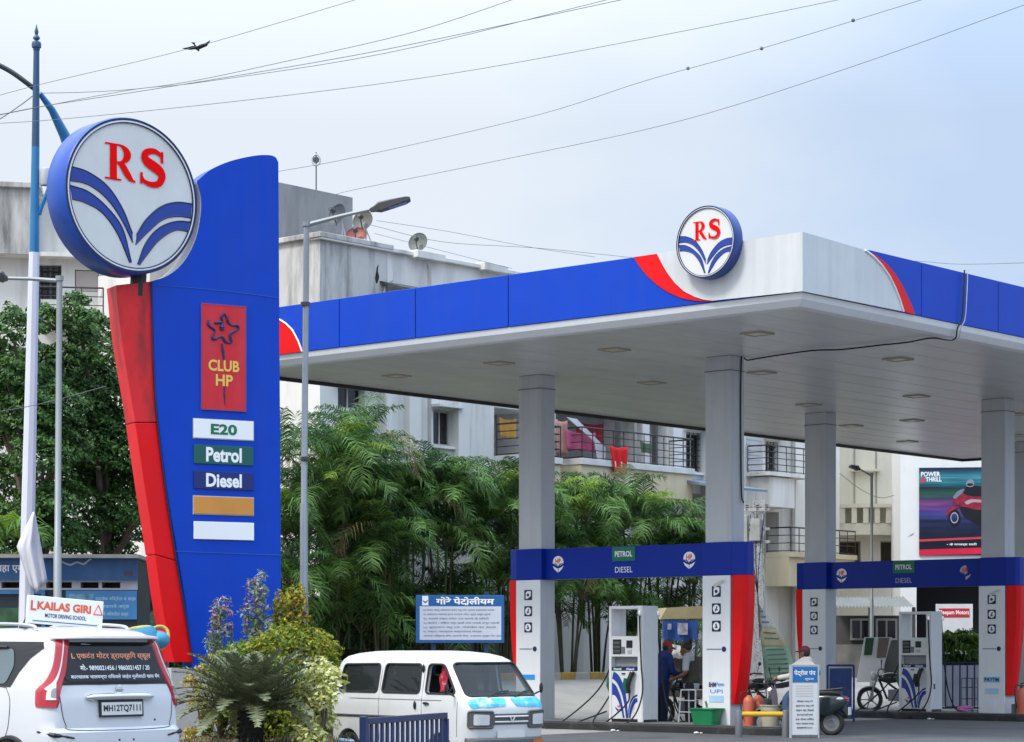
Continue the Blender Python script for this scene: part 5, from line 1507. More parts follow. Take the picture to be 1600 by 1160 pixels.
# ---- planted bed round the pylon
SOIL = M('soil', (.15, .105, .07), .95, var=.35, vscale=2.5, bump=.7, bscale=9, dirt=.4, dirtcol=(.24, .20, .15), dmap=(3, 3, 3), dlo=.5, dhi=.7)
xa, xb = at(228, 1010, 31).x, at(556, 1010, 31).x
xs = np.linspace(xa, xb, 36); ysb = np.linspace(30.6, 38.2, 34)
mb = MB(); vs = []
for y in ysb:
    for x in xs:
        e = min(x - xa, xb - x, y - 30.6, 38.2 - y)
        vs.append((x, y, .16 + .14 * min(1, max(0, e) / .6) + .05 * math.sin(x * 5 + y * 2) * math.sin(y * 3.3) + random.uniform(-.012, .012)))
n = len(xs)
mb.add(vs, [(j * n + i, j * n + i + 1, (j + 1) * n + i + 1, (j + 1) * n + i) for j in range(len(ysb) - 1) for i in range(n - 1)])
tag(mb.build('soil', SOIL, smooth=180), kind='structure')
t = thing('bed_kerb', 'low concrete kerb round the planted bed of the pylon', 'kerb', ((xa + xb) / 2, 34.4, 0))
hw, hd = (xb - xa) / 2 + .1, 3.95
mb = MB()
for q in ((-hw, hw, -hd, -hd + .16), (-hw, hw, hd - .16, hd), (-hw, -hw + .16, -hd + .16, hd - .16), (hw - .16, hw, -hd + .16, hd - .16)): mb.box(*q, -.25, .24)
mb.build('kerb_stone', M('cement_kerb', (.30, .29, .27), .9, var=.2, bump=.2, bscale=25), t, bevel=.02)

def shrub(label, px, top, Y, width, mats, weights, seed, per=620, size=.075, clumps=9, aspect=.42, spiky=0.0, base_z=None, low=.1):
    b = at(px, 1010, Y); b.z = BEDZ - .04 if base_z is None else base_z
    H_ = at(px, top, Y).z - b.z; w = width / F * Y / 2
    t = thing('shrub', label, 'shrub', b)
    g = np.random.default_rng(seed)
    cl = []; mb = MB()
    for k in range(clumps):
        f = low + (1 - low) * (k + .4) / clumps; a = g.uniform(0, 6.28); r = w * (1 - f * .75 * (1 if spiky else .55)) * g.uniform(.25, .9)
        rr = max(.09, w * (.62 - .42 * f)) if spiky else w * g.uniform(.36, .5)
        z = H_ * f - (0 if spiky else rr * .5)
        cl.append((r * math.cos(a), r * math.sin(a) * .7, z, rr, 1.5 if spiky else .9))
        mb.tube([(0, 0, 0), (r * .5 * math.cos(a), r * .35 * math.sin(a), z * .6), (r * math.cos(a), r * .7 * math.sin(a), z)], [.018, .012, .005], 5)
    if spiky:
        for k in range(5):
            a = g.uniform(0, 6.28); r = w * .35
            for q in range(5): cl.append((r * math.cos(a) * (1 - .1 * q), r * math.sin(a) * .5, H_ * (.55 + .09 * q + .05 * k * .5), .09, 1.6))
            mb.tube([(0, 0, H_ * .3), (r * math.cos(a), r * math.sin(a) * .5, H_ * .95)], [.012, .004], 5)
    mb.build('stem', BARK, t)
    C, N = crown_cloud(cl, per, g, .2)
    V, Fq = leaves(C, N, size, aspect, .7, seed)
    # young coloured leaves sit at the tips of the shoots
    hgt = np.clip(C[:, 2] / H_, 0, 1); pick = g.random(len(C))
    k = np.zeros(len(C), int)
    for i, (wlo, whi) in enumerate(weights): k[(pick >= wlo) & (pick < whi)] = i
    if len(mats) > 2: k[(hgt > .80) & (g.random(len(C)) < .30)] = len(mats) - 1
    np_mesh('foliage', V, Fq, mats, t, mi=k)
    return t
Ys = 33.2
shrub('tall upright shrub with bluish leaves and pink tips against the blue slab', 400, 905, Ys, 105, [S_BL, S_GR, S_PK], [(0, .6), (.6, .95), (.95, 1)], 41, per=3000, size=.075, clumps=10, spiky=1)
shrub('shorter upright shrub with bluish leaves and pink tips near the red fin', 345, 945, Ys - .2, 100, [S_BL, S_GR, S_PK], [(0, .65), (.65, .95), (.95, 1)], 42, per=3000, size=.075, clumps=9, spiky=1)
shrub('yellow green shrub with orange tips beside the grey lamp post', 452, 928, Ys + .2, 170, [S_YG, S_GR, S_OR], [(0, .55), (.55, .9), (.9, 1)], 43, per=5200, size=.075, clumps=10, spiky=1)
shrub('round fresh green shrub in front of the blue slab', 385, 1005, Ys - .6, 110, [S_GR, S_YG, S_GR], [(0, .6), (.6, 1), (1, 1)], 44, per=5200, size=.075, clumps=12)
shrub('orange and yellow shrub at the foot of the red fin', 318, 1018, Ys - .9, 70, [S_OR, S_YG, S_YG], [(0, .45), (.45, 1), (1, 1)], 45, per=4800, size=.075, clumps=8)
shrub('yellow green shrub behind the white van roof', 520, 985, Ys + .9, 95, [S_YG, S_GR, S_YG], [(0, .65), (.65, 1), (1, 1)], 46, per=5200, size=.08, clumps=11)
shrub('low fresh green shrub round the base of the grey lamp post', 440, 1020, Ys - .5, 90, [S_GR, S_YG, S_GR], [(0, .5), (.5, 1), (1, 1)], 47, per=4800, size=.075, clumps=10)
shrub('cream leaved variegated shrub spilling over beside the white van', 505, 1032, 30.75, 122, [S_VW, S_YG, S_VW], [(0, .8), (.8, 1), (1, 1)], 48, per=4200, size=.085, clumps=12, aspect=.5)
shrub('wide yellow green shrub filling the bed behind the cycad crown', 425, 975, Ys - .3, 150, [S_YG, S_GR, S_YG], [(0, .55), (.55, 1), (1, 1)], 51, per=4800, size=.08, clumps=14)
shrub('bright green low shrub between the cycad and the red fin', 345, 1008, Ys - .7, 110, [S_GR, S_YG, S_GR], [(0, .6), (.6, 1), (1, 1)], 52, per=4800, size=.075, clumps=11)
# cycad
cb = at(392, 1010, 31.0); cb.z = -.12
t = thing('cycad', 'dark cycad with a stout black trunk and a wide feathery crown', 'cycad', cb)
tz = at(392, 1108, 31).z - cb.z
mb = MB(); mb.tube([(0, 0, 0), (.01, 0, tz * .5), (0, 0, tz)], [.15, .16, .15], 12)
for k in range(70):
    a = k * 2.4; z = tz * (.05 + .95 * k / 70)
    mb.obox((.15 * math.cos(a), .15 * math.sin(a), z), (.07, .06, .05), (0, R(-30), a))
mb.build('trunk', M('cycad_trunk', (.020, .017, .014), .95, var=.4, vscale=9, bump=.4, bscale=18), t)
g = np.random.default_rng(77); V, Q = [], []; mr = MB()
for k in range(64):
    age = k / 64; yaw = k * 2.39996 + g.uniform(-.15, .15)
    v, q, pts = frond_arrays((.06 * math.cos(yaw), .06 * math.sin(yaw), tz - .03), yaw, g.uniform(1.05, 1.25) * (1.0 if age > .2 else .8), R(82 - 74 * age), R(40 + 26 * age), 44, .026, .19, g, .15)
    o = len(V); V += v; Q += [tuple(i + o for i in f) for f in q]
    mr.tube(pts[::3], [.010, .009, .008, .007, .006, .004, .003][:len(pts[::3])], 5)
mr.build('midrib', M('cycad_rib', (.10, .12, .05), .6), t); np_mesh('fronds', np.array(V), np.array(Q), [CYCAD], t)
mb = MB(); mb.ball((0, 0, tz + .02), (.10, .10, .13), 10, 6); mb.build('heart', M('cycad_heart', (.22, .19, .10), .9, var=.4, vscale=20), t, smooth=True)
# weeds and dry grass over the soil
g = np.random.default_rng(3)
n = 900
P = np.stack([g.uniform(xa + .1, xb - .1, n), g.uniform(30.7, 34.5, n), np.full(n, .30)], 1)
V, Q = [], []
for p in P:
    a = g.uniform(0, 6.28); l = g.uniform(.05, .16); d = np.array([math.cos(a), math.sin(a), 0]); w = np.array([-d[1], d[0], 0]) * .006
    b = len(V); V += [p - w, p + w, p + d * l * .4 + w * .6 + [0, 0, l * .7], p + d * l * .4 - w * .6 + [0, 0, l * .7]]; Q.append((b, b + 1, b + 2, b + 3))
o = np_mesh('grass', np.array(V), np.array(Q), [leafmat('dry_grass', (.17, .17, .06), .2, .5)], None); tag(o, 'sparse dry grass on the soil of the bed', 'grass', kind='stuff')
# litter
mb = MB(); mb.ball((0, 0, .03), (.10, .05, .04), 10, 6); mb.ball((.12, .02, .025), (.06, .05, .03), 8, 5); o = mb.build('litter', M('litter_blue', (.35, .50, .66), .4, var=.3, vscale=12), smooth=True); o.location = (*at(534, 1010, 31.6).xy, .28); tag(o, 'crumpled pale blue plastic bag lying on the soil', 'litter')
mb = MB(); mb.ball((0, 0, .02), (.07, .05, .03), 9, 6); o = mb.build('litter', M('litter_white', (.6, .6, .58), .7), smooth=True); o.location = (*at(497, 1010, 31.0).xy, .29); tag(o, 'crumpled white paper lying on the soil near the cycad', 'litter')
# ================================================================== vehicles
class Body:
    """car body: plan outlines (rounded rectangles) stacked over z"""
    def __init__(s, W, YR, YF, rr, rf, crown=(.0, .0), z=None):
        s.W, s.YR, s.YF, s.rr, s.rf, s.cr = W, YR, YF, rr, rf, crown
        s.zs = z
    def I(s, tab, z):
        zz = [a for a, _ in tab]; vv = [b for _, b in tab]
        return float(np.interp(z, zz, vv))
    def dims(s, z):
        return s.I(s.W, z), s.I(s.YR, z), s.I(s.YF, z)
    def side(s, y, z, sg=1):
        w, a, b = s.dims(z); r1, r2 = min(s.rr, w * .9), min(s.rf, w * .9)
        y = min(max(y, a), b)
        if y < a + r1: d = a + r1 - y; x = w - r1 + math.sqrt(max(0, r1 * r1 - d * d))
        elif y > b - r2: d = y - (b - r2); x = w - r2 + math.sqrt(max(0, r2 * r2 - d * d))
        else: x = w
        return Vector((sg * x, y, z))
    def end(s, x, z, front):
        w, a, b = s.dims(z); r = min(s.rf if front else s.rr, w * .9); ax = min(abs(x), w)
        c = s.cr[1 if front else 0]
        q = 0 if ax < w - r else r - math.sqrt(max(0, r * r - (ax - (w - r)) ** 2))
        if front: return Vector((x, b - q + c * (1 - (ax / w) ** 2), z))
        return Vector((x, a + q - c * (1 - (ax / w) ** 2), z))
    def ring(s, z, nc=9, ns=14, ne=12, shrink=0.0):
        w, a, b = s.dims(z); w -= shrink; a += shrink; b -= shrink
        r1, r2 = min(s.rr, w * .9), min(s.rf, w * .9)
        P = []
        def cr(x, y, front):
            c = s.cr[1 if front else 0]; k = c * (1 - (abs(x) / w) ** 2)
            return (x, y + (k if front else -k), z)
        for i in range(ne + 1):
            x = -(w - r2) + 2 * (w - r2) * i / ne; P.append(cr(x, b, True))
        for i in range(1, nc): t = R(90 * i / nc); P.append(cr(w - r2 + r2 * math.sin(t), b - r2 + r2 * math.cos(t), True))
        for i in range(ns + 1): P.append((w, b - r2 + (a + r1 - b + r2) * i / ns, z))
        for i in range(1, nc): t = R(90 * i / nc); P.append(cr(w - r1 + r1 * math.cos(t), a + r1 - r1 * math.sin(t), False))
        for i in range(ne + 1): P.append(cr(w - r1 - 2 * (w - r1) * i / ne, a, False))
        for i in range(1, nc): t = R(90 * i / nc); P.append(cr(-(w - r1) - r1 * math.sin(t), a + r1 - r1 * math.cos(t), False))
        for i in range(ns + 1): P.append((-w, a + r1 + (b - r2 - a - r1) * i / ns, z))
        for i in range(1, nc): t = R(90 * i / nc); P.append(cr(-(w - r2) - r2 * math.cos(t), b - r2 + r2 * math.sin(t), True))
        return [Vector(p) for p in P]

def patch(mb, fn, poly, off, rings=4, mi=0):
    """panel covering poly (in surface coordinates) laid on the surface fn, standing off along its outward normal"""
    P = [np.array(p, float) for p in poly]; c = sum(P) / len(P)
    out = Vector(off)
    vs = [fn(*c) + out]; n = len(P)
    for k in range(1, rings + 1):
        f = k / rings
        vs += [fn(*(c + (p - c) * f)) + out for p in P]
    fs = [(0, 1 + i, 1 + (i + 1) % n) for i in range(n)]
    for k in range(rings - 1):
        a, b = 1 + k * n, 1 + (k + 1) * n
        fs += [(a + i, b + i, b + (i + 1) % n, a + (i + 1) % n) for i in range(n)]
    return mb.add(vs, fs, mi)

def dense(poly, m=6):
    out = []
    for i in range(len(poly)):
        a, b = np.array(poly[i], float), np.array(poly[(i + 1) % len(poly)], float)
        for k in range(m): out.append(tuple(a + (b - a) * k / m))
    return out

def rim_tube(mb, fn, poly, off, r, mi=0):
    P = [fn(*p) + Vector(off) for p in poly]; P.append(P[0]); P.append(P[1])
    mb.tube(P, r, 5, cap=False, mi=mi)

def boolean_cut(obj, cutters):
    """cut the builders out of obj and keep the plain result"""
    tmp = []
    for mb in cutters:
        me = bpy.data.meshes.new('cutter'); me.from_pydata(mb.v, [], mb.f); me.update()
        bm = bmesh.new(); bm.from_mesh(me); bmesh.ops.recalc_face_normals(bm, faces=bm.faces); bm.to_mesh(me); bm.free()
        c = bpy.data.objects.new('cutter', me); COL.objects.link(c); c.parent = obj.parent
        tmp.append(c)
        m = obj.modifiers.new('cut', 'BOOLEAN'); m.operation = 'DIFFERENCE'; m.solver = 'EXACT'; m.object = c
    bpy.context.view_layer.update()
    dg = bpy.context.evaluated_depsgraph_get()
    me = bpy.data.meshes.new_from_object(obj.evaluated_get(dg))
    obj.modifiers.clear(); obj.data = me
    for c in tmp: bpy.data.objects.remove(c)
    me.polygons.foreach_set('use_smooth', [True] * len(me.polygons)); me.set_sharp_from_angle(angle=R(32))

def wheel(parent, x, y, r, w, sg, hub='alloy'):
    mb = MB(); prof = [(r * .62, -w / 2), (r * .9, -w / 2), (r, -w * .32), (r, w * .32), (r * .9, w / 2), (r * .62, w / 2)]
    mb.lathe(prof, (x, y, r), 32, (1, 0, 0), cap=False); wh = mb.build('wheel', RUBBER, parent, smooth=True)
    mb = MB(); xo = x + sg * w * .42
    mb.lathe([(r * .64, sg * w * .48), (r * .60, sg * w * .40), (r * .2, sg * w * .34), (r * .16, sg * w * .44), (.004, sg * w * .45)], (x, y, r), 28, (1, 0, 0)); mb.build('rim', M('hubcap', (.42, .43, .45), .35, .6), wh, smooth=True)
    mb = MB()
    for k in range(7):
        a = 2 * math.pi * k / 7; mb.obox((xo + sg * .012, y + r * .40 * math.cos(a), r + r * .40 * math.sin(a)), (.012, .035, .10), (a, 0, 0))
    mb.build('hole', BLACK, wh)
    return wh

PAINT = M('car_white', (.60, .615, .64), .26, var=.03, coat=.6, dirt=.2, dirtcol=(.42, .41, .39), dmap=(1.5, 1.5, 1.5), dlo=.5, dhi=.8)
VPAINT = M('van_white', (.62, .63, .63), .38, var=.03, coat=.25, dirt=.25, dirtcol=(.38, .35, .30), dmap=(1.5, 1.5, 1), dlo=.5, dhi=.8)
TINT = M('tinted_glass', (.010, .011, .013), .08, var=.1, spec=.35)
TINTB = M('side_glass', (.10, .14, .16), .05, var=.15, spec=.8)
TAIL = M('tail_lamp_red', (.42, .008, .02), .12, var=.1, coat=.6)
LENSW = M('lamp_clear', (.62, .62, .62), .08, var=.1, coat=.5)
SEAM = M('seam', (.05, .05, .052), .6)
PLATEW = M('plate_white', (.66, .66, .64), .4)

# ---- white hatchback seen from behind
K = 1.045
def ks(t): return [(a * K, b * K) for a, b in t]
HB = Body(ks([(.16, .69), (.22, .75), (.34, .79), (.6, .805), (.85, .80), (1.0, .785), (1.08, .775), (1.5, .665), (1.57, .635), (1.62, .57), (1.655, .45), (1.67, .2)]),
          ks([(.16, .16), (.22, .07), (.34, .0), (.58, -.005), (.68, .0), (.72, .035), (.98, .05), (1.04, .065), (1.5, .17), (1.57, .22), (1.62, .30), (1.655, .45), (1.67, .75)]),
          ks([(.16, 3.5), (.22, 3.56), (.34, 3.6), (.6, 3.6), (.82, 3.5), (.92, 3.35), (1.02, 2.95), (1.06, 2.8), (1.5, 2.1), (1.57, 1.98), (1.62, 1.85), (1.655, 1.6), (1.67, 1.2)]),
          .16, .3, (.06, .08))
ca = at(187, 1010, 22.8)
hb = thing('hatchback_car', 'white hatchback with a school signboard on its roof, seen from behind', 'car', (ca.x, ca.y, 0.06), R(48))
mb = MB(); zz = [.16, .19, .22, .28, .34, .45, .58, .64, .68, .72, .8, .9, .98, 1.02, 1.06, 1.08, 1.15, 1.25, 1.35, 1.45, 1.5, 1.54, 1.57, 1.6, 1.62, 1.64, 1.655, 1.664, 1.67]
mb.loft([HB.ring(z * K) for z in zz]); body = mb.build('body', PAINT, hb, smooth=32)
cut = []
for y in (.62 * K, 3.02 * K):
    c = MB(); c.lathe([(.325 * K, -2), (.325 * K, 2)], (0, y, .29 * K), 32, (1, 0, 0)); cut.append(c)
boolean_cut(body, cut)
for y in (.62, 3.02):
    for sg in (-1, 1): wheel(hb, sg * .70 * K, y * K, .285 * K, .175, sg)
for y in (.62, 3.02):
    for sg in (-1, 1):
        mb = MB(); P, Q = [], []
        for i in range(25):
            t = R(-15 + 210 * i / 24)
            q = HB.side(y * K + .335 * K * math.cos(t), .29 * K + .335 * K * math.sin(t), sg); P.append(q + Vector((sg * .006, 0, 0)))
        mb.tube(P, .026, 6); mb.build('arch_trim', BLACK, hb, smooth=True)
        mb = MB(); mb.lathe([(.33 * K, 0), (.33 * K, -sg * .3), (.01, -sg * .3)], (sg * .74 * K, y * K, .29 * K), 24, (1, 0, 0), cap=False); mb.build('wheel_well', BLACK, hb)
sidef = lambda sg: (lambda y, z: HB.side(y, z, sg))
rearf = lambda x, z: HB.end(x, z, False)
S_ = lambda L: [(a * K, b * K) for a, b in L]
for sg in (-1, 1):
    ox = (sg * .006, 0, 0)
    # black pillars ribbon, then glass
    mb = MB(); patch(mb, sidef(sg), dense(S_([(.66, 1.10), (.57, 1.24), (.44, 1.37), (.27, 1.465), (.30, 1.525), (1.2, 1.53), (2.1, 1.51), (2.62, 1.10)]), 8), ox); pil = mb.build('pillar_trim', BLACK, hb, smooth=40)
    for nm, L in (('rear_window', [(.74, 1.13), (.66, 1.30), (.72, 1.46), (1.40, 1.47), (1.40, 1.13)]), ('front_window', [(1.47, 1.13), (1.47, 1.46), (2.02, 1.46), (2.40, 1.13)])):
        mb = MB(); patch(mb, sidef(sg), dense(round_poly(S_(L), .05), 1), (sg * .012, 0, 0)); mb.build('side_window', TINTB, pil, smooth=40)
    mb = MB()
    for L in ([(.80, 1.475), (1.44, 1.48)], [(1.47, 1.48), (2.05, 1.475)]):
        q = [HB.side(a * K, b * K, sg) + Vector((sg * .03, 0, 0)) for a, b in ((L[0][0], L[0][1]), ((L[0][0] + L[1][0]) / 2, L[0][1] + .01), L[1])]; mb.tube(q, [.012, .026, .012], 6)
    mb.build_each('rain_visor', BLACK, hb, smooth=True)
    mb = MB()
    for L in ([(.72, 1.09), (.64, .95), (.68, .66), (.95, .36)], [(1.43, 1.09), (1.43, .4)], [(.72, 1.09), (2.7, 1.09)], [(.9, .34), (2.7, .34)]):
        q = [HB.side(a * K, b * K, sg) + Vector((sg * .001, 0, 0)) for a, b in (bez(L, 5) if len(L) > 2 else L)]; mb.tube(q, .0045, 4)
    mb.build('door_gap', SEAM, hb)
    for y in (.93, 1.62):
        mb = MB(); c = HB.side(y * K, .93 * K, sg); mb.ball(c + Vector((sg * .015, 0, 0)), (.025, .075, .018), 10, 6); mb.build('door_handle', PAINT, hb, smooth=True)
    mb = MB(); c = HB.side(.36 * K, .80 * K, sg)
    # tail lamp: tall boomerang wrapping round the corner
    def wrapf(sg):
        def f(u, z):   # u < 0 on the side (metres forward of the corner), u > 0 across the tail
            w, a, b = HB.dims(z); r = HB.rr; th = math.pi / 4 + u / r
            if th > math.pi / 2: return rearf(sg * (w - r - (u - r * math.pi / 4)), z)
            if th < 0: return HB.side(a + r + (-u - r * math.pi / 4), z, sg)
            x = w - r + r * math.cos(th); c = HB.cr[0]
            return Vector((sg * x, a + r - r * math.sin(th) - c * (1 - (x / w) ** 2), z))
        return f
    def lamp(nm, L, mat, off):
        mb = MB(); patch(mb, wrapf(sg), dense(S_(L), 5), (sg * off * .7, -off, 0), 3); return mb.build(nm, mat, hb, smooth=40)
    def lamp(nm, A, B, mat, off, par):
        mb = MB(); A = bez(A, 6); B = bez(B, 6)
        ins = [[(p[0] + (q[0] - p[0]) * f, p[1] + (q[1] - p[1]) * f) for p, q in zip(A, B)] for f in (0, .06, .35, .65, .94, 1)]
        hs = (0, 1, 1, 1, 1, 0); n = len(A); vs = []
        for L, h_ in zip(ins, hs): vs += [wrapf(sg)(u * K, z * K) + Vector((sg * (.001 + off * h_) * .8, -.001 - off * h_, 0)) for u, z in L]
        mb.add(vs, [(k * n + i, k * n + i + 1, (k + 1) * n + i + 1, (k + 1) * n + i) for k in range(5) for i in range(n - 1)])
        return mb.build(nm, mat, par, smooth=40)
    tl = lamp('tail_lamp', [(.02, 1.545), (.02, 1.40), (.005, 1.28), (-.05, 1.16), (-.16, 1.07)], [(.155, 1.545), (.152, 1.40), (.145, 1.24), (.11, 1.10), (.085, 1.0)], TAIL, .016, hb)
    lamp('lamp_lower', [(-.16, 1.07), (-.175, .97), (-.16, .92)], [(.085, 1.06), (.085, .97), (.07, .915)], TAIL, .016, tl)
    lamp('lamp_divider', [(.088, 1.54), (.085, 1.38), (.07, 1.26), (.03, 1.16), (-.05, 1.09)], [(.102, 1.54), (.099, 1.38), (.086, 1.25), (.055, 1.14), (-.02, 1.07)], LENSW, .021, tl)
    lamp('reverse_lamp', [(.0, 1.12), (-.03, 1.05), (-.04, .985)], [(.06, 1.16), (.065, 1.06), (.06, .985)], LENSW, .022, tl)
    lamp('lamp_lens', [(.025, 1.085), (.01, 1.045), (.01, 1.015)], [(.065, 1.10), (.062, 1.045), (.06, 1.01)], M('lamp_grey', (.25, .25, .26), .15, coat=.5), .026, tl)
    mb = MB(); q = [wrapf(sg)(a * K, b * K) + Vector((sg * .005, -.006, 0)) for a, b in ((.22, .63), (.02, .66), (-.16, .69))]; mb.tube(q, [.008, .026, .010], 6); mb.build('bumper_slit', BLACK, hb, smooth=True)
# rear screen and tailgate
mb = MB(); patch(mb, rearf, dense(round_poly(S_([(-.68, 1.12), (.68, 1.12), (.585, 1.52), (-.585, 1.52)]), .07, 4), 3), (0, -.007, .002), 6); rg = mb.build('rear_window', TINT, hb, smooth=40)
mb = MB(); patch(mb, rearf, dense(round_poly(S_([(-.60, 1.15), (.60, 1.15), (.50, 1.48), (-.50, 1.48)]), .08, 4), 3), (0, -.010, .003), 6); mb.build('rear_glass', M('rear_glass', (.020, .024, .027), .05, spec=.4), rg, smooth=40)
mb = MB()
L = S_([(-.66, 1.10), (-.66, .95), (-.62, .76), (-.50, .70), (.50, .70), (.62, .76), (.66, .95), (.66, 1.10)])
mb.tube([rearf(*p) + Vector((0, -.001, 0)) for p in bez(L, 6)], .005, 4); mb.build('tailgate_gap', SEAM, hb)
rings = []
for i in range(17):
    x = -.62 * K + 1.24 * K * i / 16; p = rearf(x, 1.55 * K); e = 1 - abs(i / 8 - 1) ** 5 * .6
    rings.append([p + Vector((0, .10, .035)), p + Vector((0, -.05, .045 * e)), p + Vector((0, -.165 * e, .028 * e)), p + Vector((0, -.17 * e, .008 * e)), p + Vector((0, -.05, -.005)), p + Vector((0, .08, -.03))])
mb = MB(); mb.loft(rings); mb.build('spoiler', M('spoiler_white', (.62, .62, .60), .35, coat=.4), hb, smooth=50)
mb = MB(); mb.tube([rearf(x * K, 1.0 * K) + Vector((0, -.02, .01 * math.cos(x * 3))) for x in np.linspace(-.40, .40, 13)], [.014] + [.036] * 11 + [.014], 10); mb.build('chrome_bar', CHROME, hb, smooth=True)
mb = MB(); c = rearf(0, .895 * K); 
mb.obox(c + Vector((0, -.012, 0)), (.54, .02, .165), (R(-3), 0, 0)); pl = mb.build('number_plate', BLACK, hb)
mb = MB(); mb.obox(c + Vector((0, -.0245, 0)), (.50, .006, .125), (R(-3), 0, 0)); mb.build('plate_face', PLATEW, pl)
mb = MB(); mb.text('MH12TQ7111', c + Vector((0, -.029, 0)), (1, 0, 0), (0, .05, 1), w=.46, h=.075, bold=.03); mb.build('lettering', LBLK, pl)
mb = MB(); c = rearf(0, 1.075 * K) + Vector((0, -.006, 0)); mb.lathe([(.045, 0), (.045, .008), (.035, .012)], c, 20, (0, -1, 0)); mb.build('round_badge', CHROME, hb, smooth=True)
mb = MB()
nrm = (rearf(0, 1.4 * K) - rearf(0, 1.2 * K)).normalized()
def gt(t, x, z, w, h, bold=.01):
    q = rearf(x * K, z * K) + Vector((0, -.0, 0)); vs0 = len(mb.v)
    mb.text(t, (x * K, 0, z * K), (1, 0, 0), (0, 0, 1), w=w, h=h, bold=bold)
    for i in range(vs0, len(mb.v)):
        a, _, b = mb.v[i]; p = rearf(a, b); mb.v[i] = (a, p.y - .016, b)
gt('L एकदंत मोटर ड्रायव्हिंग स्कूल', -.02, 1.39, .98, .085, .02); mb.build('lettering', M('letter_peach', (.85, .34, .20), .5, var=0), rg)
mb = MB(); gt('मो:- 9890021456 / 9860021457 / 20', 0, 1.285, .86, .06, .02); gt('कारचालक चालवण्या शिकवले जाईल मुलींसाठी खास बॅच', 0, 1.195, 1.10, .055, .01); mb.build('lettering', LWHITE, rg)
mb = MB()
for x, z in ((.42, .78), (.12, .60), (-.05, .60)): c = rearf(x * K, z * K); mb.lathe([(.011, 0), (.011, .004)], c, 8, (0, -1, 0))
mb.build_each("parking_sensor", BLACK, hb)
# roof rails
for sg in (-1, 1):
    mb = MB(); mb.tube(bez([(sg * .545 * K, .55 * K, 1.625 * K), (sg * .545 * K, .65 * K, 1.68 * K), (sg * .545 * K, 1.2 * K, 1.70 * K), (sg * .545 * K, 1.75 * K, 1.68 * K), (sg * .545 * K, 1.85 * K, 1.625 * K)], 5), .018, 6); mb.build('roof_rail', LGREY, hb, smooth=True)
# the signboard on its roof
sgn = thing('roof_signboard', 'white driving school signboard with orange lettering on the hatchback roof', 'sign', hb.matrix_basis @ Vector((-.22, .78, 1.70)), R(35))
sgn.location = Matrix.Translation(Vector((ca.x, ca.y, .06))) @ Matrix.Rotation(R(48), 4, 'Z') @ Vector((-.06, .82, 1.735)); sgn.rotation_euler = (0, R(4), R(38))
mb = MB(); mb.box(-.42, .42, -.02, .02, .02, .30); bd = mb.build('board', LWHITE, sgn, bevel=.006)
mb = MB(); mb.text('KAILAS GIRI', (-.02, -.024, .205), (1, 0, 0), (0, 0, 1), w=.60, h=.085, bold=.045); mb.build('lettering', LORG, bd)
mb = MB(); mb.text('MOTOR DRIVING SCHOOL', (0, -.024, .11), (1, 0, 0), (0, 0, 1), w=.46, h=.042, bold=.02); mb.build('lettering', LNAVY, bd)
mb = MB(); mb.text('L', (-.36, -.024, .20), (1, 0, 0), (0, 0, 1), h=.10, bold=.03)
for q in (((.31, .16), (.41, .16)), ((.41, .16), (.36, .26)), ((.36, .26), (.31, .16))): mb.tube([(q[0][0], -.024, q[0][1]), (q[1][0], -.024, q[1][1])], .006, 4)
mb.build('lettering', LORG, bd)
mb = MB(); mb.box(-.36, .36, -.025, -.021, .045, .052); mb.build('rule_line', LNAVY, bd)
mb = MB()
for x in (-.36, .36): mb.tube([(x, -.01, .05), (x, .03, -.08)], .012, 5); mb.tube([(x, .02, .2), (x, .25, -.06)], .010, 5)
mb.tube([(-.5, -.02, -.03), (.5, -.02, -.03)], .012, 5); mb.build('stand', DGREY, sgn)
mb = MB(); p = HB.side(1.2, 1.5, -1)
aerial = [(-.60, 1.0, 1.66), (-.60, .96, 1.80), (-.60, .90, 2.02)]

# ---- white microvan
VB = Body([(.20, .57), (.26, .63), (.34, .655), (.6, .67), (.9, .67), (1.02, .66), (1.44, .585), (1.50, .565), (1.55, .52), (1.59, .43), (1.62, .28), (1.63, .1)],
          [(.20, -1.5), (.26, -1.56), (.34, -1.6), (.9, -1.62), (1.02, -1.61), (1.44, -1.52), (1.50, -1.48), (1.55, -1.42), (1.59, -1.3), (1.62, -1.1), (1.63, -.8)],
          [(.20, 1.50), (.26, 1.57), (.34, 1.60), (.6, 1.64), (.85, 1.65), (.93, 1.62), (.99, 1.56), (1.05, 1.49), (1.44, 1.16), (1.50, 1.09), (1.55, .98), (1.59, .82), (1.62, .55), (1.63, .3)],
          .22, .17, (.03, .07))
VF = Frame(-1.09, 31.73, R(-141), -.08)
van = thing('microvan', 'white boxy microvan with cyan decals on its nose, driving out past the bed', 'van', (-1.09, 31.73, -.08), VF.rz)
zz = [.20, .23, .26, .30, .34, .45, .6, .75, .85, .89, .93, .96, .99, 1.02, 1.05, 1.15, 1.25, 1.35, 1.44, 1.47, 1.50, 1.53, 1.55, 1.57, 1.59, 1.61, 1.62, 1.63]
mb = MB(); mb.loft([VB.ring(z) for z in zz]); vb = mb.build('body', VPAINT, van, smooth=32)
SIDEW = {'front': [(.70, 1.06), (.70, 1.45), (1.03, 1.45), (1.36, 1.06)], 'middle': [(-.30, 1.06), (-.27, 1.45), (.54, 1.45), (.57, 1.06)], 'rear': [(-1.32, 1.06), (-1.26, 1.44), (-.40, 1.45), (-.40, 1.06)]}
WS = [(-.575, 1.03), (.575, 1.03), (.515, 1.465), (-.515, 1.465)]
cut = []
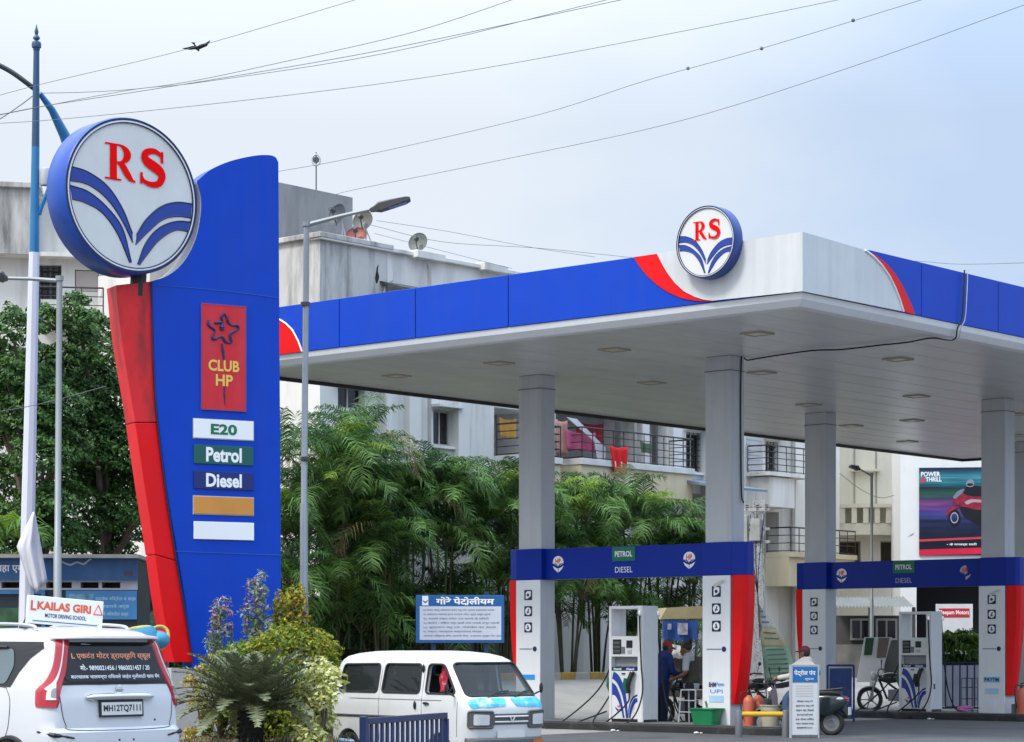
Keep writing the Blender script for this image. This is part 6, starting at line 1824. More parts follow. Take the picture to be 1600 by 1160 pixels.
c = MB(); c.loft([VB.ring(z, shrink=s_) for z, s_ in ((.55, .05), (.9, .05), (1.05, .05), (1.44, .05), (1.52, .06), (1.56, .06))]); cut.append(c)
for nm, L in SIDEW.items():
    P = round_poly(L, .07, 4); c = MB()
    c.prism(P, (-1.2, 0, 0), (0, 1, 0), (0, 0, 1), (2.4, 0, 0)); cut.append(c)
P = round_poly(WS, .06, 4); c = MB(); c.prism(P, (0, .75, 0), (1, 0, 0), (0, 0, 1), (0, 1.4, 0)); cut.append(c)
P = round_poly([(-.5, 1.06), (.5, 1.06), (.46, 1.44), (-.46, 1.44)], .06, 4); c = MB(); c.prism(P, (0, -2.0, 0), (1, 0, 0), (0, 0, 1), (0, .9, 0)); cut.append(c)
for y in (-1.08, 1.02):
    c = MB(); c.lathe([(.29, -2), (.29, -.42)], (0, y, .26), 28, (1, 0, 0)); cut.append(c)
    c = MB(); c.lathe([(.29, .42), (.29, 2)], (0, y, .26), 28, (1, 0, 0)); cut.append(c)
boolean_cut(vb, cut)
for y in (-1.08, 1.02):
    for sg in (-1, 1): wheel(van, sg * .57, y, .255, .15, sg)
VG = glass('van_glass', (.55, .62, .64), .42); VGD = glass('van_glass_dark', (.30, .36, .40), .5)
vs_ = lambda sg: (lambda y, z: VB.side(y, z, sg))
vfr = lambda x, z: VB.end(x, z, True)
for sg in (-1, 1):
    for nm, L in SIDEW.items():
        P = dense(round_poly(L, .07, 4), 2)
        mb = MB(); rim_tube(mb, vs_(sg), P, (0, 0, 0), .016); sw = mb.build('side_window', RUBBER, van, smooth=True)
        if nm == 'front': continue                       # wound down
        mb = MB(); patch(mb, vs_(sg), P, (-sg * .012, 0, 0)); mb.build('pane', VGD, sw, smooth=40)
    mb = MB()
    for L in ([(.63, .42), (.63, 1.5)], [(1.40, .5), (1.42, 1.03)], [(-.35, .42), (-.35, 1.5)], [(-1.5, .97), (1.56, .97)]):
        mb.tube([VB.side(a, b, sg) + Vector((sg * .001, 0, 0)) for a, b in dense(L, 6)[:7]], .0045, 4)
    mb.build('door_gap', SEAM, van)
    mb = MB(); mb.tube([VB.side(y, .735, sg) + Vector((sg * .006, 0, 0)) for y in np.linspace(-1.35, .5, 12)], .016, 6); mb.build('side_strip', DGREY, van)
    mb = MB()
    for y, z, l in ((.74, .93, .07), (.50, .90, .02), (.60, 1.39, .02)): mb.ball(VB.side(y, z, sg) + Vector((sg * .015, 0, 0)), (.02, l, .018 if l > .03 else .06), 8, 6)
    mb.build_each('door_handle', BLACK, van, smooth=True)
    mb = MB(); p = VB.side(1.34, 1.03, sg); mb.tube([p, p + Vector((sg * .12, .02, .05))], .012, 6); mb.ball(p + Vector((sg * .15, .02, .10)), (.03, .02, .075), 10, 8); mb.build('wing_mirror', BLACK, van, smooth=True)
    # headlamp in a dark surround
    P = dense(round_poly([(sg * .63, .62), (sg * .30, .62), (sg * .30, .83), (sg * .63, .84)], .03, 3), 3)
    mb = MB(); patch(mb, vfr, P, (sg * .004, .014, 0), 3); rim_tube(mb, vfr, P, (0, .008, 0), .016); hl = mb.build('headlamp', M('grille_grey', (.09, .09, .09), .5), van, smooth=40)
    mb = MB(); patch(mb, vfr, dense(round_poly([(sg * .585, .655), (sg * .36, .655), (sg * .36, .79), (sg * .585, .80)], .02, 3), 3), (sg * .004, .024, 0), 3); mb.build('lens', LENSW, hl, smooth=40)
    for q in ((.07, .60),):
        P = round_poly([(sg * .04, 1.005), (sg * .09, .90), (sg * .60, .865), (sg * .63, .95), (sg * .53, 1.01)], .04, 4)
        mb = MB(); patch(mb, vfr, dense(P, 2), (0, .008, .003), 5); mb.build('cyan_decal', M('decal_cyan', (.06, .44, .66), .35, var=.35, vscale=6, dirt=.8, dirtcol=(.62, .72, .76), dmap=(5, 5, 5), dlo=.5, dhi=.62), van, smooth=40)
mb = MB(); P = dense(round_poly(WS, .06, 4), 3); rim_tube(mb, vfr, P, (0, .0, 0), .018); ws = mb.build('windscreen', RUBBER, van, smooth=True)
mb = MB(); patch(mb, vfr, P, (0, -.012, 0), 8); mb.build('pane', VG, ws, smooth=40)
mb = MB()
for x in (.30, -.15): mb.tube([vfr(x, 1.02) + Vector((0, .02, 0)), vfr(x - .22, 1.09) + Vector((0, .02, 0)), vfr(x - .40, 1.10) + Vector((0, .02, 0))], .008, 5)
mb.build('wiper', BLACK, ws)
mb = MB(); P = dense(round_poly([(-.30, .66), (.30, .66), (.30, .80), (-.30, .80)], .01, 2), 4); patch(mb, vfr, P, (0, .010, 0), 3); gr = mb.build('grille', MATS['grille_grey'], van, smooth=40)
mb = MB()
for z in (.695, .765): mb.tube([vfr(x, z) + Vector((0, .018, 0)) for x in np.linspace(-.28, .28, 9)], .013, 6)
for L in ([(-.04, .765), (0, .69), (.04, .765)],): mb.tube([vfr(*p) + Vector((0, .026, 0)) for p in L], .012, 5)
mb.build('bar', VPAINT, gr, smooth=True)
rings = []
for i in range(21):
    x = -.64 + 1.28 * i / 20; p = vfr(x, .40)
    rings.append([Vector((x, p.y + d, z)) for d, z in ((-.02, .34), (.055, .345), (.07, .37), (.07, .46), (.05, .485), (-.02, .49))])
mb = MB(); mb.loft(rings); bm_ = mb.build('bumper', M('bumper_grey', (.10, .10, .10), .6, var=.15), van, smooth=30)
mb = MB(); c = vfr(-.45, .42); mb.obox(c + Vector((0, .075, 0)), (.16, .02, .07)); mb.build('indicator', M('amber', (.55, .14, .02), .2), bm_)
mb = MB(); c = vfr(0, .53); mb.obox(c + Vector((0, .012, 0)), (.46, .012, .10)); pl = mb.build('number_plate', PLATEW, van)
# cabin inside
SEAT = M('seat_dark', (.03, .03, .035), .8)
for y in (.55, -.35, -1.05):
    for x in ((-.32, .32) if y > 0 else (0,)):
        w = .22 if y > 0 else .5
        mb = MB(); mb.box(x - w, x + w, y - .2, y + .22, .60, .72); mb.obox((x, y - .25, .98), (2 * w, .12, .62), (R(12), 0, 0)); mb.obox((x, y - .33, 1.34), (.26, .08, .16), (R(12), 0, 0)); mb.build('seat', SEAT, van, bevel=.03)
mb = MB(); mb.box(-.56, .56, 1.10, 1.42, .85, 1.02); mb.build('dashboard', SEAT, van, bevel=.03)
mb = MB(); q = [(.32 + .17 * math.cos(i * math.pi / 10), 1.02 + .06 * math.sin(i * math.pi / 10), 1.06 + .16 * math.sin(i * math.pi / 10)) for i in range(21)]; mb.tube(q, .014, 6, cap=False); mb.build('steering_wheel', BLACK, van, smooth=True)
mb = MB(); rows = []
for i in range(9):
    f = i / 8; rows.append([(.50 - .02 * math.sin(f * 9 + k), .86 + .14 * (k / 4) - .05 * f + .10 * max(0, f - .5) * (k / 4), 1.44 - .36 * f) for k in range(5)])
vs = [p for r_ in rows for p in r_]; mb.add(vs, [(i * 5 + j, i * 5 + j + 1, (i + 1) * 5 + j + 1, (i + 1) * 5 + j) for i in range(8) for j in range(4)])
o = mb.build('red_scarf', M('scarf_red', (.50, .02, .05), .8, var=.4, vscale=9, dirt=.8, dirtcol=(.6, .5, .5), dmap=(14, 14, 14), dlo=.55, dhi=.62), None, smooth=180); o.matrix_world = VF.m
tag(o, 'red and white patterned scarf hanging in the open van window', 'scarf'); o.modifiers.new('thick', 'SOLIDIFY').thickness = .006
# ================================================================== people
def solid(mb, name, mat, parent, voxel=.012, smooth=3):
    """weld overlapping limbs into one continuous skin"""
    o = mb.build(name, mat, parent)
    r_ = o.modifiers.new('remesh', 'REMESH'); r_.mode = 'VOXEL'; r_.voxel_size = voxel
    s_ = o.modifiers.new('smooth', 'SMOOTH'); s_.iterations = smooth; s_.factor = .5
    bpy.context.view_layer.update()
    me = bpy.data.meshes.new_from_object(o.evaluated_get(bpy.context.evaluated_depsgraph_get()))
    o.modifiers.clear(); o.data = me
    me.materials.clear(); me.materials.append(mat)
    me.polygons.foreach_set('use_smooth', [True] * len(me.polygons))
    return o

def limb(mb, pts, rad):
    mb.tube(bez(pts, 4), list(np.interp(np.linspace(0, 1, (len(pts) - 1) * 4 + 1), np.linspace(0, 1, len(rad)), rad)), 12)
    for p, r in ((pts[0], rad[0]), (pts[-1], rad[-1])): mb.ball(p, r, 12, 8)

def hand(mb, wrist, d, palm_n, curl, side):
    """palm, four unequal bent fingers and a thumb from the side of the palm"""
    wrist, d, n = Vector(wrist), Vector(d).normalized(), Vector(palm_n).normalized()
    s = d.cross(n).normalized() * side
    mb.ball(wrist + d * .045, (.040, .040, .040), 10, 6)
    mb.tube([wrist, wrist + d * .05, wrist + d * .09], [.027, .036, .034], 10)
    for k, (off, l) in enumerate(((-.030, .062), (-.010, .076), (.010, .071), (.029, .055))):
        a = wrist + d * .085 + s * off; c1 = math.radians(curl)
        b = a + (d * math.cos(c1) + n * math.sin(c1)) * l * .5; c2 = c1 * 2
        e = b + (d * math.cos(c2) + n * math.sin(c2)) * l * .5
        mb.tube([a, b, e], [.0105, .0095, .008], 7); mb.ball(e, .008, 7, 5)
    a = wrist + d * .03 - s * .032; b = a + d * .035 - s * .03 + n * .012; e = b + d * .032 - s * .006 + n * .018
    mb.tube([a, b, e], [.013, .0115, .009], 7); mb.ball(e, .009, 7, 5)

SKIN = M('skin', (.20, .095, .055), .5, var=.08, vscale=8)
HAIR = M('hair_black', (.010, .009, .008), .6)
def person(label, loc, yaw, pose, shirt, trousers, shoes=None, sleeve='long', head=None, hat=None, vest=None):
    """faces local +y; pose gives joints in metres; arms and legs: right (+x) then left (-x)"""
    t = thing('person', label, 'person', loc, yaw)
    V3 = Vector
    hip, chest, neck, hd = [V3(pose[k]) for k in ('hip', 'chest', 'neck', 'head')]
    arms, legs = pose['arms'], pose['legs']
    mb = MB()
    limb(mb, [hip, (hip + chest) / 2, chest, neck], [.14, .13, .14, .055])
    limb(mb, [neck - V3((0, 0, .03)), hd - V3((0, .01, .06))], [.058, .052])
    hf = V3(pose.get('look', (0, 1, 0))).normalized(); hr = hf.cross(V3((0, 0, 1))).normalized()
    rot = Matrix((hr, hf, hr.cross(hf))).transposed()
    mb.ball(hd, (.076, .096, .112), 18, 14, rot=rot)
    mb.ball(hd + hf * .035 - V3((0, 0, .062)), (.054, .062, .056), 14, 10, rot=rot)      # jaw
    mb.tube([hd + hf * .092 + V3((0, 0, .022)), hd + hf * .118 - V3((0, 0, .022))], [.010, .017], 8)
    mb.ball(hd + hf * .100 - V3((0, 0, .058)), (.026, .012, .010), 8, 6, rot=rot)
    for sg in (-1, 1): mb.ball(hd + hr * sg * .078 - hf * .005 - V3((0, 0, .01)), (.012, .022, .032), 8, 6, rot=rot)
    for A, sg in zip(arms, (1, -1)):
        limb(mb, [V3(p) for p in A], [.055, .043, .028]); d = (V3(A[2]) - V3(A[1])).normalized()
        hand(mb, A[2], d, pose.get('palm', (0, 0, -1)), 38, sg)
    for Lg in legs:
        limb(mb, [V3(p) for p in Lg], [.088, .060, .042])
        f = V3(Lg[2]); mb.tube([f + V3((0, -.03, -.02)), f + V3((0, .08, -.035)), f + V3((0, .15, -.045))], [.04, .038, .028], 10)
    solid(mb, 'body', SKIN, t, .010, 3)
    mb = MB()
    for sg in (-1, 1): mb.ball(hd + hf * .083 + hr * sg * .032 + V3((0, 0, .012)), (.014, .008, .008), 8, 6, rot=rot)
    mb.build('eyes', M('eye_dark', (.02, .015, .012), .2), t, smooth=True)
    # shirt
    mb = MB()
    sh = [V3(A[0]) for A in arms]
    limb(mb, [hip - V3((0, 0, .04)), hip + V3((0, 0, .08)), (hip + chest) / 2, chest, chest.lerp(neck, .72)], [.165, .160, .155, .165, .085])
    mb.tube([sh[0].lerp(sh[1], .05), sh[0].lerp(sh[1], .5) + V3((0, 0, .03)), sh[0].lerp(sh[1], .95)], [.075, .10, .075], 12)
    for A in arms:
        a, b, c = [V3(p) for p in A]
        if sleeve == 'long': limb(mb, [a, b, b.lerp(c, .93)], [.073, .058, .044])
        else: limb(mb, [a, a.lerp(b, .75)], [.074, .066])
    mb.tube([neck - V3((0, 0, .05)), neck + V3((0, 0, .015))], [.085, .066], 12)
    solid(mb, 'shirt', shirt, t, .012, 2)
    mb = MB()
    mb.ball(hip - V3((0, 0, .02)), (.162, .125, .12), 16, 10)
    for Lg in legs:
        a, b, c = [V3(p) for p in Lg]; limb(mb, [a, b, b.lerp(c, .95)], [.105, .080, .068])
    solid(mb, 'trousers', trousers, t, .012, 2)
    mb = MB()
    for Lg in legs:
        f = V3(Lg[2]); mb.tube([f + V3((0, -.06, -.03)), f + V3((0, .02, -.02)), f + V3((0, .12, -.042)), f + V3((0, .19, -.052))], [.042, .052, .045, .030], 10)
    solid(mb, 'shoes', shoes or BLACK, t, .010, 2)
    if vest:
        mb = MB(); limb(mb, [hip + V3((0, 0, .06)), (hip + chest) / 2, chest, chest.lerp(neck, .55)], [.178, .172, .180, .10]); solid(mb, 'vest', vest, t, .013, 2)
    mb = MB()
    up = V3((0, 0, 1))
    if hat:
        mb.ball(hd + up * .045 - hf * .004, (.088, .106, .085), 18, 12, rot=rot)
        mb.ball(hd + up * .038 + hf * .115, (.072, .085, .012), 14, 6, rot=rot)
        solid(mb, 'cap', hat, t, .008, 2)
        mb = MB(); mb.ball(hd - hf * .028 - up * .0, (.081, .078, .095), 14, 10, rot=rot); solid(mb, 'hair', HAIR, t, .010, 1)
    else:
        mb.ball(hd + up * .035 - hf * .020, (.085, .098, .095), 18, 12, rot=rot); mb.ball(hd + up * .06 + hf * .05, (.062, .05, .05), 12, 8, rot=rot)
        solid(mb, 'hair', HAIR, t, .009, 2)
    return t
def stand(h=1.68, lean=.0, ax=.0, arms=None, legs=None, look=(0, 1, -.25), palm=(0, 0, -1)):
    k = h / 1.70
    P = dict(hip=(0, 0, .92 * k), chest=(0, lean * .6, 1.27 * k), neck=(0, lean, 1.46 * k), head=(0, lean + .05, 1.585 * k), look=look, palm=palm)
    P['arms'] = arms; P['legs'] = legs or [[(.085, 0, .88 * k), (.10, .02, .48 * k), (.10, -.01, .08)], [(-.085, 0, .88 * k), (-.095, .03, .48 * k), (-.10, .02, .08)]]
    return P
# the attendant in blue, filling a customer's motorcycle
q = ST.hit(1033, 1010, 1, P2.y + 1.15); wq = ST.w(q.x, P2.y + 1.15)
yaw_r = R(-62)
person('attendant in blue shirt, navy trousers and red cap holding a fuel nozzle', wq, yaw_r,
       stand(1.70, .10, arms=[[(.185, .07, 1.41), (.22, .13, 1.13), (.14, .36, 1.05)], [(-.185, .07, 1.41), (-.21, .14, 1.13), (-.08, .37, 1.08)]], look=(.1, 1, -.45)),
       M('shirt_blue', (.012, .040, .20), .8, var=.2, vscale=6), M('trousers_navy', (.012, .018, .050), .85, var=.2, vscale=6), hat=M('cap_red', (.34, .02, .03), .7))
q2 = ST.hit(1080, 1010, 1, P2.y + 1.3); wq2 = ST.w(q2.x, P2.y + 1.3)
person('bearded customer in pale grey shirt and olive vest facing the attendant', wq2 + Vector((0, 0, 0)), R(72),
       stand(1.66, .06, arms=[[(.185, .05, 1.38), (.25, .10, 1.12), (.18, .32, 1.03)], [(-.185, .05, 1.38), (-.24, .06, 1.10), (-.17, .27, 1.00)]], look=(0, 1, -.35)),
       M('shirt_grey', (.42, .43, .46), .8, var=.1), M('trousers_black', (.014, .014, .016), .85), sleeve='short', vest=M('vest_olive', (.050, .046, .030), .85, var=.4, vscale=8))
# nozzle in the attendant's hands, with its hose
mb = MB(); c = Matrix.Translation(wq) @ Matrix.Rotation(yaw_r, 4, 'Z')
L = lambda x, y, z: c @ Vector((x, y, z))
mb.tube([L(.06, .42, 1.08), L(.03, .52, 1.06), L(.0, .62, 1.0), L(.0, .68, .93)], [.03, .028, .018, .014], 8); mb.tube([L(.06, .44, 1.10), L(.05, .52, .99), L(.03, .56, 1.02)], .012, 6)
mb.tube(bez([L(.06, .42, 1.07), L(.10, .30, .95), L(.16, .2, .5), L(.30, .35, .03), L(.1, .2, .02)], 6), .016, 6)
tag(mb.build('fuel_nozzle', M('nozzle_dark', (.02, .03, .028), .45), smooth=True), 'black fuel nozzle with trailing hose in the blue attendant\'s hands', 'nozzle')

# ================================================================== two-wheelers
def tyre(mb, c, ax, R_, r, n=28):
    c, ax = Vector(c), Vector(ax).normalized(); u = ax.cross(Vector((0, 0, 1))).normalized(); w = ax.cross(u)
    mb.tube([c + (u * math.cos(2 * math.pi * i / n) + w * math.sin(2 * math.pi * i / n)) * R_ for i in range(n + 1)], r, 9, cap=False)
SCB = M('scooter_black', (.012, .020, .026), .2, var=.1, coat=.7)
def scooter(label, loc, yaw):
    """faces local +y"""
    t = thing('scooter', label, 'scooter', loc, yaw)
    for y in (.62, -.62):
        mb = MB(); tyre(mb, (0, y, .235), (1, 0, 0), .185, .05); w = mb.build('wheel', RUBBER, t, smooth=True)
        mb = MB(); mb.lathe([(.15, -.03), (.14, -.02), (.05, -.045), (.05, .045), (.14, .02), (.15, .03)], (0, y, .235), 24, (1, 0, 0)); mb.build('rim', GREY, w, smooth=True)
    def sec(y, w, z0, z1, r=.4):
        return [Vector((w * math.copysign(abs(math.cos(a)) ** r, math.cos(a)), y, (z0 + z1) / 2 + (z1 - z0) / 2 * math.copysign(abs(math.sin(a)) ** r, math.sin(a)))) for a in np.linspace(0, 2 * math.pi, 20, endpoint=False)]
    mb = MB(); mb.loft([sec(-.92, .05, .60, .66), sec(-.86, .12, .52, .72), sec(-.6, .17, .36, .76), sec(-.3, .17, .34, .74), sec(-.05, .14, .36, .70), sec(.02, .10, .38, .6)]); mb.build('tail_body', SCB, t, smooth=50)
    mb = MB(); mb.loft([sec(-.80, .10, .73, .80), sec(-.62, .14, .73, .82), sec(-.2, .14, .72, .79), sec(.0, .10, .70, .76), sec(.04, .05, .70, .74)]); mb.build('seat', BLACK, t, smooth=50)
    mb = MB(); mb.box(-.14, .14, -.05, .42, .27, .33); mb.build('floorboard', DGREY, t, bevel=.02)
    mb = MB(); mb.loft([[Vector((x, .44 + .10 * (z - .3) + .05 * (1 - (x / .22) ** 2), z)) for x in np.linspace(-w, w, 9)] + [Vector((x, .40 + .10 * (z - .3), z)) for x in np.linspace(w, -w, 9)] for z, w in ((.28, .13), (.45, .20), (.7, .22), (.86, .17), (.93, .10))]); mb.build('leg_shield', SCB, t, smooth=40)
    mb = MB(); mb.tube([(0, .62, .24), (0, .56, .5), (0, .47, .95)], [.03, .035, .035], 8); mb.loft([sec(.44, .10, .92, .98), sec(.50, .15, .88, 1.04), sec(.58, .12, .90, 1.02), sec(.62, .06, .93, .99)]); hb_ = mb.build('handlebar_cowl', SCB, t, smooth=50)
    mb = MB(); mb.tube([(-.34, .36, 1.0), (-.15, .46, .98), (.15, .46, .98), (.34, .36, 1.0)], .017, 7)
    for sg in (-1, 1): mb.tube([(sg * .36, .35, 1.0), (sg * .24, .40, .99)], .024, 8)
    mb.build('handlebar', BLACK, hb_, smooth=True)
    mb = MB(); mb.ball((0, .605, .96), (.09, .03, .05), 12, 8); mb.build('headlight', LENSW, hb_, smooth=True)
    for sg in (-1, 1):
        mb = MB(); mb.tube([(sg * .26, .42, 1.0), (sg * .32, .44, 1.16)], .007, 5); mb.ball((sg * .33, .44, 1.20), (.055, .016, .045), 10, 6); mb.build('mirror', BLACK, t, smooth=True)
    mb = MB(); tyre_pts = [(0, .62 + .27 * math.cos(a), .235 + .27 * math.sin(a)) for a in np.linspace(R(20), R(165), 12)]
    mb.loft([[Vector(p) + Vector((dx, 0, dz)) for dx, dz in ((-.07, -.03), (-.05, .01), (.05, .01), (.07, -.03), (0, -.005))] for p in tyre_pts]); mb.build('front_fender', SCB, t, smooth=50)
    mb = MB(); mb.tube([(.0, -.66, .55), (0, -.86, .46), (0, -.93, .34)], [.05, .06, .05], 8); mb.build('rear_fender', BLACK, t, smooth=True)
    mb = MB(); mb.box(-.10, .10, -.955, -.945, .38, .52); p_ = mb.build('number_plate', PLATEW, t)
    mb = MB(); mb.ball((0, -.90, .665), (.10, .03, .035), 12, 6); mb.build('tail_light', TAIL, t, smooth=True)
    mb = MB()
    for sg in (-1, 1): mb.ball((sg * .13, -.80, .67), (.03, .07, .03), 10, 6)
    mb.build('side_trim', LENSW, t, smooth=True)
    mb = MB(); mb.tube([(.13, -.1, .25), (.15, -.4, .28), (.16, -.86, .36)], [.025, .05, .045], 10); mb.build('exhaust', DGREY, t, smooth=True)
    mb = MB(); mb.tube([(-.12, -.30, .80), (-.12, -.85, .86), (.12, -.85, .86), (.12, -.30, .80)], .013, 6); mb.build('grab_rail', BLACK, t, smooth=True)
    mb = MB(); mb.tube([(-.08, -.2, .3), (-.16, -.25, .02)], .012, 5); mb.build('side_stand', GREY, t)
    return t
sl = at(1247, 1010, 41.6); sl.z = 0
sy = R(68)
scooter('black scooter with white numberplate stopped behind the standing notice board', sl, sy)
pp3 = Matrix.Translation(sl) @ Matrix.Rotation(sy, 4, 'Z') @ Vector((0, -.22, 0))
person('scooter rider in maroon cap, cream shirt and blue jeans, mostly behind the notice board', pp3, sy,
       dict(hip=(0, 0, .86), chest=(0, .03, 1.18), neck=(0, .06, 1.36), head=(0, .10, 1.49), look=(.25, 1, -.1), palm=(0, 0, -1),
            arms=[[(.19, .05, 1.31), (.28, .24, 1.10), (.32, .50, 1.04)], [(-.19, .05, 1.31), (-.28, .24, 1.10), (-.32, .50, 1.04)]],
            legs=[[(.10, .03, .84), (.17, .40, .74), (.22, .38, .42)], [(-.10, .03, .84), (-.19, .38, .66), (-.28, .28, .09)]]),
       M('shirt_cream', (.58, .54, .46), .8, var=.1), M('jeans', (.045, .085, .16), .85, var=.3, vscale=10), shoes=M('shoe_white', (.5, .5, .5), .6), hat=M('cap_maroon', (.10, .012, .02), .7))

def motorcycle(label, loc, yaw):
    t = thing('motorcycle', label, 'motorcycle', loc, yaw)
    for y in (.66, -.62):
        mb = MB(); tyre(mb, (0, y, .31), (1, 0, 0), .27, .045, 32); w = mb.build('wheel', RUBBER, t, smooth=True)
        mb = MB(); tyre(mb, (0, y, .31), (1, 0, 0), .225, .014, 32)
        for k in range(5):
            a = 2 * math.pi * k / 5; mb.tube([(0, y, .31), (0, y + .22 * math.cos(a), .31 + .22 * math.sin(a))], .016, 5)
        mb.lathe([(.05, -.05), (.05, .05)], (0, y, .31), 12, (1, 0, 0)); mb.build('rim', GREY, w, smooth=True)
    mb = MB()
    for sg in (-1, 1): mb.tube([(sg * .09, .66, .31), (sg * .09, .54, .68), (sg * .08, .46, .98)], [.022, .026, .024], 8)
    mb.build('fork', GREY, t, smooth=True)
    mb = MB(); mb.tube([(0, .46, .9), (0, .1, .62), (0, -.2, .42), (0, -.62, .31)], .03, 6); mb.tube([(0, .44, .82), (0, .25, .35), (0, -.15, .30)], .03, 6); mb.build('frame', BLACK, t, smooth=True)
    mb = MB(); mb.ball((0, .17, .84), (.15, .28, .13), 16, 10); mb.build('fuel_tank', M('bike_paint', (.02, .02, .022), .2, coat=.6), t, smooth=True)
    mb = MB(); mb.loft([[Vector((w * a, y, z + b)) for a, b in ((-1, 0), (1, 0), (.8, .09), (-.8, .09))] for y, w, z in ((-.02, .10, .78), (-.3, .14, .76), (-.62, .12, .82), (-.74, .07, .86))]); mb.build('seat', BLACK, t, smooth=40)
    mb = MB(); mb.box(-.12, .12, -.12, .22, .28, .56); mb.ball((.10, .05, .40), (.06, .13, .12), 10, 8); mb.build('engine', GREY, t, bevel=.03)
    mb = MB(); mb.ball((0, .58, .88), (.10, .08, .11), 14, 10); mb.build('headlight', LENSW, t, smooth=True)
    mb = MB(); mb.tube([(-.36, .30, 1.04), (-.2, .42, 1.06), (0, .46, 1.0), (.2, .42, 1.06), (.36, .30, 1.04)], .014, 7); mb.build('handlebar', BLACK, t, smooth=True)
    for sg in (-1, 1):
        mb = MB(); mb.tube([(sg * .26, .38, 1.06), (sg * .34, .38, 1.22)], .007, 5); mb.ball((sg * .36, .38, 1.25), (.06, .015, .04), 10, 6); mb.build('mirror', BLACK, t, smooth=True)
    mb = MB(); mb.loft([[Vector((dx, .66 + .33 * math.cos(a), .31 + .33 * math.sin(a) + dz)) for dx, dz in ((-.06, -.02), (0, .01), (.06, -.02))] for a in np.linspace(R(25), R(150), 9)], caps=False, closed=False); mb.build('front_fender', BLACK, t, smooth=60)
    mb = MB(); mb.tube([(.12, .1, .3), (.16, -.2, .27), (.17, -.75, .36)], [.025, .045, .05], 10); mb.build('exhaust', CHROME, t, smooth=True)
    mb = MB(); mb.ball((0, -.78, .80), (.08, .03, .04), 10, 6); mb.build('tail_light', TAIL, t, smooth=True)
    return t
ml = at(1402, 1010, 56); ml.z = gz(ml.x, 56)
motorcycle('dark parked motorcycle, front wheel showing past the farther fuel dispenser', ml, R(80))
ml = at(1196, 1010, 46.5); ml.z = 0
motorcycle('dark parked motorcycle behind the feather flag and red extinguishers', ml, R(50))
ml = Vector((*(wq2 + Vector((.05, .75, 0))).xy, 0))
motorcycle('customer\'s dark motorcycle being filled beside the attendant in blue', ml, R(60))

# ================================================================== station clutter
EXT = M('extinguisher_red', (.58, .13, .075), .45, var=.12, dirt=.3, dirtcol=(.3, .12, .08), dmap=(6, 6, 6))
def extinguisher(px, lx_y, label, gantry=0, r=.10):
    q = ST.hit(px, 1010, 1, lx_y); t = thing('fire_extinguisher', label, 'extinguisher', ST.w(q.x, lx_y, .16))
    mb = MB(); mb.lathe([(r * .95, 0), (r, .02), (r, .44), (r * .85, .50), (r * .4, .545), (.03, .56)], (0, 0, 0), 20); mb.build('cylinder', EXT, t, smooth=True)
    mb = MB(); mb.tube([(0, 0, .55), (0, 0, .62)], .03, 8); mb.tube([(-.02, 0, .64), (.12, 0, .68)], .014, 6); mb.tube([(-.02, 0, .61), (.12, 0, .60)], .010, 6); mb.build('valve', BLACK, t, smooth=True)
    mb = MB(); mb.tube(bez([(0, -.02, .60), (-.14, -.05, .60), (-.15, -.07, .35), (-.11, -.08, .12)], 5), .012, 6); mb.build('hose', BLACK, t, smooth=True)
    return t
extinguisher(1170, P2.y - .10, 'faded red fire extinguisher nearest the red gantry fin', r=.105)
extinguisher(1185, P2.y + .15, 'faded red fire extinguisher beside the beige bucket', r=.10)
extinguisher(1596, GANT[1][1] - .05, 'faded red fire extinguisher by the second yellow guard rail', r=.11)
q = ST.hit(1204, 1010, 1, P2.y - .05)
t = thing('bucket', 'beige plastic bucket beside the red extinguishers', 'bucket', ST.w(q.x, P2.y - .05, .16))
mb = MB(); mb.lathe([(.15, 0), (.155, .01), (.185, .36), (.20, .37), (.20, .39), (.18, .39), (.15, .04), (.01, .03)], (0, 0, 0), 24); mb.build('pail', M('pail_beige', (.48, .44, .33), .6, var=.1, dirt=.4, dirtcol=(.25, .22, .16), dmap=(5, 5, 5)), t, smooth=True)
mb = MB(); mb.tube([(.19 * math.cos(a), -.06 * math.sin(a) - .12, .36 - .1 * math.sin(a)) for a in np.linspace(0, math.pi, 12)], .006, 5); mb.build('handle', GREY, t)
q = ST.hit(1104, 1010, 1, P2.y - .22)
t = thing('tub', 'green plastic tub on the island in front of the white notice panel', 'tub', ST.w(q.x, P2.y - .22, .165), ST.rz)
mb = MB()
rc = lambda hx, hy, z: [Vector((a, b, z)) for a, b in round_poly([(-hx, -hy), (hx, -hy), (hx, hy), (-hx, hy)], .05, 4)]
mb.loft([rc(.22, .13, 0), rc(.27, .17, .28), rc(.295, .19, .285), rc(.295, .19, .305), rc(.26, .16, .305), rc(.21, .12, .03)]); mb.build('basin', M('tub_green', (.010, .20, .075), .4, var=.15), t, smooth=30)
mb = MB(); mb.tube([(-.05, .05, .1), (.02, -.02, .35), (.05, -.1, .44)], .02, 6); mb.ball((0, 0, .27), (.12, .09, .05), 10, 6); mb.build('rag', M('rag', (.30, .42, .34), .9, var=.3), t, smooth=True)
q = ST.hit(1083, 1010, 1, P2.y + .75)
t = thing('step_stool', 'bare metal step stool frame beside the white column', 'stool', ST.w(q.x, P2.y + .72, .16), ST.rz)
mb = MB()
for x, y in ((-.17, -.12), (.17, -.12), (-.17, .12), (.17, .12)): mb.tube([(x * 1.15, y * 1.4, 0), (x, y, .62)], .016, 7)
for z in (.2, .42): mb.tube([(-.19, -.15, z), (.19, -.15, z)], .012, 6)
mb.tube([(-.17, .12, .62), (.17, .12, .62), (.17, -.12, .62), (-.17, -.12, .62), (-.17, .12, .62)], .014, 6); mb.build('frame', LGREY, t, smooth=True)
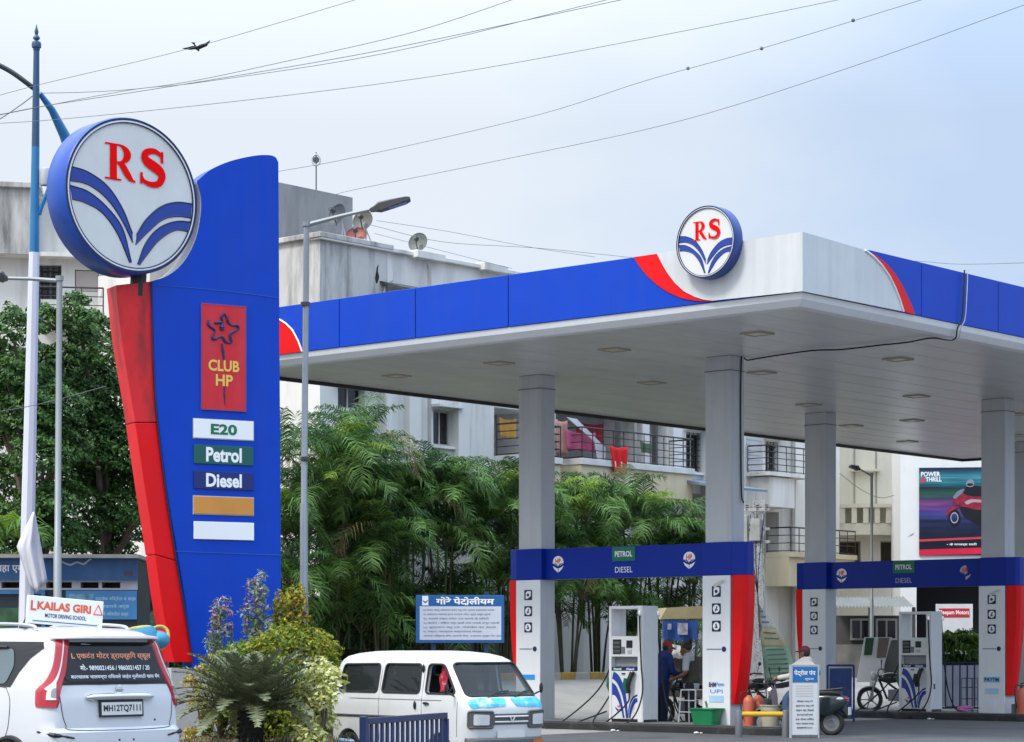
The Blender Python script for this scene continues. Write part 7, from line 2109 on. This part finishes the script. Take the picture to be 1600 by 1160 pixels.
mb = MB(); mb.box(-.17, .17, -.12, .12, .61, .625); mb.build('seat', GREY, t)

def guard_rail(label, px0, px1, Y, zt):
    a, b = at(px0, 1010, Y), at(px1, 1010, Y)
    t = thing('guard_rail', label, 'barrier', ((a.x + b.x) / 2, Y, 0)); h = (b.x - a.x) / 2
    mb = MB(); mb.tube([(-h, 0, zt), (h, 0, zt)], .045, 12); mb.build('bar', YELLOW, t, smooth=True)
    for sg in (-1, 1): mb = MB(); mb.lathe([(.065, -.05), (.065, zt + .05), (.05, zt + .07), (.0, zt + .07)], (sg * (h + .04), 0, 0), 14); mb.build('post', M('post_grey', (.13, .135, .15), .5, var=.2), t, smooth=True)
guard_rail('low yellow guard rail in front of the fire extinguishers', 1158, 1224, 40.4, .42)
guard_rail('low yellow guard rail at the end of the farther pump island', 1588, 1650, 49.5, .30)

# standing notice board (A-frame)
ab = at(1257, 1010, 40.2)
t = thing('standing_notice', 'white narrow standing notice board with a blue heading, in front of the scooter', 'sign', (ab.x, 40.2, 0), R(6))
bw, bh = .235, 1.27
mb = MB(); mb.box(-bw, bw, -.02, .02, .06, bh); bd = mb.build('board', M('board_grey', (.60, .62, .64), .5, var=.03), t, bevel=.006)
mb = MB()
for q in ((-bw - .03, -bw, .0, bh + .02), (bw, bw + .02, .0, bh + .02)): mb.box(q[0], q[1], -.03, .03, q[2], q[3])
mb.box(-bw, bw, -.03, .03, bh, bh + .02); mb.build('frame', LGREY, t)
mb = MB(); mb.box(-bw + .02, bw - .01, -.026, -.0205, bh - .29, bh - .02); hd_ = mb.build('heading', M('head_blue', (.015, .13, .36), .45), bd)
mb = MB(); mb.text('पेट्रोल पंप', (0, -.03, bh - .13), (1, 0, 0), (0, 0, 1), w=.38, h=.12, bold=.02); mb.text('सूचना', (.08, -.03, bh - .24), (1, 0, 0), (0, 0, 1), w=.16, h=.045); mb.build('lettering', LWHITE, hd_)
mb = MB(); mb.prism([(-bw + .02, bh), (-.04, bh + .12), (.02, bh + .14), (bw - .03, bh + .0)], (0, .03, .02), (1, 0, 0), (0, 0, 1), (0, .01, 0)); mb.build('top_flap', M('flap', (.55, .52, .47), .7), t)
mb = MB()
for k, s in enumerate(('मोबाईल वापरू नये', 'धूम्रपान करू नये', 'वाहन बंद ठेवावे', 'इंधन भरताना खाली उतरावे', 'हवा मोफत मिळेल', 'तक्रार असल्यास संपर्क', 'व्यवस्थापक ९८९००')):
    mb.text(s, (0, -.026, bh - .62 - .078 * k), (1, 0, 0), (0, 0, 1), w=.32 if k % 3 else .28, h=.042, bold=.015)
mb.build('lettering', LBLK, bd)
mb = MB()
for k in range(5): mb.box(-.16, .15, -.0225, -.0215, bh - .36 - .045 * k, bh - .34 - .045 * k)
mb.build('faded_line', M('faded', (.56, .52, .49), .6), bd)
mb = MB()
for sg in (-1, 1): mb.tube([(sg * bw * .9, .03, bh - .1), (sg * bw * .9, .42, 0)], .012, 5)
mb.build('back_leg', GREY, t)

# feather flag
fb = at(1196, 1010, 47.5)
t = thing('feather_flag', 'leaning feather flag fading from white through yellow to pale green', 'flag', (fb.x, 47.5, 0), 0)
mb = MB(); P = [at(x, y, 47.5) - Vector((fb.x, 47.5, 0)) for x, y in ((1199, 1128), (1196, 1062), (1190, 1000), (1185, 950), (1184, 938))]; mb.tube(bez(P, 5), .016, 6); mb.build('pole', GREY, t, smooth=True)
edge_r = bez([(1186, 944), (1202, 968), (1220, 995), (1234, 1018), (1240, 1040), (1238, 1062)], 6); edge_l = bez([(1185, 944), (1187, 968), (1189, 992), (1192, 1020), (1194, 1042), (1197, 1062)], 6)
def fband(i0, i1, nm, mat):
    mb = MB(); vs = []
    for i in range(i0, i1 + 1):
        for j in range(7):
            f = j / 6; a, b = edge_l[i], edge_r[i]
            vs.append(at(a[0] + (b[0] - a[0]) * f, a[1] + (b[1] - a[1]) * f, 47.5 + .06 * math.sin(f * 5 + i * .3)) - Vector((fb.x, 47.5, 0)))
    mb.add(vs, [(i * 7 + j, i * 7 + j + 1, (i + 1) * 7 + j + 1, (i + 1) * 7 + j) for i in range(i1 - i0) for j in range(6)])
    o = mb.build(nm, mat, t, smooth=180); o.modifiers.new('thick', 'SOLIDIFY').thickness = .005; return o
FL = lambda n, c: M(n, c, .75, var=.10, vscale=4, trans=.12)
fband(0, 9, 'cloth', FL('flag_white', (.86, .86, .83))); fband(9, 16, 'cloth', FL('flag_yellow', (.80, .70, .42))); fband(16, 30, 'cloth', FL('flag_green', (.45, .66, .45)))
mb = MB()
for i in (3, 5, 7, 11, 13, 17, 19, 21, 23, 25, 27):
    a, b = edge_l[i], edge_r[i]; p = [at(a[0] + (b[0] - a[0]) * f, a[1] + (b[1] - a[1]) * f, 47.41) - Vector((fb.x, 47.5, 0)) for f in (.15, .5, .82)]
    mb.tube(p, .014, 4)
mb.build_each('print_line', M('flag_print', (.20, .27, .25), .8), t)

# blue cloth barrier and the blue railing with white panels
def panel_barrier(label, px0, px1, pt, Y, mat, nbars, gap, barmat, cat='barrier', pb_=None, rz=0.0, zb=.1, name='barrier_panel'):
    a, b = at(px0, pt, Y), at(px1, pt, Y); g0 = gz((a.x + b.x) / 2, Y)
    t = thing(name, label, cat, ((a.x + b.x) / 2, Y, g0), rz); h = (b.x - a.x) / 2; H = a.z - g0
    if mat: mb = MB(); mb.box(-h + .04, h - .04, -.004, .004, zb + .04, H - .06); mb.build('sheet', mat, t)
    mb = MB()
    mb.tube([(-h, 0, H), (h, 0, H)], .025, 6); mb.tube([(-h, 0, zb), (h, 0, zb)], .025, 6)
    for k in range(nbars + 1):
        x = -h + 2 * h * k / nbars; e = k in (0, nbars); mb.tube([(x, -.012, 0 if e else zb), (x, -.012, H)], .026 if e else .016, 6)
    mb.build('frame', barmat, t)
    return t
BARB = M('barrier_blue', (.010, .040, .17), .55, var=.25, dirt=.5, dirtcol=(.05, .09, .2), dmap=(4, 4, 4))
panel_barrier('solid blue cloth barrier beside the column of the farther gantry', 1293, 1334, 1040, 48.6, BARB, 1, 1, BARB)
panel_barrier('blue railing with pale panels below the bushy potted palm', 1466, 1534, 1036, 56.5, M('panel_lilac', (.40, .41, .50), .6), 6, 1, M('rail_navy', (.012, .018, .06), .5), name='railing')
# white boards leaning by the motorcycle
lb_ = at(1356, 1010, 60); g0 = gz(lb_.x, 60)
t = thing('leaning_board', 'white board with a green and a brown stripe leaning beside the dark motorcycle', 'board', (lb_.x, 60, g0), 0)
B_ = lambda x, y, d=0: at(x, y, 60 - d) - Vector((lb_.x, 60, g0))
def quad(pts, nm, mat, par, d):
    mb = MB(); P = [B_(x, y, d) for x, y in pts]; mb.add(P + [p + Vector((0, .03, 0)) for p in P], [(0, 1, 2, 3), (7, 6, 5, 4), (0, 4, 5, 1), (1, 5, 6, 2), (2, 6, 7, 3), (3, 7, 4, 0)]); return mb.build(nm, mat, par)
s0 = quad([(1338, 1066), (1374, 1066), (1394, 996), (1351, 996)], 'sheet', M('sheet_white', (.62, .63, .62), .6), t, 0)
quad([(1350, 1024), (1362, 1024), (1366, 997), (1353, 997)], 'stripe', M('stripe_green', (.012, .055, .018), .6), t, .035); quad([(1370, 1028), (1384, 1028), (1390, 997), (1373, 997)], 'stripe', M('stripe_brown', (.16, .11, .08), .6), t, .035)
# pink cloth and litter on the far island
q = ST.hit(1508, 1010, 1, GANT[1][1] - .25); mb = MB()
g = random.Random(4)
for k in range(9): mb.ball((g.uniform(-.13, .13), g.uniform(-.06, .06), .03 + g.uniform(0, .10)), (g.uniform(.05, .09), .05, g.uniform(.035, .06)), 8, 6)
o = solid(mb, 'rag', M('rag_pink', (.52, .16, .38), .8, var=.2), None, .014, 2); o.location = ST.w(q.x, GANT[1][1] - .25, .165); tag(o, 'crumpled pink cloth lying on the farther pump island', 'cloth')
t = thing('wire_rack', 'small dark wire rack by the white notice panel of the farther gantry', 'rack', ST.w(GANT[1][0] - .95, GANT[1][1] + .15, .16), ST.rz)
mb = MB()
for x in (-.14, 0, .14):
    for y in (-.1, .1): mb.tube([(x, y, 0), (x, y, .75)], .008, 5)
for z in (.05, .3, .55, .75): mb.tube([(-.14, -.1, z), (.14, -.1, z), (.14, .1, z), (-.14, .1, z), (-.14, -.1, z)], .008, 5)
mb.build('frame', DGREY, t)
for k, (px, y, lab) in enumerate(((958, -.75, 'white scrap of paper on the asphalt before the bright gantry'), (1088, -.7, 'white plastic cup lid on the asphalt by the green tub'), (1452, 0, 'white pebble sized scrap by the farther island'))):
    ly = (GANT[1][1] if k == 2 else P2.y) + (y if k < 2 else -.7); q = ST.hit(px, 1010, 1, ly); mb = MB(); mb.ball((0, 0, .02), (.05, .035, .02), 9, 6); mb.ball((.09, .02, .015), (.03, .03, .012), 8, 5)
    o = mb.build('litter', LWHITE, smooth=True); o.location = ST.w(q.x, ly, .014); tag(o, lab, 'litter')

# stall with blue banner behind the attendant
sb2 = at(1062, 1010, 58); g0 = gz(sb2.x, 58)
t = thing('street_stall', 'small stall with tan sloping roof and blue banner behind the attendant', 'stall', (sb2.x, 58, g0), R(8))
s58 = 58 / F
Zp = lambda py: EYE + (1010 - py) * s58 - g0
Xp = lambda px: (px - 1062) * s58
mb = MB(); mb.prism([(Xp(1030), Zp(968)), (Xp(1040), Zp(950)), (Xp(1100), Zp(947)), (Xp(1108), Zp(966))], (0, -.1, 0), (1, 0, 0), (0, 0, 1), (0, 1.2, 0)); mb.build('roof', M('roof_tan', (.42, .36, .20), .7, var=.15, dirt=.4, dirtcol=(.2, .16, .1), dmap=(3, 3, 3)), t)
mb = MB()
n = 14; A = [(Xp(1033) + (Xp(1088) - Xp(1033)) * i / n, -.14, Zp(970)) for i in range(n + 1)]; B = [(a, -.16 - .03 * math.sin(i), Zp(998) - .06 * math.sin(i / n * math.pi) - .03 * math.sin(i * 2.1)) for i, (a, _, z) in enumerate(A)]
mb.add(A + B, [(i, n + 1 + i, n + 2 + i, i + 1) for i in range(n)]); bn = mb.build('banner', M('banner_blue', (.012, .06, .26), .6, var=.3, vscale=3), t); bn.modifiers.new('thick', 'SOLIDIFY').thickness = .012
mb = MB(); mb.box(Xp(1056), Xp(1072), -.21, -.20, Zp(992), Zp(974)); mb.box(Xp(1040), Xp(1046), -.21, -.20, Zp(984), Zp(975)); mb.build_each('banner_picture', M('banner_pale', (.40, .38, .46), .6, var=.6, vscale=9), bn)
mb = MB(); mb.box(Xp(1040), Xp(1100), 0, .9, 0, Zp(1026)); mb.build('counter', M('counter_dark', (.06, .05, .05), .8, var=.4, vscale=5), t)
mb = MB()
for x in (1036, 1102): mb.tube([(Xp(x), 0, 0), (Xp(x), 0, Zp(966))], .03, 6); mb.tube([(Xp(x), .95, 0), (Xp(x), .95, Zp(966))], .03, 6)
mb.build('post', GREY, t)
mb = MB(); g = random.Random(8)
for k in range(12): mb.ball((g.uniform(Xp(1044), Xp(1072)), -.06 + g.uniform(-.1, .1), Zp(1026) + g.uniform(.02, .22)), (.14, .12, .10), 9, 6)
o = solid(mb, 'sacks', M('sack_white', (.50, .50, .50), .8, var=.3, vscale=7), None, .03, 2); o.matrix_world = Matrix.Translation((sb2.x, 58, g0)) @ Matrix.Rotation(R(8), 4, 'Z'); tag(o, 'heap of crumpled white plastic bags on the stall counter', 'bags')
# steel lattice pole with transformer gear
tp = at(1186, 1010, 64); g0 = gz(tp.x, 64)
t = thing('lattice_pole', 'white steel lattice electricity pole crowded with gear between the two gantries', 'utility pole', (tp.x, 64, g0), R(-20))
Zq = lambda py: EYE + (1010 - py) * 64 / F - g0
mb = MB(); top = Zq(782); w = .13
for a, b in ((-1, -1), (1, -1), (1, 1), (-1, 1)): mb.tube([(a * w, b * w, 0), (a * w, b * w, top)], .022, 5)
n = 26
for k in range(n):
    z0, z1 = top * k / n, top * (k + 1) / n; s = 1 if k % 2 else -1
    for (x, y), (x2, y2) in (((-w * s, -w), (w * s, -w)), ((w, -w * s), (w, w * s)), ((w * s, w), (-w * s, w)), ((-w, w * s), (-w, -w * s))): mb.tube([(x, y, z0), (x2, y2, z1)], .010, 4)
mb.build('mast', M('lattice_paint', (.42, .42, .42), .6, var=.2), t)
mb = MB()
for z in (Zq(800), Zq(830), Zq(850)): mb.box(-.55, .35, -.2, -.13, z, z + .08)
mb.box(-.5, -.25, -.35, -.1, Zq(848), Zq(806)); mb.box(-.15, .12, -.4, -.15, Zq(846), Zq(812)); mb.build_each('switch_box', M('gear_grey', (.40, .40, .39), .6, var=.2, dirt=.6, dirtcol=(.12, .11, .1), dmap=(5, 5, 5)), t, bevel=.01)
mb = MB()
for x in (-.5, -.3, .0, .25):
    for k in range(3): mb.lathe([(.02, 0), (.055, .01), (.055, .03), (.02, .04)], (x, -.16, Zq(798) + .06 * k), 10)
mb.build_each('insulator', M('insulator', (.16, .08, .05), .3), t, smooth=True)
mb = MB()
for k in range(4): mb.tube(bez([(-.4 + .2 * k, -.2, Zq(805)), (-.2 + .1 * k, -.35, Zq(870)), (.0, -.15, Zq(930)), (.05, -.12, Zq(1000))], 5), .012, 5)
mb.build('cable', BLACK, t, smooth=True)

# ---- blue kiosk at the far left
kb = at(100, 1010, 38); KF = Frame(kb.x, kb.y, R(3)); kg = gz(kb.x, 38)
t = thing('kiosk', 'weathered blue kiosk with a Devanagari sign band and dark strip windows', 'kiosk', (kb.x, kb.y, 0), KF.rz)
def kp(px, py, d=0): h = KF.hit(px, py, 1, d); return h.x, h.z
KB = M('kiosk_blue', (.030, .16, .34), .5, var=.15, dirt=.5, dirtcol=(.10, .20, .30), dmap=(2, 2, 2), dlo=.45, dhi=.75)
x0, x1 = kp(-110, 900)[0], kp(215, 900)[0]
mb = MB(); za, zb_ = kp(100, 907)[1], kp(100, 873)[1]
mb.box(x0, x1, -.10, 0, za, zb_); bd = mb.build('sign_band', M('band_blue', (.018, .095, .24), .45, var=.2, dirt=.45, dirtcol=(.08, .14, .22), dmap=(2, 2, 2)), t)
mb = MB(); mb.text('जय गणेश चहा एम', (kp(-12, 888)[0], -.106, kp(0, 888)[1]), (1, 0, 0), (0, 0, 1), w=1.05, h=.17, bold=.02); mb.build('lettering', LWHITE, bd)
mb = MB(); L_ = [(96, 877), (104, 881), (112, 883), (122, 879), (132, 882), (140, 876), (144, 874)]; mb.tube([(kp(*p)[0], -.106, kp(*p)[1]) for p in bez(L_, 3)], .016, 5); mb.build('torn_edge', M('torn_white', (.55, .60, .64), .7), bd)
mb = MB(); mb.box(kp(195, 890)[0], kp(209, 890)[0], -.106, -.1005, kp(0, 900)[1], kp(0, 892)[1]); mb.build('torn_patch', DGREY, bd)
mb = MB(); mb.box(x0 - .1, x1 + .05, -.3, 2.2, zb_, zb_ + .06); mb.build('roof', M('kiosk_roof', (.28, .28, .26), .9, var=.25, vscale=3), t)
P = lambda u, d, z: Vector((u, d, z))
mb = MB(); zc, zd = kp(100, 922)[1], za
holes = [(kp(a, 910)[0], kp(b, 910)[0], zc + .03, zd - .03, .5) for a, b in ((-60, -10), (2, 34), (72, 112), (126, 154), (159, 188))]
wall_with_holes(mb, P, x0, x1, zc, zd, holes, 0, 0, 1); mb.build('strip_window', [M('strip_white', (.52, .53, .53), .6, var=.1), BLACK], t)
mb = MB(); mb.box(x0, x1, .02, 2.0, kg - .2, zc); mb.box(x1 - .06, x1, .001, 2.0, zc, zb_ - .01); mb.build('wall', M('kiosk_dark', (.016, .026, .036), .5, var=.4), t)
mb = MB(); mb.box(kp(103, 940)[0], kp(214, 940)[0], -.02, .018, kp(0, 968)[1], kp(0, 923)[1]); pn = mb.build('info_panel', M('panel_sky', (.05, .23, .47), .5, var=.12), t)
mb = MB(); u, v = (1, 0, 0), (0, 0, 1)
for k, (s, w_) in enumerate((('मुद्रांक विक्रेता व सर्व', .66), ('प्रकारचे अर्ज', .48), ('येथे मिळतील दस्त', .46))):
    mb.text(s, (kp(181 - (0, 2, 2)[k], 936 + 12 * k)[0], -.024, kp(0, 936 + 12 * k)[1]), u, v, w=w_, h=.085, bold=.01)
mb.build('lettering', M('letter_pale', (.42, .62, .74), .6), pn)
mb = MB(); mb.box(kp(108, 940)[0], kp(146, 940)[0], -.026, -.021, kp(0, 966)[1], kp(0, 928)[1]); mb.build('photo_print', M('photo_print', (.12, .27, .36), .5, var=.7, vscale=7), pn)
mb = MB()
for px in (-40, 35, 68): mb.box(kp(px, 950)[0] - .03, kp(px, 950)[0] + .03, -.04, .02, kg, zc)
mb.box(x0, kp(68, 950)[0], -.035, .018, zc - .07, zc - .005); mb.build('door_frame', KB, t)
mb = MB(); mb.box(kp(0, 950)[0], kp(32, 950)[0], -.03, .015, kp(0, 1000)[1], kp(0, 950)[1]); mb.build('green_poster', M('poster_green', (.03, .10, .04), .6, var=.8, vscale=3), t)
# timber crate and dark louvre beside the kiosk
cr = at(232, 1010, 38.6)
t = thing('louvred_cabinet', 'brown and grey louvred cabinet between kiosk and pylon', 'cabinet', (cr.x, cr.y, gz(cr.x, cr.y)), 0)
mb = MB(); mb.box(-.25, -.12, -.1, .3, 0, 1.75); mb.box(-.12, .3, -.1, .3, 1.7, 1.8); mb.build('frame', M('timber', (.17, .08, .035), .8, var=.25), t)
mb = MB()
for k in range(9): mb.obox((.1, 0, .25 + .16 * k), (.4, .12, .02), (R(30), 0, 0))
mb.box(-.12, .3, .08, .3, 0, 1.7); mb.build('louvre', M('louvre', (.12, .12, .125), .6), t)
# yellow rimmed round tub behind the hatchback
tb = at(216, 988, 29); tb.z = -.08
t = thing('paddle_boat', 'yellow rimmed blue rounded tub shell standing behind the white hatchback', 'boat', tb)
zr = at(216, 988, 29).z - tb.z
from mathutils import Euler
def torus_pts(c, rx, ry, rot, n=28): m = Euler(rot).to_matrix(); return [Vector(c) + m @ Vector((rx * math.cos(2 * math.pi * i / n), ry * math.sin(2 * math.pi * i / n), 0)) for i in range(n + 1)]
mb = MB(); mb.tube(torus_pts((-.05, 0, zr - .02), .24, .30, (R(14), R(-10), 0)), .028, 8, cap=False); mb.tube(torus_pts((.22, .05, zr - .09), .13, .2, (R(60), R(30), 0)), .022, 8, cap=False); mb.build('rim', M('rim_yellow', (.42, .36, .07), .45, var=.15), t, smooth=True)
mb = MB(); mb.loft([[Vector((-.05 + rx * math.cos(a), ry * math.sin(a), z + (.06 * math.cos(a) if z > .8 else 0))) for a in np.linspace(0, 2 * math.pi, 24, endpoint=False)] for z, rx, ry in ((0, .2, .25), (.5, .28, .34), (zr - .22, .33, .36), (zr - .05, .30, .34), (zr + .02, .23, .30))]); mb.ball((.24, .05, zr - .1), (.15, .2, .12), 14, 8); mb.build('shell', M('shell_blue', (.04, .26, .42), .4, var=.15), t, smooth=True)

# ---- notice board on posts
nb = at(718, 1010, 37.5); NF = Frame(nb.x, nb.y, R(5), 0); 
t = thing('notice_board', 'blue framed white notice board in Devanagari on two posts behind the van', 'notice board', (nb.x, nb.y, 0), NF.rz)
def npx(px, py): h = NF.hit(px, py, 1, -.02); return h.x, h.z
a, z1 = npx(650, 930); b, z0 = npx(788, 1005)
mb = MB(); mb.box(a, b, -.02, .02, z0, z1); bd = mb.build('board', M('frame_blue', (.012, .10, .30), .45, var=.1), t, bevel=.006)
mb = MB(); zz_ = z1 - (z1 - z0) * .235; mb.box(a + .06, b - .05, -.026, -.0205, z0 + .05, zz_); sh = mb.build('sheet', M('sheet_pale', (.58, .60, .66), .5, var=.03), bd)
mb = MB(); mb.text('गोरे पेटोलीयम', ((a + b) / 2 + .08, -.026, (z1 + zz_) / 2), (1, 0, 0), (0, 0, 1), w=(b - a) * .66, h=(z1 - zz_) * .68, bold=.035); cx_ = (a + b) / 2 + .10; cz_ = (z1 + zz_) / 2 - .055
for sg in (-1, 1): mb.tube([(cx_, -.028, cz_), (cx_ + sg * .022, -.028, cz_ - .022)], .006, 4)
mb.build('lettering', LWHITE, bd)
mb = MB(); mb.box(a + .10, a + .20, -.027, -.0205, zz_ + .015, z1 - .015); lg = mb.build('logo_plate', LWHITE, bd)
mb = MB()
for sg in (1, -1): strip(mb, [(.0, .25), (sg * .2, .32), (sg * .42, .5)], [(0, .38), (sg * .18, .45), (sg * .42, .58)], lambda p, q: Vector((a + .15 + p * .1, -.03, zz_ + .015 + q * (z1 - zz_ - .03))))
mb.build('emblem', LBLUE, lg)
mb = MB()
for k, s in enumerate(('१) वाहन चालू असताना इंधन भरू नये, कृपया सहकार्य करावे', '२) आपल्या वाहनात इंधन भरताना मीटर शून्य पाहून घ्यावे', '३) आपले वाहन रांगेत उभे करावे ही विनंती', '४) पेट्रोल / डिझेल भरून झाले नंतर पावती मागून घ्यावी', '५) धूम्रपान करू नये, मोबाईल बंद ठेवावे', '६) तक्रार असल्यास कार्यालयात संपर्क', 'आपला विश्वास हीच आमची सेवा, धन्यवाद पुन्हा भेट द्या')):
    mb.text(s, (a + .12, -.03, zz_ - .06 - .070 * k), (1, 0, 0), (0, 0, 1), w=(b - a) * (.80, .76, .74, .86, .82, .66, .88)[k], h=.042, align='L', bold=.0)
mb.build('lettering', M('letter_slate', (.10, .10, .16), .6), sh)
for f in (.2, .8): mb = MB(); mb.box(a + (b - a) * f - .035, a + (b - a) * f + .035, .02, .08, -.1, z1 + (.06 if f > .5 else .0)); mb.build('post', M('post_blue', (.012, .035, .09), .5), t)

# ---- blue barricade
p0, p1 = at(572, 1010, 26.0), at(697, 1010, 28.2); d_ = p1 - p0
t = thing('barricade', 'navy blue steel barricade with upright bars in front of the white van', 'barricade', ((p0.x + p1.x) / 2, (p0.y + p1.y) / 2, -.08), math.atan2(d_.y, d_.x))
hl_ = Vector((d_.x, d_.y)).length / 2; Ht = .80 + .08
BN = M('barricade_navy', (.006, .018, .085), .4, var=.2, coat=.2)
mb = MB(); mb.box(-hl_, hl_, -.025, .025, Ht - .075, Ht); mb.box(-hl_ + .05, hl_ - .05, -.02, .02, .18, .24)
for sg in (-1, 1): mb.box(sg * hl_ - .03, sg * hl_ + .03, -.03, .03, 0, Ht - .0755)
mb.build('frame', BN, t, bevel=.008)
n = 16
for k in range(1, n): 
    x = -hl_ + 2 * hl_ * k / n; mb = MB(); mb.box(x - .028, x + .028, -.012, .012, .241, Ht - .076); mb.build('bar', BN, t)
for sg in (-1, 1): mb = MB(); mb.box(sg * (hl_ - .1) - .03, sg * (hl_ - .1) + .03, -.3, .3, 0, .05); mb.build('foot', BN, t)
mb = MB(); mb.box(-hl_ - .10, -hl_ - .032, -.04, .04, 0, Ht + .02); mb.build('post', BN, t, bevel=.006)

# ================================================================== wires and the bird
WIRE = M('wire', (.13, .13, .135), .6)
def wire(label, pts, Y0, Y1, r):
    P = bez(pts, 6); n = len(P)
    mb = MB(); mb.tube([at(x, y, Y0 + (Y1 - Y0) * i / (n - 1)) for i, (x, y) in enumerate(P)], r * .62, 5)
    tag(mb.build('overhead_wire', WIRE, smooth=True), label, 'wire', 'wires across the sky')
wire('overhead wire passing just below the flying bird', [(-60, 166), (60, 133), (300, 75), (555, 0), (640, -26)], 34, 30, .0065)
wire('overhead wire meeting the top of the leaning post and rising steeply', [(62, 146), (140, 144), (215, 139), (300, 127), (420, 102), (640, 52), (800, 0), (870, -24)], 37.3, 34, .0085)
wire('upper strand of the close pair of wires over the pylon', [(-60, 185), (0, 179), (75, 165), (300, 130), (600, 78), (980, -2), (1080, -24)], 32, 27, .0075)
wire('lower strand of the close pair of wires over the pylon', [(-60, 192), (75, 165), (210, 140), (320, 128), (600, 84), (900, 12), (1000, -14)], 32.5, 27.5, .007)
wire('long shallow wire running from the leaning post to the top centre', [(-60, 196), (100, 186), (400, 155), (700, 116), (1000, 62), (1310, 0), (1400, -20)], 33, 30, .007)
wire('wire with small dark beads ending behind the pylon top', [(400, 276), (436, 268), (560, 245), (840, 180), (1010, 126), (1190, 76), (1440, 0), (1500, -20)], 45, 33, .008)
wire('longest wire from the roof up to the far top corner of the sky', [(526, 307), (548, 298), (760, 255), (1060, 190), (1330, 105), (1600, 8), (1680, -24)], 60, 34, .010)
wire('faint wire from the roof dishes down to the blue fascia, upper', [(588, 345), (700, 362), (820, 385), (930, 402)], 58, 62, .009)
wire('faint wire from the roof dishes down to the blue fascia, middle', [(580, 352), (690, 378), (840, 388), (1000, 404)], 58, 62, .010)
wire('faint wire from the roof dishes down to the blue fascia, lower', [(585, 365), (690, 392), (800, 420)], 58, 62, .009)
wire('short faint wire leaving the frame above the far end of the canopy', [(1340, 404), (1430, 408), (1500, 413), (1600, 411), (1680, 408)], 90, 80, .016)
wire('short black wire slanting up to the leaning post', [(-50, 214), (0, 186), (30, 166), (54, 148)], 36, 37.2, .014)
wire('wire crossing low in front of the broadleaf tree', [(-40, 650), (60, 632), (165, 604)], 36, 37, .010)
wire('slack cable drooping in front of the cream building', [(1312, 740), (1345, 765), (1375, 778), (1398, 774)], 76, 77, .018)
mb = MB()
for x, y, Yb in ((1190, 76, 36.5), (1075, 107, 38), (1333, 32, 34.8)): mb.ball(at(x, y, Yb), .03, 8, 6)
[tag(q, 'small dark round spacer clipped on an overhead wire', 'spacer', 'spacers on the beaded wire') for q in mb.build_each('wire_bead', WIRE, smooth=True)]
bp = at(307, 75, 40)
t = thing('bird', 'small dark bird gliding with spread wings beside the topmost wires', 'bird', bp, R(15))
mb = MB()
mb.loft([[Vector((x, r * math.cos(a), z + r * math.sin(a))) for a in np.linspace(0, 2 * math.pi, 10, endpoint=False)] for x, r, z in ((.11, .004, .0), (.09, .018, .005), (.06, .022, .010), (.03, .026, .0), (-.03, .026, -.004), (-.08, .014, .0), (-.12, .010, .004))])
for sg in (-1, 1):
    mb.loft([[Vector((cx + d, sg * y, z + h)) for d, h in ((c, 0), (0, .010), (-c, 0), (0, -.006))] for y, cx, z, c in ((.015, .02, .01, .055), (.08, .045, .07 if sg < 0 else .03, .055), (.15, .03, .085 if sg < 0 else .0, .045), (.24, -.03, .13 if sg < 0 else -.04, .010))])
mb.add([(-.11, -.015, 0), (-.11, .015, 0), (-.17, .04, .003), (-.17, -.04, .003)], [(0, 1, 2, 3)])
o = mb.build('body', M('bird_dark', (.025, .022, .020), .8), t, smooth=40); t.rotation_euler = (R(6), R(18), R(75))
